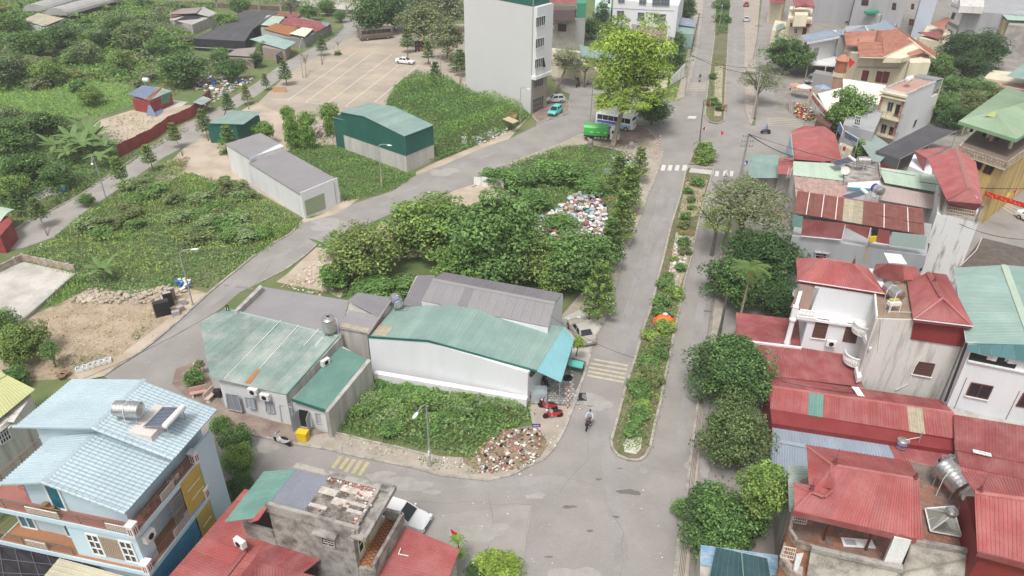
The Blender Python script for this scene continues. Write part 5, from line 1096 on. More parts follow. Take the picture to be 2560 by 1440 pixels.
# big mossy concrete slab wall in front
ms=M('mossy_concrete',(.46,.43,.37),.93,col2=(.12,.10,.085),scale=.8,amt=.8,fine=.12,contrast=(.42,.66),bump=.4)
t=thing('mossy_side_wall','large mossy grey cement wall of the terrace house at the bottom edge','wall',U(2200,1420,3))
m=MB();q=[U(2028,1372,6.9),U(2262,1432,6.9),U(2278,1358,7.2),U(2462,1398,7.)]
m.slab([U(2028,1374,6.75),U(2256,1428,6.75),U(2450,1388,6.75),U(2330,1640,1.5),U(1990,1600,1.)],.25);m.mk('slab',ms,t)
m=MB();m.bar(U(2028,1370,6.85),U(2256,1424,6.85),.3,.3);m.bar(U(2280,1352,6.85),U(2452,1385,6.85),.3,.3);m.mk('coping',OLDW,t)
m=MB();m.slab([U(2256,1424,6.8),U(2280,1352,6.8),U(2452,1385,6.8),U(2380,1640,3.),U(2250,1640,3.)],.3);m.mk('slab',ms,t)
# tanks, skylight pyramid on the terrace
tk=U(2378,1192,7.9);tank_h(U(2382,1192,7.7),Vector((.35,-1,-.25)),.72,1.9,'large horizontal steel tank over the stained terrace, bottom right',legs=.9)
for(x,y,r,h,lb)in((2342,1190,.36,1.3,'rusty open topped steel cylinder behind its brighter twin'),(2356,1192,.36,1.5,'bright steel cylinder with a neck beside the large tank')):
 p=U(x,y,6.7);t=thing('steel_cylinder',lb,'cylinder',p);mt=STEEL if 'bright'in lb else M('rusty_steel',(.30,.22,.17),.6,metal=.4)
 MB().lathe(p,[(r*.9,0),(r,.05),(r,h),(r*.93,h+.02),(r*.9,h-.05),(r*.86,h*.6)],16).mk('barrel',mt,t,smooth=True)
 MB().lathe(p+UP*(h+.02),[(r*.5,0),(r*.5,.4),(r*.42,.4),(r*.42,.1)],14).mk('neck',STEELD,t);m=MB();[m.bar(p+Vector((a,b,0)),p+Vector((a*1.1,b*1.1,-.45)),.04)for a in(-.3,.3)for b in(-.3,.3)];m.mk('legs',STEELD,t)
t=thing('skylight_pyramid','pyramid shaped glass skylight with a turbine vent on the stained terrace','skylight',U(2360,1300,6.25))
b_=[U(2313,1272,6.5),U(2391,1262,6.5),U(2405,1340,6.5),U(2325,1326,6.5)];ap=U(2376,1288,7.9);apx=[ap+Vector((a*.22,b*.22,0))for a,b in((-1,1),(1,1),(1,-1),(-1,-1))]
b_=[U(2313,1272,6.5),U(2385,1266,6.5),U(2404,1341,6.5),U(2326,1327,6.5)]
gl=M('greenish_glass',(.42,.44,.38),.2,spec=.6)
for i in range(4):j=(i+1)%4;MB().slab([b_[i],b_[j],apx[j],apx[i]],.03).mk('pane',gl,t)
m=MB()
for i in range(4):j=(i+1)%4;m.bar(b_[i],b_[j],.09);m.bar(b_[i]+UP*.02,apx[i]+UP*.03,.06);m.bar((b_[i]+b_[j])/2+UP*.02,(apx[i]+apx[j])/2+UP*.03,.04)
m.mk('frame',FRAME,t);m=MB()
for i in range(1,9):
 for(i0,i1,i2,i3)in((3,2,2,3),):
  m.bar(lerp(b_[3],apx[3],i/12)+UP*.02,lerp(b_[2],apx[2],i/12)+UP*.02,.05)
for i in range(1,12):m.bar(lerp(b_[3],b_[2],i/12)+UP*.02,lerp(lerp(b_[3],b_[2],i/12),lerp(apx[3],apx[2],i/12),.7)+UP*.02,.04)
m.mk('grid',M('dark_grid',(.10,.10,.095),.7),t)
MB().lathe(ap,[(.22,0),(.2,.15),(.34,.2),(.38,.35),(.3,.5),(.1,.56)],18).mk('turbine_vent',STEEL,t,smooth=True)
# second red roof house at far right bottom
t,l=house('second_terrace_house','neighbouring house with a bright red ribbed roof at the right edge, bottom','house',[(2415,1240,8.3),(2450,1390,8.3),(2640,1440,8.3),(2640,1250,8.3)],0,REDCL)
slope([U(2443,1379,9.),U(2660,1436,9.),U(2660,1258,10.),U(2436,1228,10.)],REDR,t,pitch=.17,h=.04,n=10);slope([U(2402,1178,9.3),U(2660,1215,9.3),U(2660,1258,10.),U(2436,1228,10.)],REDR,t,pitch=.17,h=.04,n=10);ridge(U(2436,1228,10.05),U(2660,1258,10.05),REDR,t)
MB().bar(U(2443,1383,8.85),U(2660,1441,8.85),.1,.4).mk('fascia',REDRD,t);spike(U(2450,1228,10.05),t,h=1.2)
MB().slab([U(2395,1265,6.45),U(2418,1262,6.45),U(2420,1295,6.4),U(2395,1290,6.4)],.05).mk('red_sheet',REDR,t)
t,l=house('green_tin_patch','small green ribbed roof beside the light green tree, bottom right','shed',[(1972,1168,5.5),(2020,1170,5.5),(1990,1278,5.),(1975,1278,5.)],0,CONCW);slope([U(1968,1164,5.8),U(1973,1281,5.2),U(2030,1281,5.2),U(2025,1164,5.8)],GREENR2,t,pitch=.2,h=.03,n=5)
# blue and dark tin roofs, bottom
t,l=house('blue_tin_shed','shed with faded blue ribbed roof partly under dark netting, bottom edge','shed',[(1750,1375,2.6),(1925,1405,2.6),(1940,1500,2.6),(1750,1500,2.6)],0,CONCW)
slope([U(1752,1362,2.9),U(1750,1412,2.7),U(1945,1440,2.7),U(1945,1388,2.9)],M('faded_blue_sheet',(.19,.33,.46),.6,col2=(.45,.48,.5),scale=2,amt=.8),t,pitch=.22,h=.04,n=4)
g5=[U(1790,1368,3.2),U(1918,1396,3.2),U(1945,1560,3.1),U(1750,1560,3.1)];MB().slab(g5,.02).mk('dark_net',M('dark_teal_net',(.03,.07,.08),.9,col2=(.05,.10,.11),scale=1,amt=.7),t)
m=MB();
for k in range(12):m.tube([bil(g5,k/11,v)+UP*(.03+.03*math.sin(k+v*9))for v in(0,.25,.5,.75,1)],.012,3)
m.mk('net_lines',M('teal_line',(.12,.28,.30),.9),t);MB().tube([bil(g5,.5,0)+UP*.05,bil(g5,.55,.4)+UP*.06,bil(g5,.5,1)+UP*.05],.035).mk('hose',GREENR,t)
# ---- buildings, upper right
# --- brown roofed grey house
bg=thing('brown_roofed_house','grey walled house with a rust brown ribbed roof and pale plastic sheets','house',U(2130,600,4))
pb=[U(1980,590,6.6),U(2316,640,6.6),U(2330,560,6.6),U(2000,500,6.6)]
walls(pb,0,GREYW,bg);A,B=pb[0],pb[1]
P=[U(1984,532,7.6),U(2312,587,7.6),U(2308,525,8.3),U(1994,478,8.3)]
N_=26;alt={10:(CLEARR,'pale plastic sheet'),11:(CLEARR,'pale plastic sheet'),12:(CLEARR,'pale plastic sheet'),13:(CLEARR,'pale plastic sheet')}
slope(P,BROWNR,bg,pitch=.2,h=.035,n=N_,alt=alt);MB().bar(P[3],P[2],.2,.12).mk('ridge_flashing',REDR,bg)
m=MB()
for x in(.1,.22,.33,.7,.88):m.bar(bil(P,x,0)+UP*.05,bil(P,x,1)+UP*.05,.1,.04)
m.mk('joint_strip',PINKW,bg)
n=towall(A,B)
for q,mt,nm in(([(2007,548),(2113,559),(2104,598),(2003,588)],REDRD,'side_sheet'),([(2113,560),(2180,570),(2172,598),(2113,568)],REDRD,'side_sheet'),([(2196,573),(2226,578),(2222,617),(2190,608)],REDRD,'side_sheet'),([(2230,580),(2318,590),(2312,624),(2222,612)],M('sage_grey_sheet',(.34,.42,.39),.6),'side_sheet'),([(1982,537),(2008,542),(2004,570),(1980,566)],GREEND,'side_sheet')):
 wpan(A,B,q,mt,bg,nm,off=.25,t=.05)
wpan(A,B,[(2180,572),(2196,574),(2193,605),(2176,600)],DARK,bg,'opening',off=.1);MB().box(onw(A,B,2183,597,.3),(.9,.2,.6),.2).mk('yellow_board',YPLAST,bg)
m=MB();m.bar(onw(A,B,2169,604,.3),onw(A,B,2222,613,.3),.1,.1);m.bar(onw(A,B,2002,590,.3),onw(A,B,2104,600,.3),.08,.08);m.bar(onw(A,B,2104,600,.3),onw(A,B,2113,562,.3),.08,.08);m.bar(onw(A,B,2177,570,.3),onw(A,B,2169,604,.3),.1,.1);m.mk('white_trim',TRIMW,bg)
window(A,B,[(2041,630),(2068,633),(2065,650),(2037,646)],bg,FRAME,GLASS,2,2,off=.05,hood=GREYW)
MB().tube([U(2322,610,6.6),onw(A,B,2302,676,.2)],.12).mk('downpipe',CABLE,bg)
m=MB();m.slab([onw(A,B,2172,605,.04),onw(A,B,2176,605,.04),onw(A,B,2162,655,.04),onw(A,B,2157,655,.04)],.01,n);m.mk('rust_streak',M('rust_streak',(.45,.34,.17),.9),bg)
# --- pale green roofs with tanks
pg=thing('pale_green_roofed_house','low house with long pale green roofs and a messy tank platform','house',U(2150,440,3))
walls([U(1985,455,5.6),U(2345,520,5.6),U(2350,440,5.9),U(1985,405,5.9)],0,STAINW,pg)
slope([U(1983,438,6.4),U(2110,452,6.4),U(2100,409,6.8),U(1983,403,6.8)],PALEG,pg,pitch=.22,h=.02,n=9)
slope([U(2212,457,6.4),U(2348,481,6.4),U(2345,438,6.8),U(2196,418,6.8)],PALEG,pg,pitch=.22,h=.02,n=10)
slope([U(2200,500,5.9),U(2345,525,5.9),U(2348,490,6.3),U(2205,462,6.3)],M('pinkish_sheet',(.42,.34,.31),.8),pg,pitch=.3,h=.02,n=8)
slope([U(1990,497,5.9),U(2112,520,5.9),U(2120,452,6.3),U(1985,438,6.3)],M('pink_boards',(.46,.31,.27),.85,col2=(.26,.18,.15),scale=2,amt=.7),pg,pitch=.8,h=.05,n=5)
q=[U(2110,452,6.9),U(2200,446,6.9),U(2196,412,6.9),U(2115,405,6.9)];walls(q,0,OLDW,pg,name='tank_platform');parapet([q[1],q[2],q[3]],.2,.4,OLDW,pg,closed=False)
walls([U(2118,468,6.6),U(2200,473,6.6),U(2198,446,6.6),U(2122,446,6.6)],0,CLEANW,pg,name='white_block');MB().bar(U(2118,470,6.55),U(2176,474,6.55),.1,.3).mk('blue_band',BLUEC,pg)
walls([U(2220,500,5.),U(2340,520,5.),U(2335,500,5.),U(2225,480,5.)],0,SHEDW,pg,name='ledge')
tank_h(U(2159,401,8.3),Vector((1,-.12,0)),.52,1.6,'white topped horizontal tank on concrete legs between pale green roofs',legs=.8)
tank_h(U(2195,474,7.4),Vector((.25,-1,0)),.55,1.4,'steel tank with a blue brand ring above the brown roof',legs=.5,band=M('band_blue',(.03,.05,.32)))
heater(U(2130,396,8.2),Vector((-.1,1,0)),Vector((-1,-.1,0)),'solar heater sloping left by the white topped tank',L=1.6,w=2.3,r=.2,tilt=.6)
heater(U(2161,478,7.4),Vector((-.1,1,0)),Vector((-1,-.1,0)),'blue solar heater just above the rust brown roof',L=1.3,w=2.3,r=.24,tilt=.7)
t=thing('satellite_dish','round pale satellite dish at the edge of the pale green roof','satellite dish',U(2113,440,6.9));c=U(2113,427,7.5);n=Vector((-.3,-.85,.5)).to_track_quat('Z','Y').to_matrix();MB().lathe(c,[(.02,.0),(.35,.05),(.55,.15),(.53,.17),(.33,.07),(.02,.03)],18,n).mk('dish',PINKW,t,smooth=True);MB().bar(c,c-UP*.6,.06).mk('mount',STEELD,t)
t=thing('metal_ladder','small white ladder leaning on the left end of the pale green roof','ladder',U(1975,447,5.5));a,b=U(1970,447,5.2),U(1977,418,6.9);s=Vector((.22,0,0));m=MB();m.bar(a-s,b-s,.05);m.bar(a+s,b+s,.05);[m.bar(lerp(a-s,b-s,k/6),lerp(a+s,b+s,k/6),.04)for k in range(1,6)];m.mk('frame',FRAME,t)
# --- red roof with hipped end beside the street
t,l=house('red_roofed_shop','shop with a broad red gable roof beside the flower shop street','house',[(1983,395,4.6),(2095,405,4.6),(2085,350,4.6),(2060,330,4.6),(1985,330,4.6)],0,CLEANW)
ra,rb=U(2041,316,6.4),U(2058,404,6.3)
slope([U(1978,328,5.4),U(1987,398,5.4),rb,ra],REDR,t,pitch=.24,h=.02,n=7);slope([U(2088,335,5.4),U(2104,400,5.4),rb,ra],REDR,t,pitch=.24,h=.02,n=7);MB().slab([U(1978,328,5.42),U(2010,314,5.9),ra+UP*.02,ra+Vector((-.4,-.4,0))],.04).mk('roof_hip',REDR,t);MB().slab([ra,U(2062,316,5.9),U(2088,335,5.42)],.04).mk('roof_hip',REDR,t);ridge(ra,rb,PINKW if False else REDR,t,w=.5)
MB().slab([U(1978,335,5.2),U(1985,395,5.2),U(1975,398,2.5),U(1966,380,2.5)],.1).mk('blue_side',M('pale_blue_side',(.45,.55,.63),.7),t)
t,l=house('small_red_annex','small bright red roof left of the pale green roofs','shed',[(1948,430,4.),(1984,434,4.),(1984,402,4.3),(1948,400,4.3)],0,CONCW);slope([U(1943,434,4.3),U(1986,438,4.3),U(1986,399,4.7),U(1947,395,4.7)],REDR,t,pitch=.24,h=.02,n=4)
MB().slab([U(1960,398,5.),U(2090,412,5.),U(2090,404,5.2),U(1960,394,5.2)],.1).mk('red_eave',REDR,t)
t,l=house('aqua_awning','pale green awning roof behind the sparse roadside tree','awning',[(1875,440,3.),(1945,440,3.),(1945,392,3.2),(1880,390,3.2)],0,CONCW);slope([U(1870,445,3.1),U(1945,445,3.1),U(1948,388,3.5),U(1875,386,3.5)],GREENR,t,pitch=.25,h=.02,n=6)
# --- tower house with red roof and stained side wall
tw2=thing('narrow_red_roof_house','tall narrow house with red gable roof, roof cage and stained white wall','house',U(2370,560,4))
zq=8.;q=[U(2342,535,zq),U(2448,552,zq),U(2440,430,zq),U(2350,420,zq)]
walls(q,0,M('streaked_white_wall',(.66,.655,.64),.88,col2=(.12,.11,.10),scale=1.6,amt=.9,streak=True,contrast=(.55,.7)),tw2)
ra,rb=U(2392,370,11.2),U(2424,470,11.2)
slope([U(2318,396,10.1),U(2367,500,10.1),rb,ra],REDR,tw2,pitch=.24,h=.02,n=9);slope([U(2440,405,10.1),U(2457,508,10.1),rb,ra],REDR,tw2,pitch=.24,h=.02,n=9);ridge(ra,rb,M('dusty_ridge',(.35,.17,.15),.8),tw2,w=.45)
MB().slab([rb-UP*.05,U(2367,502,10.),U(2370,514,9.),U(2440,526,9.),U(2455,510,10.)],.06,Vector((0,-1,.2)).normalized()).mk('gable_panel',REDCL if False else REDRD,tw2)
MB().slab([U(2318,396,10.1),U(2318,396,9.2),U(2367,505,9.2),U(2367,500,10.1)],.06,Vector((-1,0,0))).mk('side_fascia',REDRD,tw2)
c=[U(2362,514,9.),U(2440,528,9.),U(2437,550,8.05),U(2358,536,8.05)];m=MB()
for k in range(15):m.bar(bil(c,k/14,0),bil(c,k/14,1),.04)
for k in range(4):m.bar(bil(c,0,k/3),bil(c,1,k/3),.05)
for k in range(7):a=bil(c,(k+.5)/7,.5);m.lathe(a,[(.18,-.02),(.18,.02),(.15,.02),(.15,-.02)],10,Matrix.Rotation(R(90),3,'X'))
m.mk('cage_grille',M('pale_gold_bars',(.55,.45,.35),.6),tw2)
for p in(U(2356,536,8),U(2442,552,8)):MB().bar(p,p+UP*1.9,.3).mk('corner_post',OLDW,tw2)
walls([p+UP*.02 for p in(lerp(q[0],q[2],.06),lerp(q[1],q[3],.06),lerp(q[2],q[0],.06),lerp(q[3],q[1],.06))],7.9,M('brown_terrace',(.27,.19,.135)),tw2,name='roof_floor')
w2=thing('white_gable_house','white walled house with a red roof ending in a sharp point left of the tower','house',U(2310,420,3));walls([U(2272,415,5.4),U(2330,440,5.4),U(2330,400,5.4),U(2285,385,5.4)],0,CLEANW,w2)
m=MB();m.slab([U(2285,376,7.),U(2380,364,7.2),U(2318,396,7.2),U(2309,432,5.2)],.06);m.mk('roof',REDR,w2)
ms_=U(2290,410,4);window(U(2272,415,0),U(2330,440,0),[(2287,418),(2296,420),(2293,432),(2283,430)],w2,FRAME,GLASS,2,2)
# --- yellow villa with the green roof
yv=thing('yellow_villa','old yellow villa with a broad green hipped roof over an open terrace','villa',U(2490,420,3))
zq=8.2;q=[U(2385,378,zq),U(2512,422,zq),U(2640,330,zq),U(2480,290,zq)];walls([lerp(q[0],q[2],.03),lerp(q[1],q[3],.03),lerp(q[2],q[0],.03),lerp(q[3],q[1],.03)],0,YELLW,yv)
MB().slab([p+UP*.12 for p in q],.35).mk('terrace_slab',CREAMW,yv);MB().slab([lerp(p,(q[0]+q[2])/2,.03)+UP*.15 for p in q],.02).mk('terrace_floor',M('grimy_brown_floor',(.19,.14,.115),.9),yv)
balus(q[0]+UP*.12,q[1]+UP*.12,.8,M('aged_baluster',(.45,.36,.27),.9,col2=(.2,.15,.1),scale=2,amt=.7),yv,gap=.4,r=.09);balus(q[1]+UP*.12,lerp(q[1],q[2],.6)+UP*.12,.8,M('aged_baluster',(.45,.36,.27)),yv,gap=.4,r=.09)
e0,e1,e2,e3=U(2397,303,11.2),U(2541,348,11.2),U(2700,250,11.2),U(2520,215,11.2);pk0,pk1=U(2487,279,12.8),U(2600,245,12.8)
slope([e0,e1,pk0+Vector((.05,0,0)),pk0],LEAFR,yv,pitch=.3,h=.02,n=9);slope([e1,e2,pk1,pk0],LEAFR,yv,pitch=.3,h=.02,n=9);slope([e0,e3,pk1,pk0],LEAFR,yv,pitch=.3,h=.02,n=7)
MB().bar(e0-UP*.2,e1-UP*.2,.15,.45).mk('fascia',M('green_fascia',(.22,.36,.20),.6),yv);MB().bar(e1-UP*.2,e2-UP*.2,.15,.45).mk('fascia',M('green_fascia',(.22,.36,.20),.6),yv)
for a,b in((e0,pk0),(e1,pk0),(pk0,pk1)):ridge(a,b,LEAFR,yv,w=.25)
MB().slab([pk0+UP*.1,U(2463,289,12.4),U(2500,296,12.3)],.04).mk('roof_patch',M('yellow_green',(.36,.42,.16),.7),yv)
for x,y in((2407,338),(2523,372)):p=U(x,y,8.3);MB().bar(p,p+UP*2.7,.35).mk('column',CREAMW,yv)
A,B=lerp(q[0],q[2],.03),lerp(q[1],q[3],.03)
for qq in([(2425,388),(2462,400),(2450,425),(2420,412)],[(2470,405),(2492,410),(2475,437),(2456,430)]):window(A,B,qq,yv,REDWOOD,DARK,2,1,off=.06)
t=thing('hanging_laundry','clothes hanging on the terrace under the green hipped roof','laundry',U(2475,340,9.5))
for x,y,mt in((2430,323,BLACKN),(2462,334,BLACKN),(2472,337,TRIMW),(2480,345,M('pink_cloth',(.6,.25,.2),.9)),(2495,345,BLACKN)):MB().box(U(x,y,9.9),(.6,.08,.8),.35).mk('garment',mt,t)
lb_=[U(2445,455,3.9),U(2500,478,3.9)];MB().slab([lb_[0],lb_[1],lb_[1]+Vector((.6,1.2,0)),lb_[0]+Vector((.6,1.2,0))],.3).mk('lower_balcony',OLDW,yv);balus(lb_[0],lb_[1],.7,M('aged_baluster',(.45,.36,.27)),yv,gap=.35,r=.08)
t=thing('street_banner','long red banner with yellow ornament strung across the back street','banner',U(2510,510,3));a,b=U(2465,478,4.6),U(2575,512,4.6);MB().slab([a,b,b-UP*.65,a-UP*.65],.03,Vector((.2,-1,.1)).normalized()).mk('cloth',REDC,t)
m=MB();nn=Vector((.2,-1,.1)).normalized()*.03;d=(b-a).normalized()
for k in range(9):
 p=lerp(a,b,.06+k*.105)-UP*(.32+.1*math.sin(k*2.1))+nn
 for j in range(3):an=k*1.3+j*2.1;m.bar(p,p+(d*math.cos(an)+UP*math.sin(an))*.24,.1,.02)
m.mk('ornament',YCLOTH,t)
# --- narrow cream house with balconies
A,B,C_=U(2231,360),U(2175,345),U(2320,313);D=C_-A;H_=8.6
nh=thing('narrow_balcony_house','narrow cream three storey house with brick trimmed balconies and a blank white side','house',(A+B)/2)
fA,fB=onw(A,B,2268,238),onw(A,B,2206,226);Hn=8.5
walls([up(A,Hn),up(B,Hn),up(B+D*.8,Hn),up(A+D*.8,Hn)],0,STAINW if False else CLEANW,nh);walls([up(A+D*.8,Hn-2.6),up(B+D*.8,Hn-2.6),up(B+D,Hn-2.6),up(A+D,Hn-2.6)],0,CLEANW,nh)
nF=towall(A,B);nS=towall(A,A+D)
walls([up(A,Hn-.05)+nF*.1,up(B,Hn-.05)+nF*.1,up(B,Hn-.05)+nF*.02,up(A,Hn-.05)+nF*.02],0,CREAMW,nh,name='front_wall')
parapet([up(A,Hn),up(A+D*.8,Hn),up(B+D*.8,Hn),up(B,Hn)],.15,.45,STAINW,nh,name='roof_parapet');MB().slab([lerp(up(p,Hn+.04),up((A+B)/2+D*.4,Hn+.04),.05)for p in(A,A+D*.8,B+D*.8,B)],.02).mk('roof_floor',M('pink_roof_floor',(.47,.29,.23),.85),nh)
for zz_,hh in((Hn-.1,.3),(Hn-.75,.2)):MB().bar(up(A,zz_)+nF*.35+(A-B).normalized()*.3,up(B,zz_)+nF*.35+(B-A).normalized()*.3,.7,hh).mk('cornice',CREAMW,nh)
for zf in(4.35,1.25):
 a,b=up(A,zf)+nF*.55+(A-B).normalized()*.35,up(B,zf)+nF*.55+(B-A).normalized()*.35;MB().bar(a,b,1.1,.28).mk('balcony_slab',CREAMW,nh)
 a2,b2=a+nF*.45+UP*.15,b+nF*.45+UP*.15;railing([a2-nF*1.,a2,b2,b2-nF*1.],.85,RAILB,nh,rails=5,post=1.,name='railing')
for s_,zb in((A,0),(B,0)):
 for k in range(12):
  z=1.5+k*.52
  if 4.2<z<4.5 or z>Hn-1:continue
  MB().box(up(s_,z)+nF*.12+((B-A)if s_ is A else(A-B)).normalized()*.2,(.42,.12,.46),math.atan2((B-A).y,(B-A).x)).mk('brick_quoin',BRICKM,nh)
for q in([(2221,255),(2235,257),(2229,279),(2217,277)],[(2205,310),(2218,313),(2212,336),(2200,333)]):window(A,B,q,nh,STEELD,GLASS,2,1,off=.15)
for q in([(2241,260),(2253,262),(2246,294),(2234,290)],[(2225,316),(2236,319),(2229,350),(2218,346)]):window(A,B,q,nh,STEELD,DARK,1,1,off=.15,name='door')
window(A,A+D,[(2288,301),(2294,298),(2287,317),(2281,320)],nh,STEELD,GLASS,1,1,off=.05)
MB().slab([up(A+D*.78,Hn+.5)+nS*.1,up(A+D*1.02,Hn+.2)+nS*.1,up(B+D*1.02,Hn+.2),up(B+D*.78,Hn+.5)],.06).mk('rear_roof',GREYR,nh);MB().slab([up(A+D*.8,Hn+.1)+nS*.06,up(A+D*1.,Hn)+nS*.06,up(A+D*1.,Hn-.9)+nS*.06,up(A+D*.8,Hn-1.3)+nS*.06],.04,nS).mk('green_screen',GREENR,nh);MB().bar(up(A+D,0)+nS*.02,up(A+D,Hn+.2)+nS*.02,.15).mk('rear_post',CREAMW,nh)
c=up(lerp(A,B,.55)+D*.35,Hn+1.5);tank_h(c,D,.45,1.7,'pale horizontal tank on the roof of the narrow balcony house',legs=.9,mat=ACW)
t,l=house('grey_vine_house','plain grey house behind the climbing vine with a white barred window','house',[(2108,312,4.4),(2185,330,4.4),(2215,262,5.4),(2130,250,5.4)],0,GREYW)
window(l[0],l[1],[(2139,289),(2153,292),(2149,315),(2135,311)],t,FRAME,GLASS,3,3,off=.08)
slope([U(2142,345,2.6),U(2190,415,2.3),U(2235,370,2.8),U(2160,318,3.1)],M('sage_flat_roof',(.27,.34,.31),.7),t,pitch=.4,h=.015,n=4)
for nm,q,lb,dx in(('billboard',[(2112,327),(2145,346),(2142,364),(2110,343)],'blue and purple billboard with white lettering and three round emblems',0),('billboard',[(2100,305),(2108,322),(2104,341),(2094,324)],'blue shop sign seen edge on beside the vine',1)):
 c=[U(x,y,4.9 if i<2 else 3.6)for i,(x,y)in enumerate(q)];t=thing(nm,lb,'sign',up(c[3],0));n=nrm(c[0],c[1],c[2]);n=-n if n.dot(Vector((0,-1,.3)))<0 else n
 MB().slab(c,.08,n).mk('panel',M('sign_blue',(.10,.20,.42),.5,col2=(.16,.14,.32),scale=1,amt=.8),t);m=MB();[m.bar(c[i],c[(i+1)%4],.1)for i in range(4)];m.mk('frame',TRIMW,t)
 m=MB();T_=lambda u,v:bil(c,u,v)+n*.02
 rr=random.Random(2)
 for row,(u0,u1,v,hh)in enumerate(((.06,.92,.22,.2),(.06,.55,.45,.07),(.06,.5,.58,.07),(.06,.45,.7,.07),(.06,.6,.84,.07))):
  u=u0
  while u<u1:
   w_=hh*.28;m.bar(T_(u,v-hh/2),T_(u,v+hh/2),.05*hh*5,.012);
   if rr.random()<.7:m.bar(T_(u,v-hh/2),T_(u+w_,v-hh/2),.04*hh*5,.012)
   if rr.random()<.6:m.bar(T_(u+w_,v-hh/2),T_(u+w_,v+hh/2),.045*hh*5,.012)
   u+=w_*1.9+(.05 if rr.random()<.2 else 0)
 m.mk('lettering',FRAME,t)
 if not dx:
  for u in(.62,.77,.92):MB().lathe(T_(u,.72),[(.2,0),(.2,.02),(.14,.022)],14,n.to_track_quat('Z','Y').to_matrix()).mk('emblem',FRAME,t)
 for i in(2,3):MB().bar(up(c[i],0),c[i],.08).mk('post',STEELD,t)
t,l=house('yellow_gate_wall','pale yellow wall with a red and white poster beside the vine','wall',[(2098,362,2.6),(2130,375,2.6),(2133,368,2.6),(2101,356,2.6)],0,CREAMW)
A,B=l[0],l[1];wpan(A,B,[(2106,357),(2117,361),(2110,388),(2101,384)],TRIMW,t,'poster',off=.04);wpan(A,B,[(2108,366),(2115,368),(2112,378),(2106,375)],REDC,t,'poster_print',off=.08)
# --- black shade net house
t=thing('shade_net_canopy','large black shade net stretched over poles below the narrow balcony house','shade net',U(2280,380,0));gq=[U(2190,380,3.),U(2248,405,3.),U(2390,325,3.4),U(2320,312,3.4)];m=MB()
def sag(u,v):return bil([U(2190,378,3.),U(2250,398,3.),U(2392,328,3.4),U(2318,313,3.4)],u,v)-UP*(.35*math.sin(math.pi*u)*math.sin(math.pi*v*3)**2)
for i in range(6):
 for j in range(9):m.poly([sag((i+a)/6,(j+b)/9)for a,b in((0,0),(1,0),(1,1),(0,1))])
m.mk('net',GREYN,t)
m=MB();a,b=sag(0,0),sag(1,0);m.poly([a,b,b-UP*1.6,a-UP*1.6]);m.mk('net_side',M('side_net',(.10,.10,.105),.9),t);MB().poly([a-UP*1.6,b-UP*1.6,up(b,0),up(a,0)]).mk('red_tarp',REDCL,t)
for p in((0,0),(1,0),(1,.5),(1,1),(0,1),(0,.5)):s_=sag(*p);MB().bar(up(s_,0),s_+UP*.2,.08).mk('pole',GALV,t)
m=MB();m.tube([sag(1,k/6)+UP*.05 for k in range(7)],.05);m.tube([sag(0,k/6)+UP*.05 for k in range(7)],.05);m.mk('rail',GALV,t)
# --- cream canopies and flower shop
t=thing('cream_canopy','two cream sheet metal canopies over the flower shop yard','canopy',U(2130,230,0))
for q in([U(2107,196,6.6),U(2215,213,6.6),U(2205,263,5.4),U(2108,245,5.4)],[U(2044,234,4.9),U(2103,219,5.3),U(2112,262,4.6),U(2072,286,3.9)]):slope(q,CREAMR,t,pitch=.4,h=.015,n=5,name='canopy_sheet')
for x,y,z in((2108,245,5.3),(2200,258,5.3),(2072,284,3.8),(2046,236,4.8),(2110,200,6.5),(2103,222,5.2)):p=U(x,y,z);MB().bar(up(p,0),p,.1).mk('post',GALV,t)
walls([U(2140,270,4.6),U(2200,268,4.6),U(2195,250,4.6),U(2130,250,4.6)],0,GREYW,t,name='wall')
c=[U(2032,235,4.6),U(2063,275,4.2),U(2061,288,3.1),U(2029,246,3.5)];t=thing('shop_sign','red and white shop fascia sign at the flower shop','sign',up(c[2],0));n=Vector((-1,-.6,.1)).normalized()
MB().slab(c,.12,n).mk('panel',M('sign_red',(.48,.05,.06),.5),t);m=MB();m.bar(c[0]+UP*.1,c[1]+UP*.1,.15,.25);m.bar(c[3]-UP*.1,c[2]-UP*.1,.15,.25);m.mk('frame',CREAMR,t);m=MB()
for i in range(9):
 u=.1+i*.045;a=bil(c,u,.3)+n*.04;b=bil(c,u,.7)+n*.04;m.bar(a,b,.05,.02);
 if i%2:m.bar(a,bil(c,u+.03,.3)+n*.04,.04,.02)
m.mk('lettering',FRAME,t);cc=[bil(c,u,v)+n*.05 for u,v in((.58,.25),(.9,.25),(.9,.75),(.58,.75))];m=MB();[m.bar(cc[i],cc[(i+1)%4],.07,.03)for i in range(4)];m.bar(bil(cc,.15,.5),bil(cc,.85,.5),.1,.03);m.mk('boxed_lettering',FRAME,t)
for p in(c[2],c[3]):MB().bar(up(p,0),p,.1).mk('post',GALV,t)
walls([U(2040,300,2.8),U(2075,318,2.8),U(2090,300,2.8),U(2055,280,2.8)],0,M('brown_shop',(.16,.08,.07),.9),t,name='shop_interior')
def parasol(x,y,z,r,mt,label,hub=None):
 p=U(x,y,z);t=thing('parasol',label,'parasol',up(p,0));n=8
 for k in range(n):
  a0,a1=2*math.pi*k/n,2*math.pi*(k+1)/n;MB().slab([p+UP*r*.35,p+Vector((math.cos(a0)*r,math.sin(a0)*r,0)),p+Vector((math.cos(a1)*r,math.sin(a1)*r,0))],.02).mk('canopy_gore',mt,t)
 MB().bar(up(p,0),p+UP*r*.4,.06).mk('pole',GALV,t)
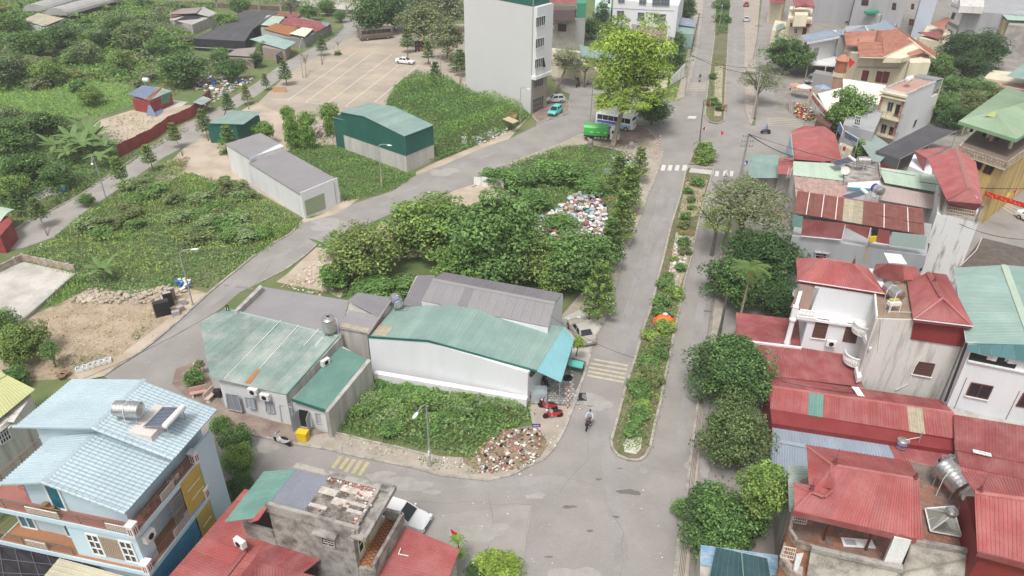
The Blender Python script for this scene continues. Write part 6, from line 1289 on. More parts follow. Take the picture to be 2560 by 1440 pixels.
parasol(2058,218,2.4,1.7,M('blue_grey_cloth',(.26,.33,.45),.8,rand=.2),'blue grey parasol in the yard of the orange roofed villa');parasol(2010,217,2.4,1.7,M('pale_pink_cloth',(.66,.57,.60),.8),'pale pink parasol by the flower arch');parasol(1990,212,2.4,1.3,M('orange_cloth',(.55,.27,.17),.8),'orange parasol at the left of the flower arch')
t=thing('flower_arch','curved metal arch decorated with greenery and red flags at the flower shop','arch',U(1990,260,0));a=[U(1975,283,0),U(1972,235,2.6),U(1985,226,3.1),U(2010,228,3.2),U(2025,232,3.),U(2018,262,1.2),U(2018,290,0)]
MB().tube(a,.12,6).mk('frame',M('greyed_wood',(.30,.26,.22),.9),t);MB().tube([p+Vector((.5,.6,0))for p in a],.12,6).mk('frame',M('greyed_wood',(.30,.26,.22),.9),t)
# --- orange tiled villa
ov=thing('orange_roofed_villa','large cream villa with orange tiled roofs and dark red windows','villa',U(2200,190,0))
zv=8.6;A,B=U(2140,213),U(2256,215)
ew=9.
l=[U(2147,142,8.),U(2254,147,8.),U(2282,152,8.),U(2326,150,8.),U(2290,95,8.),U(2120,85,8.),U(2112,120,8.)]
walls(l,0,CREAMW,ov);fa,fb=up(l[0],0),up(l[1],0)
walls([U(2275,157,8.2),U(2327,156,8.2),U(2320,128,8.2),U(2272,128,8.2)],0,CREAMW,ov,name='wing')
def tileroof(q,par,cw=.9,ch=.55,mat=TILEO,lim=300,cnt=[0]):
 q=[Vector(p)for p in q];n=nrm(q[0],q[1],q[2]);n=n if n.z>0 else-n;MB().slab(q,.08,n).mk('roof_deck',mat,par)
 b=max(2,int((q[3]-q[0]).length/ch))
 for j in range(b):
  a=max(1,int((bil(q,1,j/b)-bil(q,0,j/b)).length/cw))
  for i in range(a):
   c=[bil(q,i/a+.004,j/b),bil(q,(i+1)/a-.004,j/b),bil(q,(i+1)/a-.004,(j+1)/b),bil(q,i/a+.004,(j+1)/b)]
   mm=MB();k=mm.pts([c[0]+n*.1,c[1]+n*.1,c[2]+n*.02,c[3]+n*.02,c[0],c[1]]);mm.f+=[(k,k+1,k+2,k+3),(k+4,k+5,k+1,k)]
   if cnt[0]<lim:mm.mk('roof_tile',mat,par)
   else:EX.v,EX.f=EX.v+[tuple(v)for v in mm.v],EX.f+[tuple(x+len(EX.v)for x in f)for f in mm.f]
   cnt[0]+=1
EX=MB()
tileroof([U(2148,141,8.9),U(2210,143,8.9),U(2250,106,10.6),U(2142,104,10.6)],ov)
tileroof([U(2115,114,9.3),U(2200,118,9.3),U(2215,84,11.2),U(2110,82,10.8)],ov)
tileroof([U(2210,143,8.9),U(2284,106,10.5),U(2238,69,12.4),U(2205,90,11.5)],ov)
tileroof([U(2290,106,10.4),U(2339,144,8.6),U(2335,128,8.8),U(2240,67,12.4)],ov)
tileroof([U(2275,142,8.6),U(2312,130,9.2),U(2302,120,9.6),U(2268,132,9.2)],ov);tileroof([U(2339,144,8.6),U(2312,132,9.3),U(2304,121,9.6),U(2325,118,9.2)],ov)
tileroof([U(2110,82,10.8),U(2215,84,11.2),U(2230,74,11.5),U(2110,80,10.6)],ov)
if EX.v:EX.mk('roof_tiles',TILEO,ov,kind='stuff')
m=MB();m.prism([U(2210,143,8.9),U(2284,110,10.3),U(2300,130,9.),U(2254,147,8.6)],7.8);m.mk('gable_wall',CREAMW,ov)
m=MB();m.bar(U(2208,145,8.85),U(2284,108,10.4),.15,.25);m.bar(U(2284,108,10.4),U(2339,146,8.55),.15,.25);m.bar(U(2148,143,8.8),U(2210,145,8.8),.12,.2);m.mk('eaves_trim',CREAMW,ov)
MB().box(U(2196,90,11.6),(.7,.9,2.2),.1).mk('chimney',TILEO,ov)
for p in(U(2240,67,12.4),U(2112,81,10.9),U(2145,103,10.6)):spike(p,ov,h=.8)
A_,B_=fa,fb
MB().bar(onw(A_,B_,2144,168,.1),onw(A_,B_,2262,171,.1),.15,.3).mk('string_course',M('grey_band',(.38,.36,.30),.9),ov)
for q in([(2158,176),(2173,178),(2167,202),(2153,200)],[(2194,178),(2208,180),(2201,206),(2188,204)],[(2211,179),(2225,181),(2217,208),(2204,206)]):window(A_,B_,q,ov,REDWOOD,REDWOOD,2,3,off=.08,fw=.12)
wl=[U(2275,157),U(2327,156)]
for q in([(2291,149),(2298,150),(2292,173),(2285,172)],[(2309,150),(2317,151),(2310,174),(2303,173)]):window(wl[0],wl[1],q,ov,REDWOOD,WOODF,1,1,off=.08)
MB().bar(onw(wl[0],wl[1],2262,178,.1),onw(wl[0],wl[1],2325,181,.1),.15,.3).mk('string_course',M('grey_band',(.38,.36,.30),.9),ov)
# octagonal bay
c=U(2095,190,0);c=up(U(2106,160,5.2),0);MB().lathe(c,[(1.45,0),(1.45,2.6)],8).mk('bay_base',M('tan_stone',(.40,.25,.17),.9),ov);MB().lathe(c,[(1.6,2.6),(1.6,3.5)],8).mk('bay_band',CREAMW,ov);MB().lathe(c,[(1.45,3.5),(1.45,5.9)],8).mk('bay_windows',M('orange_brown_wood',(.36,.13,.07),.8),ov);MB().lathe(c,[(1.7,5.9),(1.75,6.1),(.9,6.9),(.05,7.6)],8).mk('bay_roof',M('salmon_roof',(.50,.23,.16),.8),ov)
MB().box(c+Vector((2.4,1.2,4)),(2.2,2.2,8.4),.2).mk('stair_wall',M('grey_cream',(.42,.40,.34),.9),ov)
MB().box(c+Vector((2.6,-.3,4.9)),(2.4,1.2,.25),.1).mk('balcony',CREAMW,ov);railing([c+Vector((1.5,-.9,5.)),c+Vector((3.8,-.8,5.))],.8,STEELD,ov,rails=3)
# white modern house with dark grey roofs
t,l=house('white_modern_house','white house with blue grey ribbed roof and a deep carport','house',[(2025,108,7.4),(2098,92,7.4),(2090,75,7.4),(2015,85,7.4)],2.9,CLEANW);m=MB();m.prism([U(2020,160,3.),U(2095,165,3.),U(2098,135,3.),U(2030,125,3.)],2.75);m.mk('carport_roof',CLEANW,t)
slope([U(2017,106,7.8),U(2000,88,8.2),U(2074,75,8.5),U(2095,93,7.9)],BLUEGR,t,pitch=.35,h=.04,n=7);MB().bar(U(2018,109,7.7),U(2098,94,7.8),.2,.35).mk('fascia',TRIMW,t)
slope([U(2095,93,7.9),U(2110,86,7.7),U(2085,78,8.2),U(2074,75,8.5)],BLUEGR,t,pitch=.35,h=.04,n=2)
window(l[0],l[1],[(2036,121),(2048,119),(2044,139),(2033,140)],t,STEELD,M('pale_glass',(.30,.34,.33),.2),2,1)
m=MB();m.prism([U(2033,182,2.7),U(2085,190,2.7),U(2090,183,2.7),U(2040,174,2.7)],0);m.mk('carport_back',M('dim_wall',(.30,.29,.29),.9),t)
for x,y in((2020,163),(2093,167),(2065,166)):p=U(x,y,2.8);MB().bar(up(p,0),p,.2).mk('post',CREAMW,t)
t,l=house('dark_grey_roof_house','house with two dark blue grey ribbed roofs behind the orange villa','house',[(2100,90,7.8),(2245,85,7.8),(2240,60,7.8),(2115,65,7.8)],0,GREYW)
slope([U(2098,86,8.1),U(2180,100,8.1),U(2163,66,9.),U(2160,65,9.)],BLUEGR,t,pitch=.35,h=.04,n=5);slope([U(2165,68,8.9),U(2215,84,8.5),U(2240,72,8.6),U(2213,49,9.6)],BLUEGR,t,pitch=.35,h=.04,n=5);slope([U(2213,49,9.6),U(2240,72,8.6),U(2262,80,8.3),U(2235,62,9.)],BLUEGR,t,pitch=.35,h=.04,n=3);ridge(U(2163,66,9.),U(2184,96,8.2),TRIMW,t)
slope([U(2085,86,7.6),U(2110,82,7.6),U(2130,76,7.8),U(2095,74,7.8)],BLUEGR,t,pitch=.3,h=.04,n=3)
tank_v(U(2193,57,9.2),.75,1.9,'tall white ribbed tank behind the dark grey roofs',legs=.1)
# --- far right background
t,l=house('large_grey_block','very wide house with a blank pale grey side wall, upper right','apartment building',[(2022,-60,13),(2148,-52,13),(2146,-90,13),(2020,-90,13)],0,GREYW);window(l[0],l[1],[(2113,53),(2122,53),(2121,58),(2112,58)],t,STEELD,DARK,1,1)
t,l=house('grey_window_block','grey house with small dark red windows and a planted ledge','apartment building',[(2145,-30,12),(2275,-20,12),(2285,-60,12),(2150,-60,12)],0,GREYW)
A,B=l[0],l[1]
for q in([(2155,0),(2172,0),(2170,14),(2153,13)],[(2232,7),(2241,8),(2239,25),(2229,24)],[(2279,9),(2286,10),(2284,24),(2277,23)],[(2274,47),(2286,49),(2284,64),(2271,63)]):window(A,B,q,t,REDWOOD,GLASS,2,2)
t2,l2=house('pale_blue_slim_block','slim pale blue house block, upper right','house',[(2305,-10,11),(2345,-5,11),(2350,-30,11),(2310,-35,11)],0,M('pale_blue_grey',(.52,.56,.64),.85))
t=thing('green_tarp_heap','heap under green netting on the ledge of the grey house','tarpaulin',U(2180,30,7));MB().ell(onw(A,B,2178,30,1.2),(2.2,1,.9),8,5).mk('cover',M('green_netting',(.06,.26,.17),.9),t)
t,l=house('cream_tower_house','narrow cream house with a red pavilion roof and balconies, top right','house',[(1970,45,8.6),(2030,50,8.6),(2032,22,8.6),(1975,15,8.6)],0,CREAMW)
slope([U(1988,17,11.),U(2037,17,11.),U(2030,-8,12.),U(1977,-8,12.)],REDRD,t,pitch=.3,h=.03,n=5);MB().slab([U(1988,17,11.),U(2012,10,11.6),U(2038,17,11.),U(2037,21,10.8),U(2012,14,11.4),U(1988,21,10.8)],.1,Vector((0,-1,.2)).normalized()).mk('gable_board',REDCL,t)
A,B=l[0],l[1];walls([U(1975,50,8.62),U(2028,53,8.62),U(2028,48,8.62),U(1978,45,8.62)],8.,M('brown_parapet',(.38,.27,.21),.9),t,name='parapet')
for x,y in((1980,40),(2030,42)):p=U(x,y,8.6);MB().bar(p,p+UP*2.4,.15).mk('post',STEELD,t)
walls([U(1987,38,11.2),U(2020,38,11.2),U(2020,30,11.2),U(1987,30,11.2)],8.6,CREAMW,t,name='roof_room')
MB().slab([onw(A,B,1976,57,.9),onw(A,B,2031,60,.9),onw(A,B,2030,68,1.3),onw(A,B,1976,66,1.3)],.08,Vector((0,-.5,1)).normalized()).mk('awning',REDRD,t)
window(A,B,[(1986,71),(1994,72),(1993,84),(1985,83)],t,FRAME,GLASS,2,2);window(A,B,[(2008,70),(2017,71),(2014,92),(2005,90)],t,WOODF,WOODF,1,1,name='door')
t,l=house('cream_annex','low cream annex with two small green roofs beside the street, top right','house',[(1930,75,4.2),(1962,78,4.2),(1970,55,4.2),(1938,50,4.2)],0,CREAMW);slope([U(1940,78,4.6),U(1965,68,4.6),U(1958,58,5.),U(1942,62,5.)],GREENR,t,pitch=.3,n=2);slope([U(1940,104,2.6),U(1960,96,2.6),U(1955,86,2.9),U(1940,90,2.9)],GREENR,t,pitch=.3,n=2)
for k,(x,y,z,w_,h_,mt,nm,lb)in enumerate(((1925,5,6,14,30,CREAMW,'row_house','cream row house with small red roof, top of the side street'),(1935,-25,9,14,30,YELLW,'row_house','yellowish row house farther up the side street'))):
 t,l=house(nm,lb,'house',[(x,y,z),(x+34,y+3,z),(x+36,y-14,z),(x+4,y-16,z)],0,mt);slope([U(x-2,y+2,z+.3),U(x+34,y+5,z+.3),U(x+34,y-12,z+1.2),U(x+2,y-14,z+1.2)],REDRD,t,pitch=.3,n=3)
t,l=house('white_corner_house','tall white fronted house with blank grey side, upper right','house',[(2411,28,9.4),(2378,12,9.4),(2400,-30,9.4),(2630,-10,9.4),(2600,40,9.4)],0,GREYW);A,B=l[0],l[1]
wpan(A,B,[(2376,15),(2409,29),(2396,64),(2368,52)],CLEANW,t,'white_front',off=.1);wpan(A,B,[(2368,60),(2392,75),(2378,112),(2355,106)],CLEANW,t,'white_front',off=.5)
window(A,B,[(2382,30),(2390,33),(2384,49),(2376,46)],t,STEELD,GLASS,1,1,off=.15);window(A,B,[(2370,71),(2382,77),(2373,97),(2364,90)],t,FRAME,GLASS,2,1,off=.6)
parapet([l[0],l[1],l[2]],.2,.8,STAINW,t,closed=False);walls([U(2400,15,11),U(2460,18,11),U(2460,-5,11),U(2400,-8,11)],9.4,STAINW,t,name='roof_room')
t,l=house('yellow_slim_house','slim yellow house with green roof beside the dark round trees','house',[(2516,52,8.2),(2492,36,8.2),(2520,20,8.2),(2640,40,8.2),(2640,60,8.2)],0,YELLW if False else M('pale_yellow_render',(.58,.47,.28),.9,col2=(.35,.26,.16),scale=1,amt=.6,streak=True));A,B=l[0],l[1];slope([U(2519,50,8.7),U(2645,55,8.7),U(2640,26,9.6),U(2500,30,9.4)],M('mint_roof',(.38,.50,.44),.6),t,pitch=.35,n=5)
window(A,B,[(2493,62),(2499,65),(2494,80),(2488,77)],t,WOODF,GLASS,2,1)
t,l=house('old_concrete_house','old unpainted concrete house wall at the right edge, top','house',[(2520,62,8.),(2660,75,8.),(2660,50,8.),(2530,45,8.)],0,M('old_cement',(.40,.37,.34),.93,col2=(.25,.23,.21),scale=.6,amt=.8,fine=.08))
t,l=house('orange_red_houses','low house with salmon and red roofs between grey blocks, upper right','house',[(2300,95,3.6),(2370,110,3.6),(2380,70,3.6),(2320,60,3.6)],0,CREAMW);slope([U(2292,82,4.2),U(2350,99,4.2),U(2362,78,4.6),U(2300,80,4.6)],REDRD,t,pitch=.3,n=4);slope([U(2326,60,5.4),U(2358,75,5.4),U(2375,45,6.4),U(2365,43,6.4)],TILEO,t,pitch=.3,n=4)
t,l=house('green_awning_house','low white house with green awning and pink terrace at the right edge','house',[(2460,195,2.8),(2560,210,2.8),(2640,190,2.8),(2480,175,2.8)],0,CREAMW);slope([U(2515,190,5.),U(2640,215,5.),U(2640,150,6.),U(2560,160,6.)],GREENR,t,pitch=.3,n=4);MB().slab([U(2470,215,3.),U(2640,232,3.),U(2640,210,3.),U(2490,208,3.)],.2).mk('pink_terrace',M('pink_floor',(.50,.28,.25),.9),t)
# --- back of the right road: brown netted lot
t=thing('dark_net_roof','dark brown netting roof behind the right edge house','shade net',U(2480,640,0));m=MB();g6=[U(2400,665,2.5),U(2640,690,2.5),U(2640,640,2.8),U(2455,594,2.8)];m.slab(g6,.05);m.mk('net',M('brown_net',(.115,.095,.08),.95,col2=(.16,.135,.115),scale=1.2,amt=.8,fine=.1),t);MB().tube([bil(g6,0,1),bil(g6,.05,.5)+UP*.2,bil(g6,0,.0)],.05).mk('hose',PINKW,t)
for u,v in((0,0),(1,0),(1,1),(0,1)):p=bil(g6,u,v);MB().bar(up(p,0),p,.08).mk('pole',GALV,t)
# ---- top centre
t,l=house('white_apartment_block','white apartment block with grey framed windows, top centre','apartment building',[(1527,0,11.5),(1690,14,11.5),(1700,-30,11.5),(1540,-40,11.5)],0,CLEANW)
A,B=U(1525,112),U(1680,136);l=[U(1525,112),U(1682,133),U(1700,80),U(1545,62)]
for o in list(t.children):bpy.data.objects.remove(o)
walls([up(p,11.5)for p in l],0,CLEANW,t);A,B=l[0],l[1]
def aw(x,y,s=5.54):return(1360+x/s,y/s)
for q in([(1015,148),(1110,150),(1103,262),(1012,262)],[(1302,172),(1395,175),(1390,285),(1297,282)],[(1525,192),(1690,198),(1682,305),(1518,300)],[(1030,-40),(1120,-38),(1115,42),(1028,40)],[(1325,-40),(1420,-36),(1412,68),(1318,64)],[(1505,-30),(1740,-22),(1735,88),(1500,80)]):window(A,B,[aw(*p)for p in q],t,M('grey_surround',(.36,.36,.36),.8),M('grey_glass',(.12,.14,.16),.2),2,2,fw=.25,off=.06)
MB().bar(onw(A,B,*aw(930,110),.06),onw(A,B,*aw(1800,150),.06),.06,.06).mk('string_course',GREYW,t)
t,l=house('old_low_house','low old house with brown grilled attic in front of the white apartment block','house',[(1590,112,4.8),(1663,124,4.8),(1672,80,4.8),(1585,75,4.8)],0,STAINW);slope([U(1585,93,5.6),U(1665,100,5.6),U(1668,66,5.9),U(1580,60,5.9)],M('brown_louvre',(.24,.18,.16),.9,col2=(.34,.27,.24),scale=1.5,amt=.7),t,pitch=.35,h=.05,n=8)
window(l[0],l[1],[(1617,112),(1633,114),(1632,121),(1616,119)],t,FRAME,GLASS,3,1);MB().bar(U(1588,95,5.4),U(1665,102,5.4),.3,.3).mk('fascia',M('brown_louvre',(.24,.18,.16)),t)
tank_h(U(1656,62,6.6),Vector((1,.1,0)),.9,1.4,'round steel tank in front of the white apartment block',legs=.2)
t,l=house('grey_green_shed','shed with a grey roof and pale green side next to the road, top','shed',[(1684,84,3.9),(1734,85,3.9),(1738,64,4.4),(1690,48,4.4)],0,GREENR);slope([U(1682,60,4.6),U(1738,68,4.6),U(1742,50,5.),U(1694,42,5.)],BLUEGR,t,pitch=.3,n=4)
A,B=U(1372,140),U(1438,146)
t,l=house('balcony_house','old cement house with a yellow balustrade and dark red roof, top centre','house',[(1375,45,8.6),(1440,45,8.6),(1445,15,8.6),(1378,15,8.6)],0,M('mottled_cement',(.42,.39,.35),.93,col2=(.28,.26,.23),scale=.8,amt=.8,fine=.08));A,B=l[0],l[1]
balus(l[0]+Vector((0,-.6,.1)),l[1]+Vector((0,-.6,.1)),.9,CREAMR,t,gap=.45,r=.1);MB().bar(l[0]+Vector((0,-.5,0)),l[1]+Vector((0,-.5,0)),1.2,.35).mk('balcony_slab',CREAMR,t)
m=MB();m.prism([U(1378,25,11.),U(1438,25,11.),U(1440,15,11.),U(1380,15,11.)],8.6);m.mk('dim_room',M('dim_room',(.13,.09,.09),.9),t);slope([U(1376,9,11.6),U(1442,9,11.6),U(1442,-15,12.6),U(1378,-15,12.6)],REDRD,t,pitch=.3,n=5)
window(A,B,[(1395,60),(1416,61),(1415,79),(1395,78)],t,REDWOOD,DARK,4,3,hood=OLDW)
for k in range(6):MB().box(U(1385+k*8,24,10.),(.9,.1,1.1),0).mk('hanging_garment',TRIMW if k%2 else M('lilac_cloth',(.35,.30,.36),.9),t)
t,l=house('green_netted_house','slim grey house wrapped in green netting on top, top centre','house',[(1440,45,8.6),(1464,44,8.6),(1466,10,8.6),(1444,10,8.6)],0,M('plain_grey',(.36,.355,.35),.9));q=[p+UP*3.4 for p in l];walls(q,8.65,M('green_netting',(.06,.26,.17),.9),t,name='netting')
ac_unit(U(1381,68,6.4),Vector((-.3,-1,0)),'air conditioner on the old cement house, top centre')
t,l=house('mint_building','pale mint green building behind dark trees, top centre','building',[(1487,20,6),(1527,24,6),(1530,-20,6),(1490,-20,6)],0,M('mint_render',(.55,.72,.64),.85));window(l[0],l[1],[(1519,0),(1526,0),(1526,10),(1519,9)],t,FRAME,GLASS,1,2)
t,l=house('yellow_shop_row','low yellowish shop row half hidden behind the light green tree','shop',[(1375,150,3.4),(1480,170,3.4),(1600,195,3.4),(1670,200,3.4),(1672,170,3.6),(1480,130,3.6),(1375,120,3.6)],0,CREAMW);slope([U(1450,140,4.2),U(1560,165,4.),U(1570,140,4.6),U(1450,112,4.6)],GREENR,t,pitch=.3,n=5)
t=thing('street_billboard','white sign wall standing along the pavement by the junction','sign',U(1690,220,0));a,b=U(1675,216),U(1708,196);b2=up(b,3.6);a2=up(a,1.4);MB().slab([up(a,.2),up(b,.2),up(b,3.3),up(a,1.7)],.1,towall(a,b)).mk('panel',TRIMW,t);m=MB();[m.bar(lerp(a,b,k/4),up(lerp(a,b,k/4),1.5+k*.45),.1)for k in range(5)];m.mk('posts',GALV,t)
# ---- top left: sheds among the trees
t=thing('greenhouse','long double arched grey greenhouse among trees at the top left','greenhouse',U(170,30,0))
for k in range(2):
 a,b=U(88+k*52,28+k*10,2.2),U(200+k*60,-8+k*12,2.2);d=(b-a).normalized();s_=Vector((d.y,-d.x,0));m=MB();
 for i in range(9):
  t0,t1=math.pi*i/9,math.pi*(i+1)/9;f0=s_*(-math.cos(t0)*3.6)+UP*math.sin(t0)*2.;f1=s_*(-math.cos(t1)*3.6)+UP*math.sin(t1)*2.;m.poly([a+f0,b+f0,b+f1,a+f1])
 m.poly([a+s_*(-math.cos(math.pi*i/9)*3.6)+UP*math.sin(math.pi*i/9)*2. for i in range(10)]);m.mk('arched_roof',M('milky_film',(.40,.39,.37),.7,col2=(.33,.33,.32),scale=.3,amt=.6),t)
m=MB();m.prism([U(150,40,2.2),U(262,12,2.2),U(258,8,2.2),U(146,36,2.2)],0);m.mk('side',M('dim_side',(.07,.075,.07),.9),t)
t,l=house('rusty_roof_shed','pale shed with a patchy rust and cream roof at the top left','shed',[(62,56,2.8),(112,72,2.8),(158,52,2.8),(95,38,2.8)],0,M('pale_shed',(.42,.48,.45),.9));slope([U(55,50,3.2),U(110,66,3.2),U(160,46,3.4),U(96,32,3.4)],M('patchy_rust',(.50,.41,.29),.8,col2=(.50,.52,.46),scale=.7,amt=.9),t,pitch=.35,n=5)
t,l=house('farm_sheds','group of low farm sheds with tile and pale roofs near the yard','shed',[(424,48,2.6),(480,62,2.6),(545,35,2.6),(505,25,2.6),(440,30,2.6)],0,CONCW)
for q,mt in(([U(420,36,3.2),U(490,33,3.6),U(505,18,4.),U(450,22,3.8)],M('dusty_tile',(.33,.28,.26),.9)),([U(424,44,2.9),U(462,36,3.),U(466,32,3.2),U(432,33,3.2)],REDRD),([U(483,32,3.4),U(522,42,3.),U(545,34,3.),U(508,17,3.8)],M('pale_grey_sheet',(.45,.43,.41),.8))):slope(q,mt,t,pitch=.35,n=3)
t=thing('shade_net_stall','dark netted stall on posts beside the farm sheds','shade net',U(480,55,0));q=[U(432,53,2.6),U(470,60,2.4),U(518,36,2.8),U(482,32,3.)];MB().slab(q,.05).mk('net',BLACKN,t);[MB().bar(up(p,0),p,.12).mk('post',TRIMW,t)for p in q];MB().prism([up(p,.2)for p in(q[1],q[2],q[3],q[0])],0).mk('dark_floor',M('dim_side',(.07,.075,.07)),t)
t=thing('orange_hose','bright orange bent pipe standing near the farm sheds','pipe',U(495,75,0));MB().tube([U(498,76,.2),U(495,66,1.5),U(491,65,1.6)],.35,6).mk('pipe',M('orange_pipe',(.7,.13,.04),.6),t)
t=thing('black_net_nursery','large low shelter covered in black shade net beside the parking lot','shade net',U(580,110,0))
q1=[U(482,95,3.),U(612,104,3.),U(690,26,3.2),U(620,24,3.2)]
qs=[[U(482,96,3.),U(612,103,3.),U(632,73,3.1),U(540,70,3.1)],[U(540,70,3.12),U(632,73,3.12),U(698,27,3.3),U(612,25,3.3)]]
for q in qs:
 m=MB()
 for i in range(8):
  for j in range(4):m.poly([bil(q,(i+a)/8,(j+b)/4)-UP*(.12 if(i+a)%2 else 0)for a,b in((0,0),(1,0),(1,1),(0,1))])
 m.mk('net_roof',GREYN,t)
m=MB();a,b=qs[0][0],qs[0][1];m.poly([a,b,up(b,.2),up(a,.2)]);m.poly([b,qs[0][2],up(qs[0][2],.2),up(b,.2)]);m.mk('net_side',BLACKN,t);MB().bar(up(a,.9)-Vector((0,.1,0)),up(b,.9)-Vector((0,.1,0)),.08).mk('white_rope',TRIMW,t)
t,l=house('patched_shed_row','row of shacks with red, rust, pale green and cream metal roofs by the road','shed',[(655,92,2.4),(762,95,2.4),(828,62,2.4),(752,42,2.4),(690,40,2.4),(650,60,2.4)],0,M('shack_wall',(.30,.26,.235),.9,col2=(.15,.25,.22),scale=.6,amt=.8))
for q,mt,n in(([U(646,62,2.9),U(690,66,2.9),U(712,42,3.2),U(668,38,3.2)],PALEG,3),([U(658,72,2.7),U(725,90,2.7),U(742,68,3.1),U(690,58,3.1)],RUSTM,4),([U(672,64,2.9),U(775,86,2.7),U(775,80,2.8),U(688,56,3.)],M('moss_sheet',(.38,.38,.22),.8),4),([U(700,58,3.),U(790,80,2.7),U(828,60,2.7),U(722,40,3.4)],REDRD,7),([U(723,84,3.05),U(762,92,3.05),U(783,72,3.15),U(756,68,3.15)],CREAMR,3),([U(672,40,3.),U(745,42,3.),U(752,36,3.1),U(690,32,3.1)],REDRD,4),([U(800,60,2.8),U(818,66,2.8),U(826,58,2.9),U(806,54,2.9)],BLUEGR,2)):slope(q,mt,t,pitch=.3,n=n)
t,l=house('blue_green_roof_shack','brick shack with a pale blue green roof and poster fence','shed',[(655,118,2.4),(712,126,2.4),(725,110,2.4),(672,98,2.4)],0,M('shack_brick',(.33,.26,.23),.9));slope([U(624,98,2.9),U(712,124,2.7),U(740,105,2.9),U(668,86,3.1)],M('pale_blue_green',(.34,.47,.43),.6,col2=(.42,.50,.47),scale=.6,amt=.8),t,pitch=.3,n=6)
A,B=U(694,160),U(724,138);t=thing('poster_fence','fence board with a black and yellow advertising poster beside the road','sign',(A+B)/2);n=towall(A,B)
MB().slab([up(A,2.1),up(B,2.1),B,A],.08,n).mk('board',M('dark_poster',(.07,.065,.08),.7),t)
for q,mt in(([(.12,.1),(.75,.1),(.75,.28),(.12,.28)],M('pink_print',(.6,.45,.5),.7)),([(.25,.34),(.95,.34),(.95,.56),(.25,.56)],M('yellow_print',(.62,.54,.15),.7)),([(.35,.62),(.95,.62),(.95,.8),(.35,.8)],M('yellow_print',(.62,.54,.15))),([(.55,.85),(.95,.85),(.95,.95),(.55,.95)],TRIMW)):
 c=[up(lerp(A,B,u),2.1*(1-v))+n*.03 for u,v in q];d=(c[1]-c[0]);k=6;m=MB();[m.bar(lerp(c[0],c[1],(i+.5)/k)-UP*.02,lerp(c[3],c[2],(i+.5)/k)+UP*.02,d.length/k*.75,.02)for i in range(k)];m.mk('print',mt,t)
t,l=house('grey_tile_shack','small shack with faded grey brown roof half hidden by round trees','shed',[(572,142,2.2),(632,148,2.2),(638,125,2.4),(580,128,2.4)],0,M('shack_brick',(.33,.26,.23)));slope([U(566,138,2.6),U(632,142,2.6),U(640,118,2.9),U(590,122,2.9)],M('dusty_tile',(.33,.28,.26)),t,pitch=.35,n=4)
# red tin shack and its yard
t,l=house('red_tin_shack','red tin shack with a faded green roof under a blue grey tarpaulin','shed',[(330,247,2.3),(375,256,2.3),(428,232,2.3),(382,222,2.3)],0,REDFENCE)
slope([U(320,238,2.5),U(366,250,2.5),U(402,220,3.),U(356,213,3.)],GREENR2,t,pitch=.3,n=5);slope([U(366,250,2.5),U(373,252,2.5),U(430,227,2.6),U(402,219,3.)],GREENR2,t,pitch=.3,n=3)
m=MB();q=[U(320,237,2.6),U(364,249,2.6),U(398,222,3.05),U(362,214,3.1)];
for i in range(5):
 for j in range(4):m.poly([bil(q,(i+a)/5,(j+b)/4)+UP*(.06+.05*((i+a+j+b)%2))for a,b in((0,0),(1,0),(1,1),(0,1))])
t2=thing('tarpaulin','blue grey tarpaulin draped over the red tin shack and its yard','tarpaulin',U(380,280,0));m.mk('sheet',TARP,t2)
m=MB();a=[U(372,255,2.2),U(378,275,.5),U(366,288,.06),U(392,292,.05),U(407,280,.06),U(404,262,.5)];m.poly([a[0],a[1],a[2],a[3]]);m.poly([a[1],a[3],a[4],a[5]]);m.mk('hanging_end',TARP,t2)
m=MB();m.tube([U(360,248,2.75),U(372,246,2.8),U(402,219,3.1)],.12,5);m.mk('red_edge',ORANGET,t2)
wpan(l[1],l[2],[(403,238),(427,230),(425,255),(404,262)],M('green_door',(.12,.25,.19),.7),t,'door',off=.05)
flat('shack_slab',[(378,285),(455,265),(470,255),(430,250),(400,262)],CONC,.03)
tank_h(U(365,200,3.2),Vector((1,-.3,0)),.45,1.2,'pale horizontal tank on a stand behind the red tin shack',legs=1.6,mat=ACW)
# red fence by the far road
t=thing('red_fence','long dark red sheet metal fence along the far road','fence',U(400,350,0));pts=[(300,393),(383,352),(430,318),(482,296),(530,248)]
k=0
for(a,b)in zip(pts,pts[1:]):
 P,Q=U(*a),U(*b);n=max(1,int((Q-P).length/1.1))
 for i in range(n):
  p,q=lerp(P,Q,i/n),lerp(P,Q,(i+.97)/n);hh=2.1+.05*math.sin(k*1.7);q4=[up(p,hh),up(q,hh),up(q,.05),up(p,.05)];MB().slab(q4,.04,towall(p,q)).mk('fence_panel',REDFENCE,t);k+=1
t=thing('green_lean_to_roof','small pale green sheet leaning behind the red fence','shed',U(500,258,0));MB().slab([U(482,255,2.2),U(505,262,2.2),U(530,248,2.3),U(508,240,2.3)],.06).mk('roof',GREENR2,t);[MB().bar(up(U(x,y,2.1),0),U(x,y,2.1),.08).mk('post',GALV,t)for x,y in((484,256),(528,249))]
t,l=house('red_wall_hut','dark red hut with a domed pale green roof at the left edge','hut',[(-60,585,2.4),(0,590,2.4),(30,556,2.4),(20,540,2.4),(-60,540,2.4)],0,REDFENCE);m=MB();q=[U(-60,575,2.7),U(2,553,2.5),U(37,524,2.5),U(-60,505,3.2)]
for j in range(5):a,b=j/5,(j+1)/5;m.slab([bil(q,0,a)+UP*math.sin(a*3.1)*.3,bil(q,1,a)+UP*math.sin(a*3.1)*.3,bil(q,1,b)+UP*math.sin(b*3.1)*.3,bil(q,0,b)+UP*math.sin(b*3.1)*.3],.04)
m.mk('domed_roof',PALEG,t)
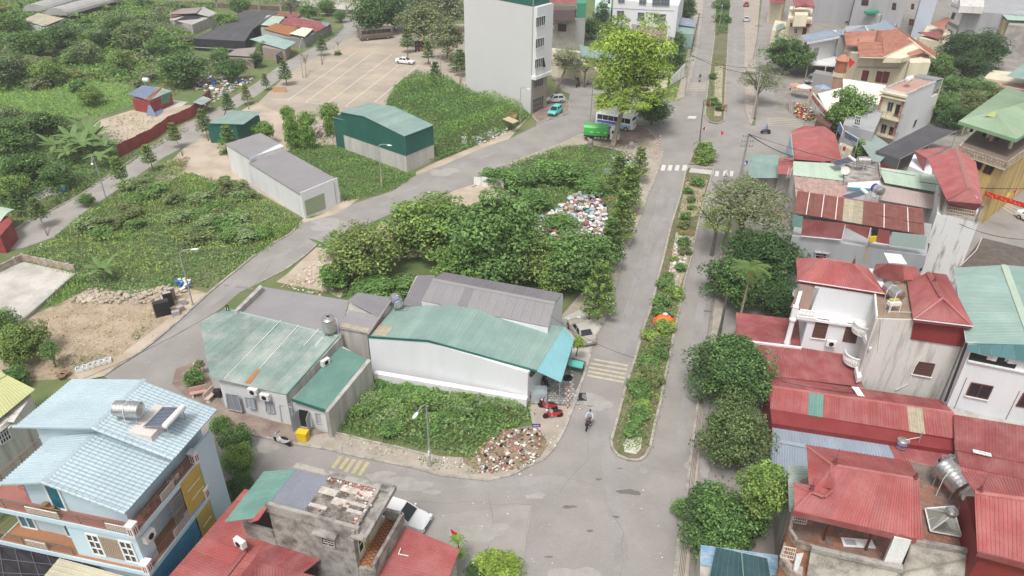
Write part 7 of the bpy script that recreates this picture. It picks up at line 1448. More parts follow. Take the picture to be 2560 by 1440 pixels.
t=thing('boundary_wall','dark fence with brick piers in front of the concrete yard, top left','fence',U(780,40,0));a,b=U(440,14),U(905,38);n=26
for i in range(n):p,q=lerp(a,b,i/n),lerp(a,b,(i+.97)/n);MB().bar(p+UP*.7,q+UP*.7,.15,1.4).mk('fence_panel',M('dark_brown_fence',(.17,.11,.095),.9,rand=.2),t)
for i in range(0,n+1,3):p=lerp(a,b,i/n);MB().bar(p,p+UP*2.6,.5).mk('pier',OLDW,t)
# ---- street furniture, vehicles, people
LAMPM=M('lamp_head',(.80,.80,.78),.4)
def lamp(bx,by,hx,hy,label,h=6.9,arm='curve',extra=None):
 b=U(bx,by);t=thing('street_lamp',label,'street lamp',b);q=U(hx,hy,h);MB().cyl(b,b+UP*.35,.16,.13,8).mk('base',GALV,t)
 d=q-up(b,h);d.z=0;tp=b+UP*(h-.5)
 MB().tube([b,b+UP*3,tp,tp+UP*.35+d*.2,up(b,h)+d*.55,q+UP*.02],[.085,.07,.055,.05,.045,.04],7).mk('pole',GALV,t,smooth=True)
 dd=d.normalized();rz=math.atan2(dd.y,dd.x);hd=MB().lathe(q+dd*.35-UP*.02,[(.02,-.09),(.9,-.05),(1,0),(.7,.06),(.02,.09)],10,Matrix.Rotation(rz,3,'Z')@Matrix.Diagonal((.42,.15,1)),(1,1)).mk('lamp_head',LAMPM,t,smooth=True)
 if extra:MB().box(b+UP*extra[0],(.3,.12,.5),rz).mk('plate',extra[1],t)
 return t
lamp(483,765,478,623,'grey street lamp beside the gravel lot and junk furniture');lamp(1076,1168,1044,1030,'street lamp with drooping head in front of the ivy lot',extra=(1.6,TRIMW));lamp(955,470,968,362,'street lamp beside the green tin warehouse with an orange tag',extra=(1.3,M('orange_tag',(.7,.25,.1),.7)))
lamp(1300,308,1318,221,'slim lamp against the tall white building');lamp(265,495,230,407,'lamp leaning over the far road by the banana plants');lamp(1103,196,1080,156,'lamp wrapped in vine behind the leafy mound',h=6.2);lamp(1797,68,1806,14,'lamp in the far median among shrubs');lamp(895,95,893,20,'tall lamp by the brown bus');lamp(758,195,755,97,'lamp by the leafless tree in the parking lot');lamp(1475,316,1500,78,'tall twin lamp behind the big light green tree',h=15)
def pole(bx,by,h,label,arms=2,lean=(0,0),mat=None):
 b=U(bx,by);t=thing('utility_pole',label,'utility pole',b);tp=b+UP*h+Vector((lean[0],lean[1],0));MB().cyl(b,tp,.17,.1,8).mk('post',mat or CONCP,t)
 for k in range(arms):a=lerp(b,tp,.95-k*.09);MB().bar(a-Vector((.9,0,0)),a+Vector((.9,0,0)),.09).mk('crossarm',STEELD,t);m=MB();[m.cyl(a+Vector((x,0,.05)),a+Vector((x,0,.22)),.04,n=6)for x in(-.8,-.4,.4,.8)];m.mk('insulators',CABLE,t)
 return tp
pt={}
pt['a']=pole(1848,466,8.2,'concrete utility pole with crossarms by the second crossing',3);pt['b']=pole(1712,242,8.6,'concrete utility pole on the left pavement of the far road');pt['c']=pole(1737,120,8.8,'utility pole farther up the left pavement, top');pt['d']=pole(1880,300,9.,'thin pole at the tip of the right pavement strip',1);pt['e']=pole(1883,150,8.5,'pole on the strip beside the silver car',1);pt['f']=pole(1672,210,7,'dark pole in front of the white sign wall',1,mat=M('dark_pole',(.10,.10,.10),.8));pole(1796,850,5.5,'thin dark pole by the palm tree',0,mat=M('dark_pole',(.10,.10,.10),.8))
pole(1380,835,3.4,'short grey post at the end of the gabled warehouse',0);pole(1472,800,2.6,'thin black post beside the champagne sedan',0,mat=M('dark_pole',(.10,.10,.10)))
def wire(a,b,label,sag=.6,r=.03,n=1,name='overhead_cable'):
 t=thing(name,label,'cable',a)
 for k in range(n):
  o=Vector((.12*(k%3)-.12,.1*k,-.12*(k//3)));MB().tube([lerp(a,b,i/10)+o-UP*sag*4*(i/10)*(1-i/10)*(1+.2*k)for i in range(11)],r,4).mk('strand',CABLE,t)
wire(U(1700,1500,8.5),U(1786,742,6.),'bundle of thin cables along the right kerb at the bottom',.3,.013,4);wire(U(1786,742,6.),pt['a'],'cables rising from the palm to the junction pole',.4,.015,3)
wire(pt['b'],U(1905,187,7.),'cable across the far road below the crossing marks',.8,.035,1);wire(pt['b'],U(1895,170,8),'upper cable across the far road',.7,.03,1);wire(pt['a'],U(1985,392,6.),'thick cable from the junction pole to the red roofs',.3,.05,2);wire(pt['c'],pt['b'],'cables between the two left pavement poles',.5,.03,3);wire(pt['b'],pt['f'],'cable from the pavement pole to the dark pole',.4,.03)
wire(U(1380,790,5),U(1590,895,4.5),'thin cable over the road near the pale yellow stripes',.5,.02);wire(U(567,765,5),U(180,960,5.),'thin cable over the lane by the gravel lot',.4,.02);wire(U(2300,455,8.5),U(2620,470,7),'cable across the back street above the banner',.4,.03,2)
for a,b,lb in((pt['a'],U(2290,440,9),'cable running from the junction pole over the pale green roofs'),(U(1990,470,8),U(2310,560,8.6),'thin cable over the brown roofed house'),(U(2140,985,9),U(1795,900,5.5),'thin cable from the stained wall to the dark pole'),(U(2400,560,9),U(2600,600,7),'cable over the back street beside the net roof')):wire(a,b,lb,.5,.018,2)
for(x,y,zz_,sx,lb)in((1765,315,3.,-1,'red triangular flag above the small median, left one'),(1802,326,2.6,1,'red triangular flag beside the small median, right one'),(1777,252,3.6,-1,'red flag on the left side of the upper median tip'),(1808,262,3.4,1,'red flag on the right side of the upper median tip'),(2123,143,8.5,1,'large red flag on the front of the orange roofed villa'),(1980,217,3.6,-1,'red flag at the left end of the flower arch'),(2024,220,4.2,1,'small red flag on top of the shop sign'),(1941,527,4.2,1,'small red flag in the sparse roadside tree'),(2464,484,3.6,1,'pink pennant on the back street cable'),(2545,471,4.6,-1,'red pennant at the right end of the back street cable'),(1125,1322,3.4,1,'red flag by the spiky plant at the bottom')):
 p=U(x,y,zz_);big=1.9 if x in(2123,)else .75;t=thing('flag',lb,'flag',up(p,zz_-1));m=MB();d=Vector((sx*.55,-.1,-.2))*big;m.slab([p,p+d*1.3-UP*.25*big,p-UP*1.1*big+d*.5],.02,Vector((0,-1,.2)).normalized());m.mk('cloth',REDC if x!=2464 else M('pink_cloth',(.6,.05,.2),.8),t);MB().tube([p+UP*.1,p-UP*1.3*big],.02).mk('staff',FRAME,t)
for x,y,lb in((1991,219,'yellow flag in the middle of the flower arch'),(2520,480,'yellow pennant on the back street cable')):p=U(x,y,3.6);t=thing('flag',lb,'flag',up(p,2.6));MB().slab([p,p+Vector((.5,-.1,-.2)),p-UP*1.2],.02,Vector((0,-1,.2)).normalized()).mk('cloth',YCLOTH,t)
t=thing('flagpole','dark leaning steel pole at the left end of the small median','pole',U(1748,362));MB().tube([U(1748,362),U(1760,250,7.2)],[.12,.07],7).mk('pole',M('dark_pole',(.10,.10,.10)),t)
def banded(bx,by,h,lb,plate=None):
 b=U(bx,by,.12);t=thing('marker_post',lb,'post',b);n=9
 for k in range(n):MB().cyl(b+UP*h*k/n,b+UP*h*(k+1)/n,.06,n=8).mk('band',POSTR if k%2==0 else POSTW,t)
 if plate:MB().box(b+UP*(h-.1)+Vector((-.32,0,0)),(.65,.05,.3)).mk('name_plate',M('plate_blue',(.03,.05,.32)),t);m=MB();[m.box(b+UP*(h-.1)+Vector((-.52+.09*k,-.032,0)),(.05,.01,.1))for k in range(5)];m.mk('lettering',FRAME,t)
banded(1419,1021,2.5,'red and white banded post beside the red motorbikes');banded(1348,1118,2.5,'red and white banded post with a blue street name plate',True);banded(1639,385,2.,'red and white post at the pavement corner by the junction');banded(1648,368,2.4,'white banded post nearest the junction corner')
t=thing('crossing_sign','blue square pedestrian crossing sign by the second crossing','traffic sign',U(1855,447));b=U(1855,447);MB().cyl(b,b+UP*2.8,.04).mk('post',GALV,t);MB().box(b+UP*2.6+Vector((0,-.06,0)),(.75,.04,.75)).mk('plate',M('sign_blue2',(.02,.13,.45),.5),t);MB().slab([b+UP*2.9+Vector((0,-.09,0)),b+UP*2.32+Vector((.3,-.09,0)),b+UP*2.32+Vector((-.3,-.09,0))],.01,Vector((0,-1,0))).mk('symbol',FRAME,t)
# --- vehicles
def mkmat(nm,c,r=.3):return M('paint_'+nm,c,r,fine=0,spec=.6)
def wheel(c,r,ax,par,w=.2):
 q=ax.to_track_quat('Z','Y').to_matrix();o=MB().lathe(c-ax*w/2,[(r*.6,0),(r*.95,0),(r,.03),(r,w-.03),(r*.95,w),(r*.6,w)],16,q).mk('wheel',TREAD,par);MB().lathe(c-ax*(w/2+.012),[(r*.6,0),(r*.6,w+.024),(r*.2,w+.03)],12,q).mk('rim',STEELD,o)
def car(rx,ry,fx,fy,label,paint,kind='sedan',L=4.6,W_=1.78,H_=1.45,z=.03):
 a,b=U(rx,ry,z),U(fx,fy,z);d=(b-a).normalized();c=(a+b)/2;t=thing({'van':'van'}.get(kind,'parked_car'),label,'car',c);s=Vector((-d.y,d.x,0))
 P=lambda x,y,zz_:c+d*x*L/2+s*y*W_/2+UP*zz_*H_
 st={'sedan':[(-1,.28,.62,.80),(-.97,.2,.70,.90),(-.7,.2,.68,.98),(0,.18,.64,1),(.45,.18,.62,1),(.8,.2,.55,.94),(.96,.22,.46,.84),(1,.26,.38,.72)],'hatch':[(-1,.26,.6,.84),(-.95,.2,.62,.94),(-.6,.18,.62,1),(.3,.18,.60,1),(.75,.2,.55,.95),(.96,.22,.46,.84),(1,.26,.38,.72)]}[kind if kind=='sedan'else 'hatch']
 m=MB();rows=[]
 for x,zb,zt,w in st:rows.append(m.pts([P(x,-w*.94,zb),P(x,-w,(zb+zt)/2),P(x,-w*.93,zt-.03),P(x,-w*.8,zt),P(x,w*.8,zt),P(x,w*.93,zt-.03),P(x,w,(zb+zt)/2),P(x,w*.94,zb)]))
 for i,j in zip(rows,rows[1:]):
  for k in range(8):l_=(k+1)%8;m.f.append((i+k,i+l_,j+l_,j+k))
 m.f.append(tuple(rows[0]+k for k in range(8)));m.f.append(tuple(rows[-1]+k for k in range(8)));body=m.mk('body',paint,t,smooth=True)
 x0,x1,x2,x3={'sedan':(-.72,-.42,.12,.45),'hatch':(-.96,-.80,.15,.55),'suv':(-.96,-.86,.12,.48)}.get(kind,(-.96,-.8,.15,.55));zb=.62
 B4=[P(x0,-.86,zb),P(x3,-.86,zb),P(x3,.86,zb-.02),P(x0,.86,zb)];T4=[P(x1,-.68,.985),P(x2,-.68,.985),P(x2,.68,.985),P(x1,.68,.985)]
 m=MB();i=m.pts(B4);j=m.pts(T4);k2=m.pts([lerp(p,(T4[0]+T4[2])/2,.15)+UP*.03 for p in T4]);
 for k in range(4):l_=(k+1)%4;m.f.append((i+k,i+l_,j+l_,j+k));m.f.append((j+k,j+l_,k2+l_,k2+k))
 m.f.append((k2,k2+1,k2+2,k2+3));m.mk('cabin',paint,t,smooth=True)
 def gw(q,nm,u0=.06,u1=.94,v0=.1,v1=.88):
  n=nrm(q[0],q[1],q[2]);n=n if n.dot((q[0]+q[2])/2-c-UP*.8)>0 else-n;MB().slab([bil(q,u,v)+n*.012 for u,v in((u0,v0),(u1,v0),(u1,v1),(u0,v1))],.02,n).mk(nm,GLASS,t)
 gw([B4[1],B4[2],T4[2],T4[1]],'windscreen',.05,.95,.05,.95);gw([B4[3],B4[0],T4[0],T4[3]],'rear_window',.08,.92)
 for q in([B4[0],B4[1],T4[1],T4[0]],[B4[2],B4[3],T4[3],T4[2]]):gw(q,'side_window',.1,.47);gw(q,'side_window',.53,.9)
 for sx,x in((-1,-.62),(-1,.64),(1,-.62),(1,.64)):wheel(P(x,sx*.93,0)+UP*.32,.32,s*sx,t)
 for sy in(-1,1):MB().box(P(.95,sy*.66,.47),(.25,.36,.13),math.atan2(d.y,d.x)).mk('headlight',M('lamp_glass',(.7,.72,.75),.15),t);MB().box(P(-.965,sy*.7,.6),(.12,.3,.16),math.atan2(d.y,d.x)).mk('tail_light',M('tail_red',(.35,.01,.01),.3),t);MB().box(P(.34,sy*1.06,.66),(.1,.16,.12),math.atan2(d.y,d.x)).mk('mirror',paint,t)
 MB().box(P(.99,0,.34),(.06,.9,.16),math.atan2(d.y,d.x)).mk('grille',TREAD,t);MB().box(P(-1.,0,.45),(.03,.5,.12),math.atan2(d.y,d.x)).mk('number_plate',FRAME,t);return t
car(990,156,1037,161,'white sedan with black wheels alone in the marked parking lot',mkmat('white',(.78,.78,.78)),'sedan',L=4.8)
car(1408,254,1367,256,'silver hatchback under the grey tree by the tall building',mkmat('silver',(.52,.52,.52)),'hatch',3.9,1.65,1.5,.11)
car(1405,273,1370,297,'turquoise hatchback beside the tall white building',mkmat('turquoise',(.10,.60,.55)),'hatch',4.1,1.75,1.6,.06)
car(1470,864,1435,812,'champagne coloured sedan under the trees by the gabled warehouse',mkmat('champagne',(.42,.40,.34)),'sedan',4.6,z=.15)
car(948,1284,1058,1320,'white suv partly hidden behind the old grey house',mkmat('white',(.78,.78,.78)),'suv',4.5,1.85,1.6)
car(1863,64,1868,42,'silver car parked at the kerb of the far road',mkmat('silver',(.52,.52,.52)),'sedan');car(1863,26,1867,6,'dark red car parked farthest up the far road',mkmat('darkred',(.28,.04,.05)),'sedan');car(2562,548,2598,566,'white car cut by the right edge of the back street',mkmat('white',(.78,.78,.78)),'sedan');car(950,52,985,58,'white car under the big trees behind the brown bus',mkmat('white',(.78,.78,.78)),'suv')
def bus(rx,ry,fx,fy,label,paint,low,L,W_,H_,z=.13,stripe=None,cat='bus'):
 a,b=U(rx,ry,z),U(fx,fy,z);d=(b-a).normalized();c=(a+b)/2;t=thing('bus',label,cat,c);s=Vector((-d.y,d.x,0));rz=math.atan2(d.y,d.x)
 P=lambda x,y,zz_:c+d*x*L/2+s*y*W_/2+UP*zz_*H_
 m=MB();rows=[m.pts([P(x,-w,.15),P(x,-w,.62*h),P(x,-w*.95,.93*h),P(x,-w*.8,h),P(x,w*.8,h),P(x,w*.95,.93*h),P(x,w,.62*h),P(x,w,.15)])for x,w,h in((-1,.94,.94),(-.96,1,1),(.8,1,1),(.93,.97,.97),(1,.88,.6))]
 for i,j in zip(rows,rows[1:]):
  for k in range(8):l_=(k+1)%8;m.f.append((i+k,i+l_,j+l_,j+k))
 m.f+=[tuple(rows[0]+k for k in range(8)),tuple(rows[-1]+k for k in range(8))];m.mk('body',paint,t,smooth=True)
 for sy in(-1,1):
  MB().slab([P(-.95,sy*1.005,.42),P(.9,sy*1.005,.42),P(.9,sy*1.005,.17),P(-.95,sy*1.005,.17)],.02,s*sy).mk('lower_panel',low,t)
  n=6
  for k in range(n):MB().slab([P(-.92+1.78*(k+.03)/n,sy*1.,.88),P(-.92+1.78*(k+.97)/n,sy*1.,.88),P(-.92+1.78*(k+.97)/n,sy*1.01,.56),P(-.92+1.78*(k+.03)/n,sy*1.01,.56)],.03,s*sy).mk('side_window',GLASS,t)
  for x in(-.6,.66):wheel(P(x,sy*.95,0)+UP*.42,.42,s*sy,t,.26)
  MB().box(P(.97,sy*.7,.33),(.12,.3,.2),rz).mk('headlight',M('lamp_glass',(.7,.72,.75)),t)
 q=[P(.945,-.85,.92),P(.945,.85,.92),P(1.01,.82,.5),P(1.01,-.82,.5)];MB().slab(q,.03,(d+UP*.2).normalized()).mk('windscreen',GLASS,t)
 if stripe:[MB().slab([P(-.9,sy*1.015,.5),P(.3,sy*1.015,.5),P(.05,sy*1.015,.36),P(-.9,sy*1.015,.36)],.01,s*sy).mk('livery',stripe,t)for sy in(-1,1)]
 MB().box(P(-.2,0,1.01),(1.4,.9,.16),rz).mk('roof_vent',paint,t);return t
bus(902,101,978,94,'brown coach with a pale roof parked under the big trees',M('bronze_paint',(.19,.145,.115),.4,fine=0),M('bronze_low',(.16,.12,.095),.4,fine=0),9.2,2.4,3.,.02)
bus(1490,311,1588,328,'white and blue minibus half hidden by the light green tree',mkmat('white',(.78,.78,.78)),M('sky_blue_paint',(.32,.47,.72),.4,fine=0),7.2,2.1,2.7,stripe=M('deep_blue',(.08,.10,.40),.4))
# green refuse truck
a,b=U(1462,346,.13),U(1545,352,.13);d=(b-a).normalized();s=Vector((-d.y,d.x,0));c=(a+b)/2;rz=math.atan2(d.y,d.x);t=thing('tank_truck','truck with a bright green box body and white cab beside the minibus','truck',c);P=lambda x,y,z:c+d*x+s*y+UP*z
gp=M('bright_green_paint',(.06,.42,.07),.4,fine=0);q_=d.to_track_quat('Z','Y').to_matrix()
m=MB();rows=[m.pts([P(x,-1,.95),P(x,-1.1,1.6),P(x,-1.,2.3),P(x,-.7,2.65),P(x,.7,2.65),P(x,1.,2.3),P(x,1.1,1.6),P(x,1,.95)])for x in(-3.1,1.1)]
for k in range(8):m.f.append((rows[0]+k,rows[0]+(k+1)%8,rows[1]+(k+1)%8,rows[1]+k))
m.f+=[tuple(rows[0]+k for k in range(8)),tuple(rows[1]+k for k in range(8))];bd=m.mk('tank_body',gp,t)
m=MB();[m.box(P(-2.+k*1.25+j*.1,-1.12,1.6),(.07,.02,.16),rz)for k in range(3)for j in range(6 if k==0 else 5)];m.mk('lettering',FRAME,bd);MB().box(P(-.1,-1.,2.35),(1.1,.05,.12),rz).mk('slot',GREEND,bd)
MB().box(P(0,0,.7),(6.2,.9,.25),rz).mk('chassis',TREAD,t);m=MB();m.prism([P(1.5,-1.,2.3),P(2.7,-1.,2.3),P(2.7,1.,2.3),P(1.5,1.,2.3)],.6);m.prism([P(2.69,-.98,1.5),P(3.1,-.95,1.45),P(3.1,.95,1.45),P(2.69,.98,1.5)],.6);m.mk('cab',mkmat('white',(.78,.78,.78)),t)
MB().slab([P(2.72,-.9,2.22),P(2.72,.9,2.22),P(3.08,.85,1.48),P(3.08,-.85,1.48)],.04).mk('windscreen',GLASS,t);[MB().box(P(2.15,sy*1.,1.8),(.8,.04,.55),rz).mk('side_window',GLASS,t)for sy in(-1,1)]
for x in(-2.2,2.3):[wheel(P(x,sy*.95,.4),.42,s*sy,t,.28)for sy in(-1,1)]
m=MB();[m.box(P(-1+k*.6,-.8,.55),(.4,.3,.35),rz+k)for k in range(4)];m.mk('underbody_boxes',STEELD,t)
def moto(x,y,x2,y2,label,paint,z=.03,basket=False,name='motorbike',cat='motorbike'):
 """rear wheel px -> front wheel px"""
 a,b=U(x,y,z),U(x2,y2,z);d=(b-a).normalized();s=Vector((-d.y,d.x,0));c=(a+b)/2;t=thing(name,label,cat,c);rz=math.atan2(d.y,d.x);P=lambda x,y,z:c+d*x+s*y+UP*z
 bike=name=='bicycle';r=.33 if bike else .29
 for x in(-.62,.62):q=s.to_track_quat('Z','Y').to_matrix();w=.05 if bike else .1;o=MB().lathe(P(x,-w/2,r),[(r*.86,0),(r,w*.2),(r,w*.8),(r*.86,w)],16,q).mk('wheel',TREAD,t);m=MB();[m.bar(P(x,0,r),P(x+math.cos(k*.785)*r*.85,0,r+math.sin(k*.785)*r*.85),.02)for k in range(8)];m.mk('spokes',STEELD,o)
 if bike:m=MB();m.tube([P(-.62,0,r),P(-.1,0,.3),P(.5,0,.85),P(-.2,0,.8),P(-.1,0,.3)],.025);m.tube([P(-.62,0,r),P(-.2,0,.8)],.02);m.tube([P(.62,0,r),P(.5,0,.9),P(.45,0,1.)],.025);m.mk('frame',paint,t);MB().ell(P(-.22,0,.9),(.14,.09,.05)).mk('saddle',TREAD,t)
 else:
  m=MB();rows=[m.pts([P(x,-w,z0),P(x,-w*.8,z1),P(x,w*.8,z1),P(x,w,z0)])for x,w,z0,z1 in((-.85,.06,.62,.72),(-.5,.17,.42,.72),(-.1,.16,.3,.62),(.12,.1,.28,.42),(.36,.2,.3,.6),(.45,.16,.5,.95),(.5,.06,.7,1.))]
  for i,j in zip(rows,rows[1:]):m.f+=[(i+k,i+(k+1)%4,j+(k+1)%4,j+k)for k in range(4)]
  m.mk('fairing',paint,t,smooth=True);MB().ell(P(-.35,0,.76),(.42,.15,.07),10,6,Matrix.Rotation(rz,3,'Z')).mk('seat',TREAD,t);m=MB();m.tube([P(.62,0,r),P(.48,0,.95)],.035);m.mk('fork',STEELD,t);MB().box(P(-.05,0,.32),(.5,.24,.22),rz).mk('engine',STEELD,t);MB().ell(P(.55,0,.92),(.1,.1,.08)).mk('headlight',M('lamp_glass',(.7,.72,.75)),t);MB().box(P(.62,0,r*2+.02),(.35,.1,.03),rz).mk('mudguard',paint,t)
 MB().tube([P(.35,-.32,1.02),P(.46,-.1,1.),P(.46,.1,1.),P(.35,.32,1.02)],.025).mk('handlebar',TREAD,t)
 if basket:m=MB();[m.bar(P(.62+.14*math.cos(k*.785),.17*math.sin(k*.785),.72),P(.64+.17*math.cos(k*.785),.2*math.sin(k*.785),1.),.02)for k in range(8)];m.bar(P(.5,0,.72),P(.78,0,.72),.28,.02);m.mk('basket',TREAD,t)
 return P
RED_=mkmat('red',(.45,.02,.03));BLK_=mkmat('black',(.03,.03,.035));SIL_=mkmat('silver',(.52,.52,.52))
moto(724,1116,690,1103,'white and black scooter parked on the kerb in front of the shop',mkmat('whitebike',(.60,.60,.60)),.1)
moto(1390,1026,1349,1018,'red motorbike with a black basket, farther of the parked pair',RED_,.13,True);moto(1402,1042,1362,1046,'red motorbike without basket, nearer of the parked pair',RED_,.13)
for k,(x,y,x2,y2,m_)in enumerate(((1437,221,1452,214,BLK_),(1448,205,1436,199,BLK_),(1466,214,1476,207,SIL_),(1462,203,1452,197,BLK_),(1475,200,1466,193,RED_))):moto(x,y,x2,y2,['black motorbike alone on the asphalt by the grey tree','black motorbike behind the lone one at the cafe','silver motorbike nearest the light green tree at the cafe','black motorbike in the cafe row','red motorbike at the back of the cafe row'][k],m_)
for k in range(8):moto(1037+(k%3)*9,112+(k//3)*9,1048+(k%3)*9,108+(k//3)*9,('black','red','silver')[k%3]+' motorbike in the '+('front','middle','back')[k//3]+' row under the trees beside the lot',(BLK_,RED_,SIL_)[k%3])
for k in range(6):moto(2052+k*7,196+(k%2)*5,2058+k*7,190+(k%2)*5,('black','silver','red')[k%3]+' motorbike in the dim carport, '+('left','right')[k//3]+' half',(BLK_,SIL_,RED_)[k%3])
car(2040,192,2012,222,'grey car at the mouth of the dim carport',M('dull_grey_paint',(.22,.22,.23),.5),'hatch',4.4,1.8,1.7)
SKIN=M('skin',(.42,.24,.16),.6,fine=0)
def person(P,label,top,leg,helmet=None,hair=True,seat=.8,lean=.12,doing='ride',sc=1.):
 """P(x forward, y left, z) local frame; seated rider whose hands reach the handlebar"""
 p=P(0,0,0);t=thing('person',label,'person',p);h=seat
 J={'pel':(-.28,0,h+.08),'sp':(-.24+lean*.5,0,h+.35),'ch':(-.2+lean,0,h+.55),'nk':(-.17+lean,0,h+.68),'hd':(-.14+lean,0,h+.86)}
 if doing=='ride':arm=lambda s:[(-.2+lean,s*.19,h+.58),(.05+lean*.6,s*.3,h+.35),(.36,s*.28,max(1.03,h+.22))];lg=lambda s:[(-.22,s*.11,h+.03),(.2,s*.15,h-.02),(.1,s*.15,.32+(.12 if s>0 else-.04)),(.24,s*.15,.26+(.12 if s>0 else-.04))]
 else:arm=lambda s:[(-.2+lean,s*.19,h+.58),(.0,s*.24,h+.32),(.22,s*.06,h+.28)];lg=lambda s:[(-.22,s*.11,h+.03),(.2,s*.13,h+.02),(.22,s*.13,.1),(.38,s*.13,.05)]
 V,E_,Rd=[],[],[]
 def add(pt,r,par=None):V.append(P(*pt)-p);Rd.append(r);i=len(V)-1;(E_.append((par,i))if par is not None else None);return i
 a=add(J['pel'],.15);b=add(J['sp'],.13,a);c_=add(J['ch'],.155,b);n_=add(J['nk'],.06,c_);hd=add(J['hd'],.095,n_)
 for s_ in(-1,1):
  k=c_
  for q,r in zip(arm(s_),(.07,.05,.035)):k=add(q,r,k)
  k=a
  for q,r in zip(lg(s_),(.10,.07,.05,.04)):k=add(q,r,k)
 me=bpy.data.meshes.new('body');me.from_pydata([tuple(v)for v in V],E_,[]);me.materials.append(top);o=bpy.data.objects.new('body',me);link(o,t);o.modifiers.new('skin','SKIN');me.skin_vertices[0].data[0].use_root=True
 for i,r in enumerate(Rd):me.skin_vertices[0].data[i].radius=(r,r)
 o.modifiers.new('sub','SUBSURF').levels=1;o.modifiers['sub'].render_levels=1
 f_=P(*J['hd']);e=(P(1,0,0)-P(0,0,0));sd=(P(0,1,0)-P(0,0,0))
 MB().ell(f_+UP*.02,(.095,.085,.125),12,8).mk('head',SKIN,t,smooth=True);m=MB();[m.ell(f_+e*.085+sd*.035*k+UP*.03,(.014,.014,.01),6,4)for k in(-1,1)];m.mk('eyes',DARK,t);m=MB();m.ell(f_+e*.1,(.02,.015,.03),6,4);[m.ell(f_+sd*.09*k,(.02,.012,.03),6,4)for k in(-1,1)];m.ell(f_+e*.088-UP*.045,(.012,.03,.008),6,4);m.mk('nose_mouth_ears',SKIN,t)
 MB().ell(f_+UP*.06-e*.015,(.12,.115,.115)if helmet else(.102,.095,.1),12,6).mk('helmet'if helmet else 'hair',helmet or M('black_hair',(.02,.018,.016),.7),t,smooth=True)
 for s_ in(-1,1):
  L_=lg(s_);m=MB();m.tube([P(*q)for q in L_[:3]],[.105,.08,.06],8);m.mk('trouser_leg',leg,t,smooth=True);MB().ell(P(*L_[3]),(.13,.06,.05),8,5).mk('shoe',TREAD,t)
  A_=arm(s_);hh=P(*A_[2]);m=MB();m.tube([lerp(P(*A_[1]),hh,.5),hh],[.045,.032],6);m.mk('forearm',SKIN,t);m=MB();m.ell(hh,(.045,.045,.02),6,4)
  for k in range(4):m.tube([hh+sd*(k-1.5)*.02,hh+e*(.06+.01*(k in(1,2)))+sd*(k-1.5)*.022,hh+e*.07+sd*(k-1.5)*.022-UP*.03],.009,4)
  m.tube([hh-sd*s_*.03,hh-sd*s_*.05+e*.03-UP*.02],.011,4);m.mk('hand',SKIN,t)
def cloth(n,c):return M('cloth_'+n,c,.85,fine=.02)
Pp=moto(1477,1056,1467,1076,'dark bicycle with a front basket ridden down the road',BLK_,.04,True,'bicycle','bicycle');person(Pp,'person in a pale blue shirt riding a bicycle down the road',cloth('paleblue',(.50,.55,.66)),cloth('brown',(.12,.07,.06)),seat=.86)
Pp=moto(1748,196,1749,212,'white scooter ridden down the far road',mkmat('whitebike',(.60,.60,.60)),.04);person(Pp,'person in dark clothes riding a white scooter on the far road',cloth('dark',(.06,.06,.07)),cloth('dark',(.06,.06,.07)),helmet=BLK_,seat=.8)
Pp=moto(1813,446,1811,462,'scooter on the right carriageway past the second crossing',mkmat('whitebike',(.60,.60,.60)),.04);person(Pp,'person in white with white helmet riding past the second crossing',cloth('white',(.66,.66,.66)),cloth('dark',(.06,.06,.07)),helmet=mkmat('white',(.78,.78,.78)),seat=.8)
Pp=moto(1921,335,1905,334,'dark motorbike entering the side street by the red roof',BLK_,.04);person(Pp,'person in a blue jacket riding by the red roofed shop',cloth('blue',(.12,.20,.50)),cloth('dark',(.06,.06,.07)),helmet=mkmat('bluehelm',(.1,.2,.5)),seat=.8)
o_=U(1362,960,.14);Pp=lambda x,y,z:o_+Vector((x*.7+y*.7,-x*.7+y*.7,z));person(Pp,'person in black sitting bent forward under the aqua canopy',cloth('black',(.025,.025,.028)),cloth('black',(.025,.025,.028)),seat=.42,doing='sit',lean=.25)
t=thing('stool','low stool under the seated person at the workshop','stool',o_);c=Pp(-.25,0,0);MB().cyl(c+UP*.36,c+UP*.42,.2,n=12).mk('seat',TREAD,t);[MB().bar(c+Vector((a*.14,b*.14,0)),c+Vector((a*.12,b*.12,.37)),.03).mk('leg',TREAD,t)for a in(-1,1)for b in(-1,1)]
# --- small things in the street
def crate(x,y,z,d,mat,label,name='box',rz=0.,cat='box',slats=False):
 p=U(x,y,z);t=thing(name,label,cat,p,0);m=MB();m.box(p+UP*d[2]/2,d,rz);m.mk('body',mat,t);mm=MB()
 R_=Matrix.Rotation(rz,3,'Z')
 if slats:
  for k in range(1,6):mm.box(p+UP*d[2]*k/6,(d[0]*1.05,d[1]*1.05,d[2]*.05),rz)
  mm.box(p+UP*d[2],(d[0]*1.1,d[1]*1.1,.04),rz);mm.mk('ribs',mat,t)
 else:mm.box(p+UP*d[2],(d[0]*.86,d[1]*.86,.02),rz);mm.mk('top',mat,t)
 return t
crate(759,1098,.13,(.85,.6,.85),YPLAST,'bright yellow ribbed plastic crate in front of the white shop','plastic_crate',-.2,'crate',True)
t=thing('metal_bin','grey metal tool bin beside the workshop corner','bin',U(1347,995,.14));p=U(1347,995,.14);m=MB()
for(dx,dy,a,b)in((0,-.55,1.35,.06),(0,.55,1.35,.06),(-.68,0,.06,1.1),(.68,0,.06,1.1)):m.box(p+Vector((dx,dy,.5)),(a,b,.95))
m.box(p+UP*.1,(1.3,1.05,.06));m.mk('panels',GREYDOOR,t);MB().box(p+UP*.55,(1.28,1.02,.04)).mk('inside',M('sage_grey',(.33,.41,.41),.7),t)
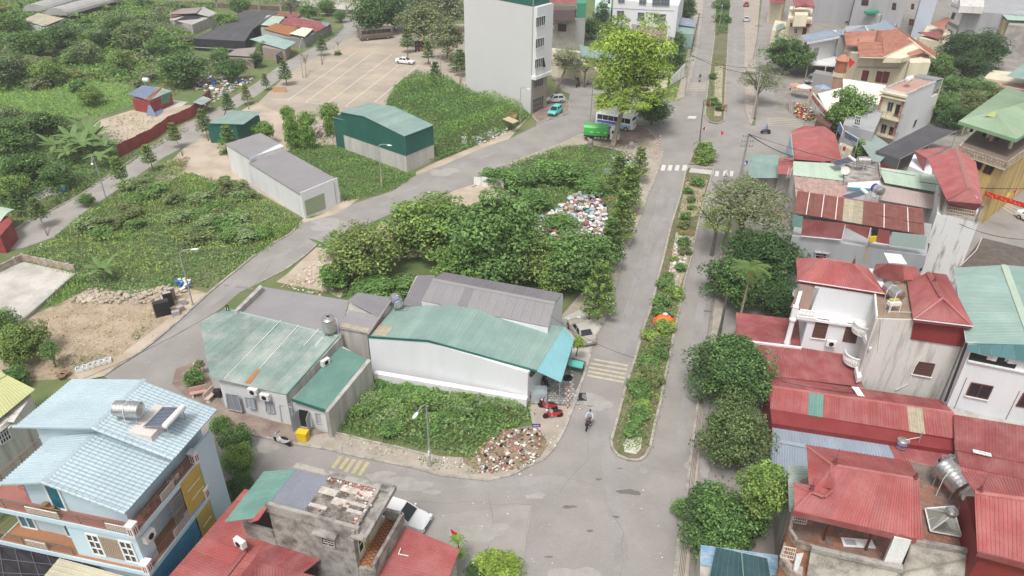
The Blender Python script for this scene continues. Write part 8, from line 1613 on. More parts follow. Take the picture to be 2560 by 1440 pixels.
for x,y,r,lb in((1420,947,.42,'tyre lying flat on the forecourt beside the aqua canopy'),(1323,996,.38,'tyre leaning beside the grey metal bin')):p=U(x,y,.17);t=thing('tyre',lb,'tyre',p);MB().lathe(p,[(r*.6,0),(r,.03),(r*1.03,.12),(r,.2),(r*.6,.22),(r*.55,.12),(r*.6,0)],18,None if 'flat'in lb else Matrix.Rotation(R(70),3,'X')).mk('rubber',TREAD,t)
t=thing('green_top_table','wire table with an aqua cover near the kerb','table',U(1436,925,.14));q=[U(x,y,1.)for x,y in((1424,898),(1460,905),(1456,920),(1420,912))];MB().slab(q,.12).mk('cover',M('aqua_cover',(.12,.52,.42),.5),t);[MB().bar(up(p,.14),p,.04).mk('leg',CABLE,t)for p in q];m=MB();[m.bar(up(q[i],.5),up(q[(i+1)%4],.5),.03)for i in range(4)];m.mk('rails',CABLE,t)
for x,y,rz,lb in((498,990,.35,'pinkish stone bench nearest the pale blue house'),(530,997,1.3,'cream stone bench standing across the first one')):
 p=U(x,y,.13);t=thing('garden_bench',lb,'bench',p);Rz=Matrix.Rotation(rz,3,'Z');mt=M('pink_stone',(.52,.31,.27),.85)if rz<1 else M('cream_stone',(.62,.50,.42),.85);MB().box(p+UP*.45,(1.4,.42,.08),rz).mk('seat',mt,t);MB().box(p+Rz@Vector((0,.22,.8)),(1.4,.08,.35),rz).mk('backrest',mt,t);[MB().box(p+Rz@Vector((a*.5,0,.2)),(.12,.36,.42),rz).mk('leg',TRIMW,t)for a in(-1,1)]
crate(545,990,.13,(.6,.5,.7),BLACKN,'black basket standing by the end wall of the white shop','basket',.1,'basket')
crate(700,230,0,(2.6,.5,1.1),M('tan_board',(.50,.32,.19),.9),'tan wooden box at the corner of the parking lot','planter_box',.15,'box');crate(1160,358,0,(.8,.8,1.1),TRIMW,'white concrete block in front of the leafy mound','block',.2,'block');crate(1183,350,0,(.5,.5,.6),M('pale_yellow_block',(.6,.58,.42),.9),'small pale yellow block at the lane edge','block',.1,'block')
t=thing('hut','small wooden hut with a tan roof beside the tall white building','hut',U(1277,308));q=[U(1262,312),U(1290,316),U(1294,302),U(1266,298)];MB().prism([up(p,1.7)for p in q],0).mk('wall',M('old_wood',(.30,.20,.10),.9),t);MB().slab([U(x,y,2.1)for x,y in((1256,297),(1283,308),(1297,302),(1272,291))],.1).mk('roof',M('tan_sheet',(.52,.42,.28),.9),t)
for x,y,h,lb in((1475,368,1.5,'grey stone pillar beside the green truck'),(1578,372,1.3,'dark rock at the foot of the light green tree')):p=U(x,y,.1);t=thing('stone',lb,'stone',p);MB().lathe(p,[(.5,0),(.45,h*.3),(.52,h*.6),(.35,h*.9),(.1,h)],7).mk('stone',M('stone_grey',(.24,.22,.20),.95,col2=(.32,.30,.27),scale=3,amt=.7),t)
t=thing('street_rail','low dusty pink metal railing near the minibus','railing',U(1585,352));railing([U(1560,354,.1),U(1582,358,.1),U(1606,362,.1)],.8,M('dusty_pink_metal',(.42,.30,.25),.8),t,rails=2,post=2)
t=thing('orange_tarp_heap','heap covered by a bright orange tarpaulin in the long median','tarpaulin',U(1659,808,.13));p=U(1660,808,.13);m=MB();rr=random.Random(4);n=9
rows=[m.pts([p+Vector((math.cos(2*math.pi*k/14)*r*(1+.16*math.sin(k*2.3+j)),math.sin(2*math.pi*k/14)*r*.8*(1+.16*math.sin(k*1.7+j)),z))for k in range(14)])for j,(r,z)in enumerate(((1.15,0),(1.05,.4),(.85,.75),(.5,.95),(.12,1.)))]
for i,j in zip(rows,rows[1:]):m.f+=[(i+k,i+(k+1)%14,j+(k+1)%14,j+k)for k in range(14)]
m.f.append(tuple(rows[-1]+k for k in range(14)));m.mk('sheet',ORANGET,t);MB().box(p+Vector((.5,.35,.85)),(.3,1.2,.1),.5).mk('black_strap',CABLE,t);t=thing('tub','white round tub on the orange heap','tub',p+UP*1.);MB().lathe(p+UP*1.,[(.22,0),(.28,.18),(.22,.18),(.18,.04)],12).mk('shell',PINKW,t)
# junk furniture beside the lamp
for k,(x,y,d,mt,rz,lb)in enumerate(((410,790,(1.6,.1,1.8),STEELD,.5,'dark barred metal gate leaning beside the road'),(425,765,(.9,.5,1.7),CABLE,.6,'tall black cabinet standing behind the gate'),(433,752,(.7,.5,1.6),M('brown_cabinet',(.20,.15,.13),.8),.7,'brown cabinet next to the black one'),(441,788,(.8,.5,.5),M('mauve_box',(.36,.33,.36),.8),.5,'low mauve box in front of the junk'),(452,778,(.7,.6,.6),M('reddish_box',(.40,.25,.24),.8),.9,'reddish grey box among the junk'),(459,762,(.7,.5,.7),CONCP,.4,'grey box at the right end of the junk'),(401,770,(1.2,.5,.4),PINKW,.5,'white topped chest behind the gate'))):
 p=U(x,y,.05);t=thing('discarded_furniture',lb,'furniture',p)
 if k==0:m=MB();Rz=Matrix.Rotation(rz,3,'Z');[m.box(p+Rz@Vector((-.8+i*.16,0,.9)),(.04,.04,1.8),rz)for i in range(11)];[m.box(p+Rz@Vector((0,0,z)),(1.65,.05,.06),rz)for z in(.05,.9,1.8)];m.mk('bars',CABLE,t);MB().box(p+Rz@Vector((0,.5,.8)),(1.5,.8,1.5),rz).mk('cage_body',M('cage_dark',(.06,.06,.06),.9),t)
 else:MB().box(p+UP*d[2]/2,d,rz).mk('body',mt,t);MB().box(p+UP*(d[2]+.02),(d[0]*.9,d[1]*.9,.03),rz).mk('top',CONCP,t)
for k in range(6):p=U(200+k*14,927-k*4.5,.1);t=thing('foam_block','white hollow foam block, '+('first','second','third','fourth','fifth','sixth')[k]+' from the left beside the gravel lot','block',p,group='white blocks by the gravel lot');m=MB();[m.box(p+Matrix.Rotation(.45,3,'Z')@Vector(o),d,.45)for o,d in(((0,-.28,.2),(.7,.08,.3)),((0,.28,.2),(.7,.08,.3)),((-.3,0,.2),(.08,.6,.3)),((.3,0,.2),(.08,.6,.3)))];m.mk('frame',TRIMW,t)
def rubbish(name,label,px,n,cols,s0,s1,seed=1,z0=.05,hh=.3,cat='rubbish'):
 P_=UU(px,z0);xs=[p.x for p in P_];ys=[p.y for p in P_];rr=random.Random(seed);m={};k=0;c=sum(P_,Vector())/len(P_)
 while k<n:
  p=Vector((rr.uniform(min(xs),max(xs)),rr.uniform(min(ys),max(ys)),z0))
  if not inpoly(p,P_):continue
  i=rr.randrange(len(cols));b=m.setdefault(i,MB());s=rr.uniform(s0,s1);rot=Matrix.Rotation(rr.uniform(0,6),3,'Z')@Matrix.Rotation(rr.uniform(-.6,.6),3,'X');q=p+UP*rr.random()**2*hh
  if rr.random()<.45:b.box(q,(s,s*rr.uniform(.4,1),s*rr.uniform(.08,.5)),rot=rot)
  else:b.ell(q,(s*.5,s*.4,s*rr.uniform(.2,.4)),6,4,rot)
  k+=1
 for i,b in m.items():tag(b.mk(name,cols[i],kind='stuff'),label)
wc=[TRIMW,PINKW,M('pale_blue_bag',(.45,.58,.68),.6),M('tan_card',(.42,.32,.22),.9),CONCP,M('teal_bag',(.10,.35,.38),.6),M('dull_red_bag',(.42,.14,.16),.7),BLACKN]
for(x0,y0,x1,y1,mt,lb)in((1185,463,1260,470,TRIMW,'broken white wall panels at the lane edge of the weedy strip'),(1510,440,1556,447,GALV,'short grey corrugated fence below the burnt rubbish'),(1335,492,1350,494,CONCP,'single pale wall panel in the weedy strip')):
 a,b=U(x0,y0),U(x1,y1);n=max(1,int((b-a).length/1.1));t=thing('fence',lb,'fence',(a+b)/2)
 for i in range(n):MB().bar(lerp(a,b,i/n)+UP*.7,lerp(a,b,(i+.95)/n)+UP*.7,.08,1.3+.25*(i%2)).mk('fence_panel',mt,t)
flat('concrete_path',[(75,492),(135,462),(172,466),(165,478),(120,492),(85,505)],CONC,.03)
rubbish('flower_display','potted flowers and red baskets outside the flower shop',[(1985,262),(2025,270),(2045,300),(2010,305),(1985,290)],160,[REDC,M('deep_green',(.05,.12,.03),.8),PINKW,M('deep_green',(.05,.12,.03)),YCLOTH,REDCL],.2,.7,31,.05,.9,'flowers')
rubbish('rubbish_heap','large heap of mostly white rubbish bags in the overgrown lot',[(1345,560),(1400,520),(1440,490),(1500,488),(1514,540),(1503,602),(1430,612),(1350,600)],1000,wc[:3]+[TRIMW,PINKW,CONCP]+wc[3:],.15,.95,3,.1,.8)
flat('burnt_earth',[(1150,1150),(1205,1112),(1262,1074),(1340,1062),(1372,1110),(1350,1143),(1285,1172),(1200,1182)],M('brown_earth',(.33,.25,.175),.95,col2=(.20,.145,.10),scale=1.5,amt=.8,fine=.15,bump=.5),.135)
rubbish('rubbish_heap','rubbish scattered at the corner of the ivy lot',[(1200,1120),(1265,1075),(1340,1070),(1345,1110),(1345,1155),(1290,1175),(1200,1185),(1180,1140)],300,[TRIMW,DIRT,DIRT,PINKW,CONCP,SOIL,M('dull_red_bag',(.42,.14,.16),.7),BLACKN,DIRT],.08,.36,5,.15,.25);rubbish('rubbish_heap','rubbish between the red shack and the far road',[(455,185),(600,190),(640,200),(560,250),(490,290),(480,270),(530,230),(470,220)],260,[TRIMW,PINKW,CONCP,DIRT,PINKW,TARP,CONCP,DIRT,BLUEP,PINKW,DIRT,M('dull_red_bag',(.42,.14,.16),.7)],.25,.9,6,.05,.7)
rubbish('rubbish_heap','rubble and bags at the lane beside the leafy mound',[(1180,350),(1220,325),(1265,320),(1275,332),(1200,365)],130,wc[:5],.15,.7,7,.05,.4);rubbish('rubbish_heap','burnt rubbish near the big light green tree',[(1525,390),(1580,392),(1590,410),(1540,425)],160,wc,.12,.5,8,.1,.3);rubbish('rubbish_heap','pinkish rubble behind the green tin warehouse',[(770,320),(830,305),(840,345),(790,345)],160,[PINKW,DIRT,CONCP],.15,.6,9,.05,.4)
rubbish('rubbish_heap','white sacks behind the lamp at the gravel lot',[(440,705),(470,700),(480,720),(455,728)],40,[TRIMW,TRIMW,PINKW,BLUEP],.2,.7,10,.1,.6);rubbish('rubble','lumps of earth over the gravel lot',[(130,770),(230,725),(420,718),(470,730),(440,790),(380,840),(300,900),(180,930),(90,940),(80,830)],1500,[DIRT,SAND,SAND],.06,.26,11,.0,.05,'rubble');rubbish('rubble','heaped earth along the top of the gravel lot',[(170,755),(240,722),(330,738),(420,716),(470,728),(430,760),(250,760)],420,[SAND,SAND,PAVE],.15,.7,12,.0,.3,'rubble')
rubbish('rubble','stones scattered in the sandy verge beside the lane',[(700,720),(760,670),(820,640),(830,700),(800,740)],260,[SAND,DIRT,PINKW],.08,.35,13,.0,.1);rubbish('rubble','stones and litter in the long median',[(1690,590),(1735,595),(1715,650),(1690,720),(1660,810),(1655,790),(1680,650)],260,[PINKW,CONCP,SAND,TRIMW],.1,.5,14,.14,.2);rubbish('litter','small litter along the ivy lot edging and road',[(830,1090),(1090,1140),(1300,1170),(1450,1000),(1460,1030),(1320,1200),(1090,1165),(830,1110)],90,[TRIMW,PINKW,CONCP],.05,.18,15,.13,.02);rubbish('litter','tiny scraps scattered on the open asphalt',[(1000,1250),(1400,1210),(1640,1200),(1690,1400),(1200,1430)],40,[TRIMW,CONCP],.05,.13,16,.03,.01)
rubbish('rubble','rubbish along the fence of the far road near the red shack',[(530,250),(600,225),(640,190),(600,200),(540,230)],60,[TRIMW,PINKW,DIRT,CONCP],.2,.6,17)
# ---- vegetation
def rnd(n,seed):return np.random.default_rng(seed).random((n,3))
def leafmesh(C,S_,K,seed,upb=.6,asp=.55,bend=.12,dirs=None):
 """C (n,3) centres, S_ (n,) lengths, K (n,3) colours -> arrays of 4-gon leaves"""
 r=np.random.default_rng(seed);n=len(C);N_=r.normal(size=(n,3));N_/=np.linalg.norm(N_,axis=1)[:,None]+1e-9;N_[:,2]=np.abs(N_[:,2])+upb;
 if dirs is not None:N_+=dirs*.8
 N_/=np.linalg.norm(N_,axis=1)[:,None];T=np.cross(N_,r.normal(size=(n,3)));T/=np.linalg.norm(T,axis=1)[:,None]+1e-9;B=np.cross(N_,T);s=S_[:,None]
 V=np.stack([C-T*s*.5-N_*s*bend,C+B*s*asp*.5,C+T*s*.5-N_*s*bend,C-B*s*asp*.5],1).reshape(-1,3)
 return V,np.arange(4*n).reshape(-1,4),np.repeat(np.clip(K,.004,.9),4,axis=0)
PAL={'dark':[(.022,.052,.02),(.034,.07,.025),(.046,.086,.033)],'mid':[(.05,.10,.033),(.072,.13,.045),(.095,.16,.058)],'bright':[(.10,.155,.038),(.135,.195,.052),(.17,.225,.07)],'olive':[(.075,.105,.045),(.10,.13,.06),(.13,.15,.075)],'grey':[(.085,.105,.065),(.12,.14,.09),(.155,.17,.12)],'lime':[(.10,.165,.022),(.14,.205,.032),(.18,.24,.05)],'ivy':[(.045,.10,.03),(.075,.15,.045),(.11,.19,.065)],'dry':[(.17,.125,.07),(.13,.09,.045),(.20,.155,.095)],'yellow':[(.12,.145,.04),(.15,.17,.055),(.10,.13,.045)],'cass':[(.08,.125,.06),(.11,.16,.08),(.145,.195,.105)],'vine':[(.07,.135,.035),(.10,.175,.045),(.13,.205,.06)]}
def pick(pal,n,r,jit=.25):
 P_=np.array([c for p in pal.split()for c in PAL[p]]);return P_[r.integers(0,len(P_),n)]*np.array([2.05,2.,1.6])*(1+(r.random((n,1))-.5)*jit*2)
CROWNS={}
def crown_mesh(kind,pal,n,var,leaf=.085):
 key=(kind,str(pal),n,var)
 if key in CROWNS:return CROWNS[key]
 r=np.random.default_rng(abs(hash((kind,n,var)))%99991 if False else(sum(map(ord,kind+str(pal)))*31+n+var*977));C,D=[],[];cols=[]
 if kind in('dense','sparse','bush','open'):
  K={'dense':60,'sparse':40,'bush':26,'open':56}[kind]
  lo={'dense':.62,'sparse':.35,'bush':.5,'open':.45}[kind]
  for k in range(K):
   a=r.random()*6.283;u=r.random()*1.75-.75;rad=lo+(1-lo)*r.random()**.7*.95;q=math.sqrt(max(0,1-min(1,abs(u))**2));c=np.array([math.cos(a)*q,math.sin(a)*q,u])*rad*(.82+.18*math.sin(a*3+var));cr={'dense':.36,'sparse':.26,'bush':.42,'open':.33}[kind]*(.65+.7*r.random())
   m=n//K;v=r.normal(size=(m,3));v/=np.linalg.norm(v,axis=1)[:,None];v[:,2]=np.where(v[:,2]<-.3,-v[:,2],v[:,2]);rr=cr*(.55+.5*r.random((m,1))**.5);C.append(c+v*rr*np.array([1,1,.75]));D.append(v);cols.append(pick(pal,m,r)*(1+(r.random()-.5)*.5))
  if kind!='sparse':m=n//5;v=r.normal(size=(m,3));v/=np.linalg.norm(v,axis=1)[:,None];C.append(v*(r.random((m,1))**.4)*.72*np.array([1,1,.95]));D.append(v*.2);cols.append(pick(pal,m,r)*.95);BIGN=m
 elif kind=='tier':
  L_=6
  for k in range(L_):
   z=-.9+1.8*k/(L_-1);R_=(1.-.62*(k/(L_-1))**1.3)*(.85+.2*r.random());nb=9
   for b in range(nb):
    a=6.283*(b+r.random()*.7)/nb;m=n//(L_*nb);t_=r.random(m)**.6;x=np.stack([np.cos(a+.25*(r.random(m)-.5)*2)*R_*t_,np.sin(a+.25*(r.random(m)-.5)*2)*R_*t_,z+.10*t_+.05*r.normal(size=m)],1);C.append(x);D.append(np.tile([0,0,1.],(m,1)));cols.append(pick(pal,m,r)*(1+(r.random()-.5)*.3))
 C=np.concatenate(C);D=np.concatenate(D);cols=np.concatenate(cols);S_=leaf*(.6+.8*r.random(len(C)))
 if kind in('dense','bush','open'):S_[-BIGN:]*=1.9 if kind!='open'else 1.2
 V,Fc,Kc=leafmesh(C,S_,cols,n+var,dirs=D,upb=.9 if kind=='tier'else .35)
 o=meshfast('crown',V,Fc,LEAF,None,Kc);me=o.data;bpy.data.objects.remove(o);CROWNS[key]=me;return me
NTREE=[0]
def tree(x,y,rpx,zc,kind,pal,label,asp=.85,n=4200,leaf=.085,base=None,bark=None,cat='tree',name=None,group=None,tr=1.):
 kind={'D':'dense','O':'open','B':'bush','S':'sparse','Y':'tier'}.get(kind,kind);cat='shrub'if kind=='bush'and cat=='tree'else cat;c=U(x,y,zc);r=rpx*depth(c)/F;zc=min(zc,r*asp*1.02)if kind in('dense','open','bush')and base is None and cat!='vine'else zc;c=U(x,y,zc);r=rpx*depth(c)/F;n=int(n*1.35);leaf*=1.12;NTREE[0]+=1;k=NTREE[0];b=U(*base)if base else up(c,0);t=thing(name or{'tier':'young_tree','bush':'shrub'}.get(kind,'tree'),label,cat,b,group=group)
 me=crown_mesh(kind,pal,n,k%2,leaf);o=bpy.data.objects.new('crown',me);link(o,t);o.location=c-b;o.rotation_euler=(0,0,k*2.399);o.scale=(r,r*(.9+.2*((k*7)%5)/5),r*asp)
 m=MB();tr_=max(.05,r*.06)*tr;j=c-UP*r*asp*.35;
 if j.z<.3:j.z=.3
 m.tube([b,lerp(b,j,.5)+Vector((.04*r*math.sin(k),.04*r,0)),j],[tr_*1.2,tr_,tr_*.75],6)
 rr=random.Random(k)
 if kind=='tier':m.tube([j,c+UP*r*asp*.95],[tr_*.75,tr_*.2],5)
 for q in range({'sparse':12,'open':13,'dense':6,'tier':10}.get(kind,4)):
  a=rr.uniform(0,6.28);u=rr.uniform(.05,.8);s0=lerp(b,j,rr.uniform(.75,1))if kind!='tier'else lerp(j,c+UP*r*asp*.8,rr.random());e=c+Vector((math.cos(a)*r*.72,math.sin(a)*r*.72,r*asp*(u-.15)))if kind!='tier'else s0+Vector((math.cos(a)*r*.6,math.sin(a)*r*.6,r*.05));m.tube([s0,lerp(s0,e,.5)+UP*.08*r,e],[tr_*.55,tr_*.35,tr_*.12],4)
 m.mk('trunk',bark or BARK,t);return t
T=tree
# centre lot
T(1235,588,122,5.5,'D','mid','large dense dark green tree in the middle of the overgrown lot',.95,9000,.075);T(1075,570,104,6,'O','bright mid','airy light green tree left of the large dense tree',.8,5200,.08);T(905,628,105,5,'O','bright olive','loose open crowned tree over the sandy verge of the lane',.8,4600,.07);T(1150,650,70,4,'O','vine mid','lower leafy tree in front of the large dense tree',.75,4200,.09);T(1335,640,96,4.5,'O','bright olive','olive tinged tree right of the large dense tree',.75,4600,.08);T(1440,650,100,4.6,'O','mid','green tree with a pale leaning trunk near the main road',.75,5000,.08,bark=PALEBARK);T(1390,690,60,3.5,'D','mid bright','bright leafy tree touching the gabled warehouse roof',.7,4200);T(1500,720,48,4,'Y','mid bright','tiered bright green tree overhanging the kerb by the sedan',1.4,3600,.11)
T(1010,610,50,3,'O','olive','thin shrub tree between the two airy trees',.8,2200,.1);T(840,690,50,2,'B','ivy','dark shrub clump at the foot of the open tree',.6,2400,.12);T(940,720,60,2.2,'B','mid ivy','broad leafed shrub beside the long grey roof',.5,2600,.12);T(1015,715,42,3.2,'B','mid','cassava like shrub leaning over the grey shed roof',.5,1900,.15)
for x,y,r,z,lb in((1600,405,28,3.4,'nearest the junction'),(1575,465,40,4.2,'second below the junction'),(1556,535,44,4.4,'third below the junction beside the rubbish heap'),(1530,600,42,4.2,'fourth below the junction'),(1548,430,34,3.2,'set back from the kerb near the burnt rubbish'),(1500,660,40,4.4,'above the bright kerb tree')):T(x,y,r,z,'Y','mid bright'if x>1540 else 'mid','tiered roadside tree '+lb,1.25,3000,.12)
T(1446,858,17,2.3,'D','lime bright','small round topped bright tree beside the aqua canopy',1.1,1500,.14,base=(1440,892),cat='tree')
for x,y,r,lb in((1240,440,38,'left end of the weedy strip'),(1300,450,52,'centre of the weedy strip'),(1370,430,50,'beside the burnt rubbish'),(1430,440,55,'right of centre in the weedy strip'),(1400,555,42,'in the middle of the white rubbish heap'),(1330,500,45,'between the strip and the rubbish heap'),(1480,465,40,'above the rubbish heap')):T(x,y,r,1.5,'B','ivy mid','leafy bush '+lb,.55,2600,.13)
# the big light green tree and its neighbours
t=tree(1572,160,108,12.5,'open','lime','very tall light green tree towering over the junction',1.05,9000,.055,base=(1531,368),bark=PALEBARK,tr=.9)
for(x,y,r,z)in((1545,255,74,8.),(1612,235,74,8.),(1560,90,45,16.5),(1500,160,40,12),(1640,190,40,10),(1510,215,35,10)):
 c=U(x,y,z);rr_=r*depth(c)/F;o=bpy.data.objects.new('crown_layer',crown_mesh('sparse','lime',4200,x%2,.085));link(o,t);o.location=c-t.location;o.scale=(rr_,rr_,rr_*.5);o.rotation_euler=(0,0,x)
T(1632,275,52,3.8,'D','mid dark','dark round tree at the right foot of the tall light green tree',.75,4200)
T(1420,150,48,5.2,'O','grey','grey green acacia like tree leaning over the silver hatchback',.7,4600,.06,base=(1390,234));T(1465,165,34,4.6,'S','grey','thin grey tree between the acacia and the light green tree',.7,2200,.08)
T(1690,105,26,2.6,'D','mid dark','dark bush tree by the pavement below the grey green shed',.9,2200,.11);T(1688,150,24,2.4,'D','dark','lower dark bush tree by the white sign wall',1.,2000,.11);T(1510,40,30,4,'D','dark','dark tree between the netted house and the white block',1.1,2600,.1);T(1480,70,26,3,'D','dark mid','dark bush below the mint building',1.,2000,.11);T(1530,75,26,3,'D','mid dark','dark bush at the left foot of the white block',1.,2000,.11)
T(1715,25,30,3.5,'D','dark','dark tree at the top end of the left pavement',1.,2200,.1)
# right side
T(1972,138,60,4.8,'D','mid dark','dense dark green round tree beside the white modern house',.75,6500,.075);T(1900,200,62,5.,'S','grey olive','leafless looking brownish tree at the side street corner',.8,2600,.06,base=(1885,298));T(1858,510,122,6.3,'S','olive grey','large thin olive tree overhanging the right carriageway',.8,4600,.05,base=(1850,600));T(1795,545,70,5.2,'S','olive bright','left limb tree with thin olive leaves above the right carriageway',.6,1700,.06)
T(1905,650,95,4.,'D','dark','very dark dense tree behind the areca palm',.8,8500,.07);T(1840,700,75,3.4,'D','dark mid','dark mango tree left of the areca palm',.8,7000,.08);T(1950,750,60,3.,'D','dark','dark mango tree beside the corner balcony',.8,4200)
T(1822,925,108,4.2,'D','dark mid dark','big round glossy green tree beside the dark red roofs',.72,12000,.062);T(1835,1085,98,4.2,'D','dark olive','dark green tree flecked with yellow below the big round tree',.85,10500,.062);T(1912,1225,76,4.6,'O','bright mid','bright yellow green tree in front of the grey ribbed roof',1.,6500,.085,base=(1850,1380));T(1800,1310,98,3.6,'D','mid dark','wide leafy tree over the bottom right kerb',.7,9500,.07);T(1720,1275,42,3.4,'O','mid','left limb foliage reaching over the road at bottom right',.7,2600,.1);T(1880,1300,45,3.,'O','bright mid','lower bright foliage beside the green ribbed roof',.8,2600,.1)
for x,y,r,z,p,lb in((2395,118,48,5,'dark','left of the three dark round trees, upper right'),(2462,125,56,5.4,'dark','right of the three dark round trees, upper right'),(2430,165,50,4.8,'dark','lower one of the dark round trees, upper right'),(2352,170,42,4,'mid','bright green tree right of the orange roofed villa'),(2345,265,48,3.4,'mid','bushy tree behind the narrow balcony house'),(2390,300,42,3,'dark','dark bushy tree beside the black shade net'),(2440,225,40,3.2,'mid','pointed green tree among the villas'),(2430,255,40,3,'olive','olive brown tree left of the green hipped roof'),(2385,215,34,3,'mid','small green tree below the pointed one'),(2480,235,34,3,'olive','flowering tree behind the green hipped roof')):T(x,y,r,z,'D',p,lb if 'tree'in lb and not lb.startswith(('left','right','lower'))else lb,.8,4200,.085)
T(2122,282,54,4.6,'D','vine mid','thick climbing vine with pale flowers over the grey house',1.2,4600,.09,cat='vine',name='climbing_vine');T(2092,315,26,2.4,'D','olive mid','lower part bush of flowers beside the blue sign',1.,1800,.12);T(2147,372,20,2,'B','bright mid','small yellow green shrub below the billboard',1.2,1200,.16);T(2237,48,20,6.5,'B','bright','light green tree top beside the grey window block',1.,1400,.14)
T(590,1100,40,3.4,'D','mid dark','dark leafy tree at the rear corner of the pale blue house',.9,5200,.085);T(598,1150,42,2.6,'D','mid bright','leafy tree with yellow green tips behind the pale blue house',.9,5200,.085);T(598,1212,36,3.2,'D','dark','dark rounded bush between the blue house and green roof',.8,4200,.09);T(552,1062,26,2.4,'D','mid','small tree by the white shop wall below its eave',.9,2400,.11)
T(1245,1418,58,2.4,'O','lime bright','yellow green shrub at the bottom edge of the road',.6,4200,.1);T(1200,1440,40,1.4,'D','dark','dark shrub at the bottom edge beside the yellow green one',.5,2600,.11)
T(50,858,66,3.2,'D','mid yellow','mango tree with yellow tips at the left edge by the gravel lot',.75,7500,.08);T(5,800,36,3,'D','mid','leafy tree cut by the left edge above the mango tree',.8,2600,.11);T(30,945,40,2,'D','mid dark','low dark foliage between the mango tree and the yellow roof',.6,3200,.1);T(125,880,30,1.8,'S','mid','thin sapling at the gravel lot corner',1.,1200,.12)
T(480,942,26,1.4,'B','mid','potted shrub by the end of the white shop',.9,1500,.14);T(497,912,16,1.2,'S','olive','thin bonsai in a round pot by the road',1.,500,.2)
# young trees along the far road and the lot
for x,y,r,z,b,p,lb in((433,330,20,2.8,(457,390),'mid bright','third from the left lamp'),(368,385,20,2.8,(385,430),'mid bright','second from the left lamp'),(293,420,25,2.8,(312,478),'mid bright','just right of the leaning lamp'),(90,520,24,2.8,(119,590),'olive mid','by the red hut at the left'),(38,500,24,2.4,(45,530),'mid','above the red hut'),(508,300,24,3,(521,352),'mid olive','left of the green box shed'),(568,255,18,2.6,(560,290),'mid','behind the green box shed'),(614,232,16,2.4,(622,274),'olive yellow','with yellow leaves by the far road'),(710,175,20,3.2,(717,214),'mid','nearest the tan planter box'),(662,200,13,2.2,(668,222),'mid','small one beside the tan box'),(802,108,17,3.,(805,162),'olive mid','beside the leafless tree'),(1017,95,20,3.6,(1019,142),'mid','left of the parked motorbikes'),(1070,125,18,3.4,(1071,158),'olive mid','right of the parked motorbikes'),(1150,150,22,3.6,(1150,212),'mid','against the tall white building'),(1088,182,22,2.8,(1087,204),'mid','beside the vine covered lamp'),(570,350,30,2.2,(572,372),'bright mid','in front of the green box shed')):T(x,y,r,z,'Y',p,'slender tiered sapling '+lb,1.1,1500,.17,base=b)
T(762,140,24,3.6,'S','dry','leafless tree with a whitewashed ring in the parking lot',1.2,160,.05,base=(765,195),bark=PALEBARK);T(844,105,14,2.2,'S','dry','bare thin sapling near the lot entrance',1.3,60,.05,base=(845,132),bark=PALEBARK);T(845,133,11,.4,'B','mid','small green tuft at the bare sapling',.6,500,.2)
# vine covered columns
for x,y,r,z,a,lb in((718,284,20,3.6,1.,'left top of the tall vine column'),(733,335,24,2.4,2.3,'body of the tall vine column'),(766,300,24,3.4,.9,'round vine topped column'),(768,345,22,1.9,2.,'body of the round vine column'),(823,285,26,3.2,1.1,'vine covered stump behind the green warehouse'),(822,320,15,1.5,2.,'hanging vine below the stump'),(662,325,25,2.4,.9,'round vine dome beside the white shed')):T(x,y,r,z,'D','vine',lb,a,2600,.12,cat='vine',name='vine_column')
# top of the photo
for x,y,r,z,k,p,lb in((930,35,60,6,'dense','dark mid','large dark tree over the brown coach'),(985,28,55,6,'dense','dark','dark tree right of the coach tree'),(1060,60,62,5.5,'open','olive grey','grey olive tree beside the motorbikes'),(1120,95,58,5,'sparse','grey olive','thin grey tree left of the tall building'),(1110,25,60,6.5,'open','grey','pale grey tree at the top left of the tall building'),(1040,5,50,6,'open','olive grey','pale tree crown at the very top behind the lot'),(1140,150,30,2.6,'sparse','grey','low grey tree against the tall building wall'),(815,18,24,3.4,'dense','mid','bushy tree by the yard fence'),(770,28,26,3.,'dense','mid','dark tree beside the patched sheds'),(850,40,18,2.4,'dense','mid','small tree by the fence at the road bend'),(725,10,30,4,'sparse','grey','bare tree in front of the concrete yard'),(600,15,30,3.5,'dense','mid','tree behind the black net nursery'),(565,55,30,3.,'dense','mid bright','tree left of the black net nursery'),(540,75,16,2.,'bush','mid','bush beside the farm shed yard'),(660,120,18,1.8,'dense','mid','small tree before the poster shack')):T(x,y,r,z,k,p,lb,.85,3200,.09)
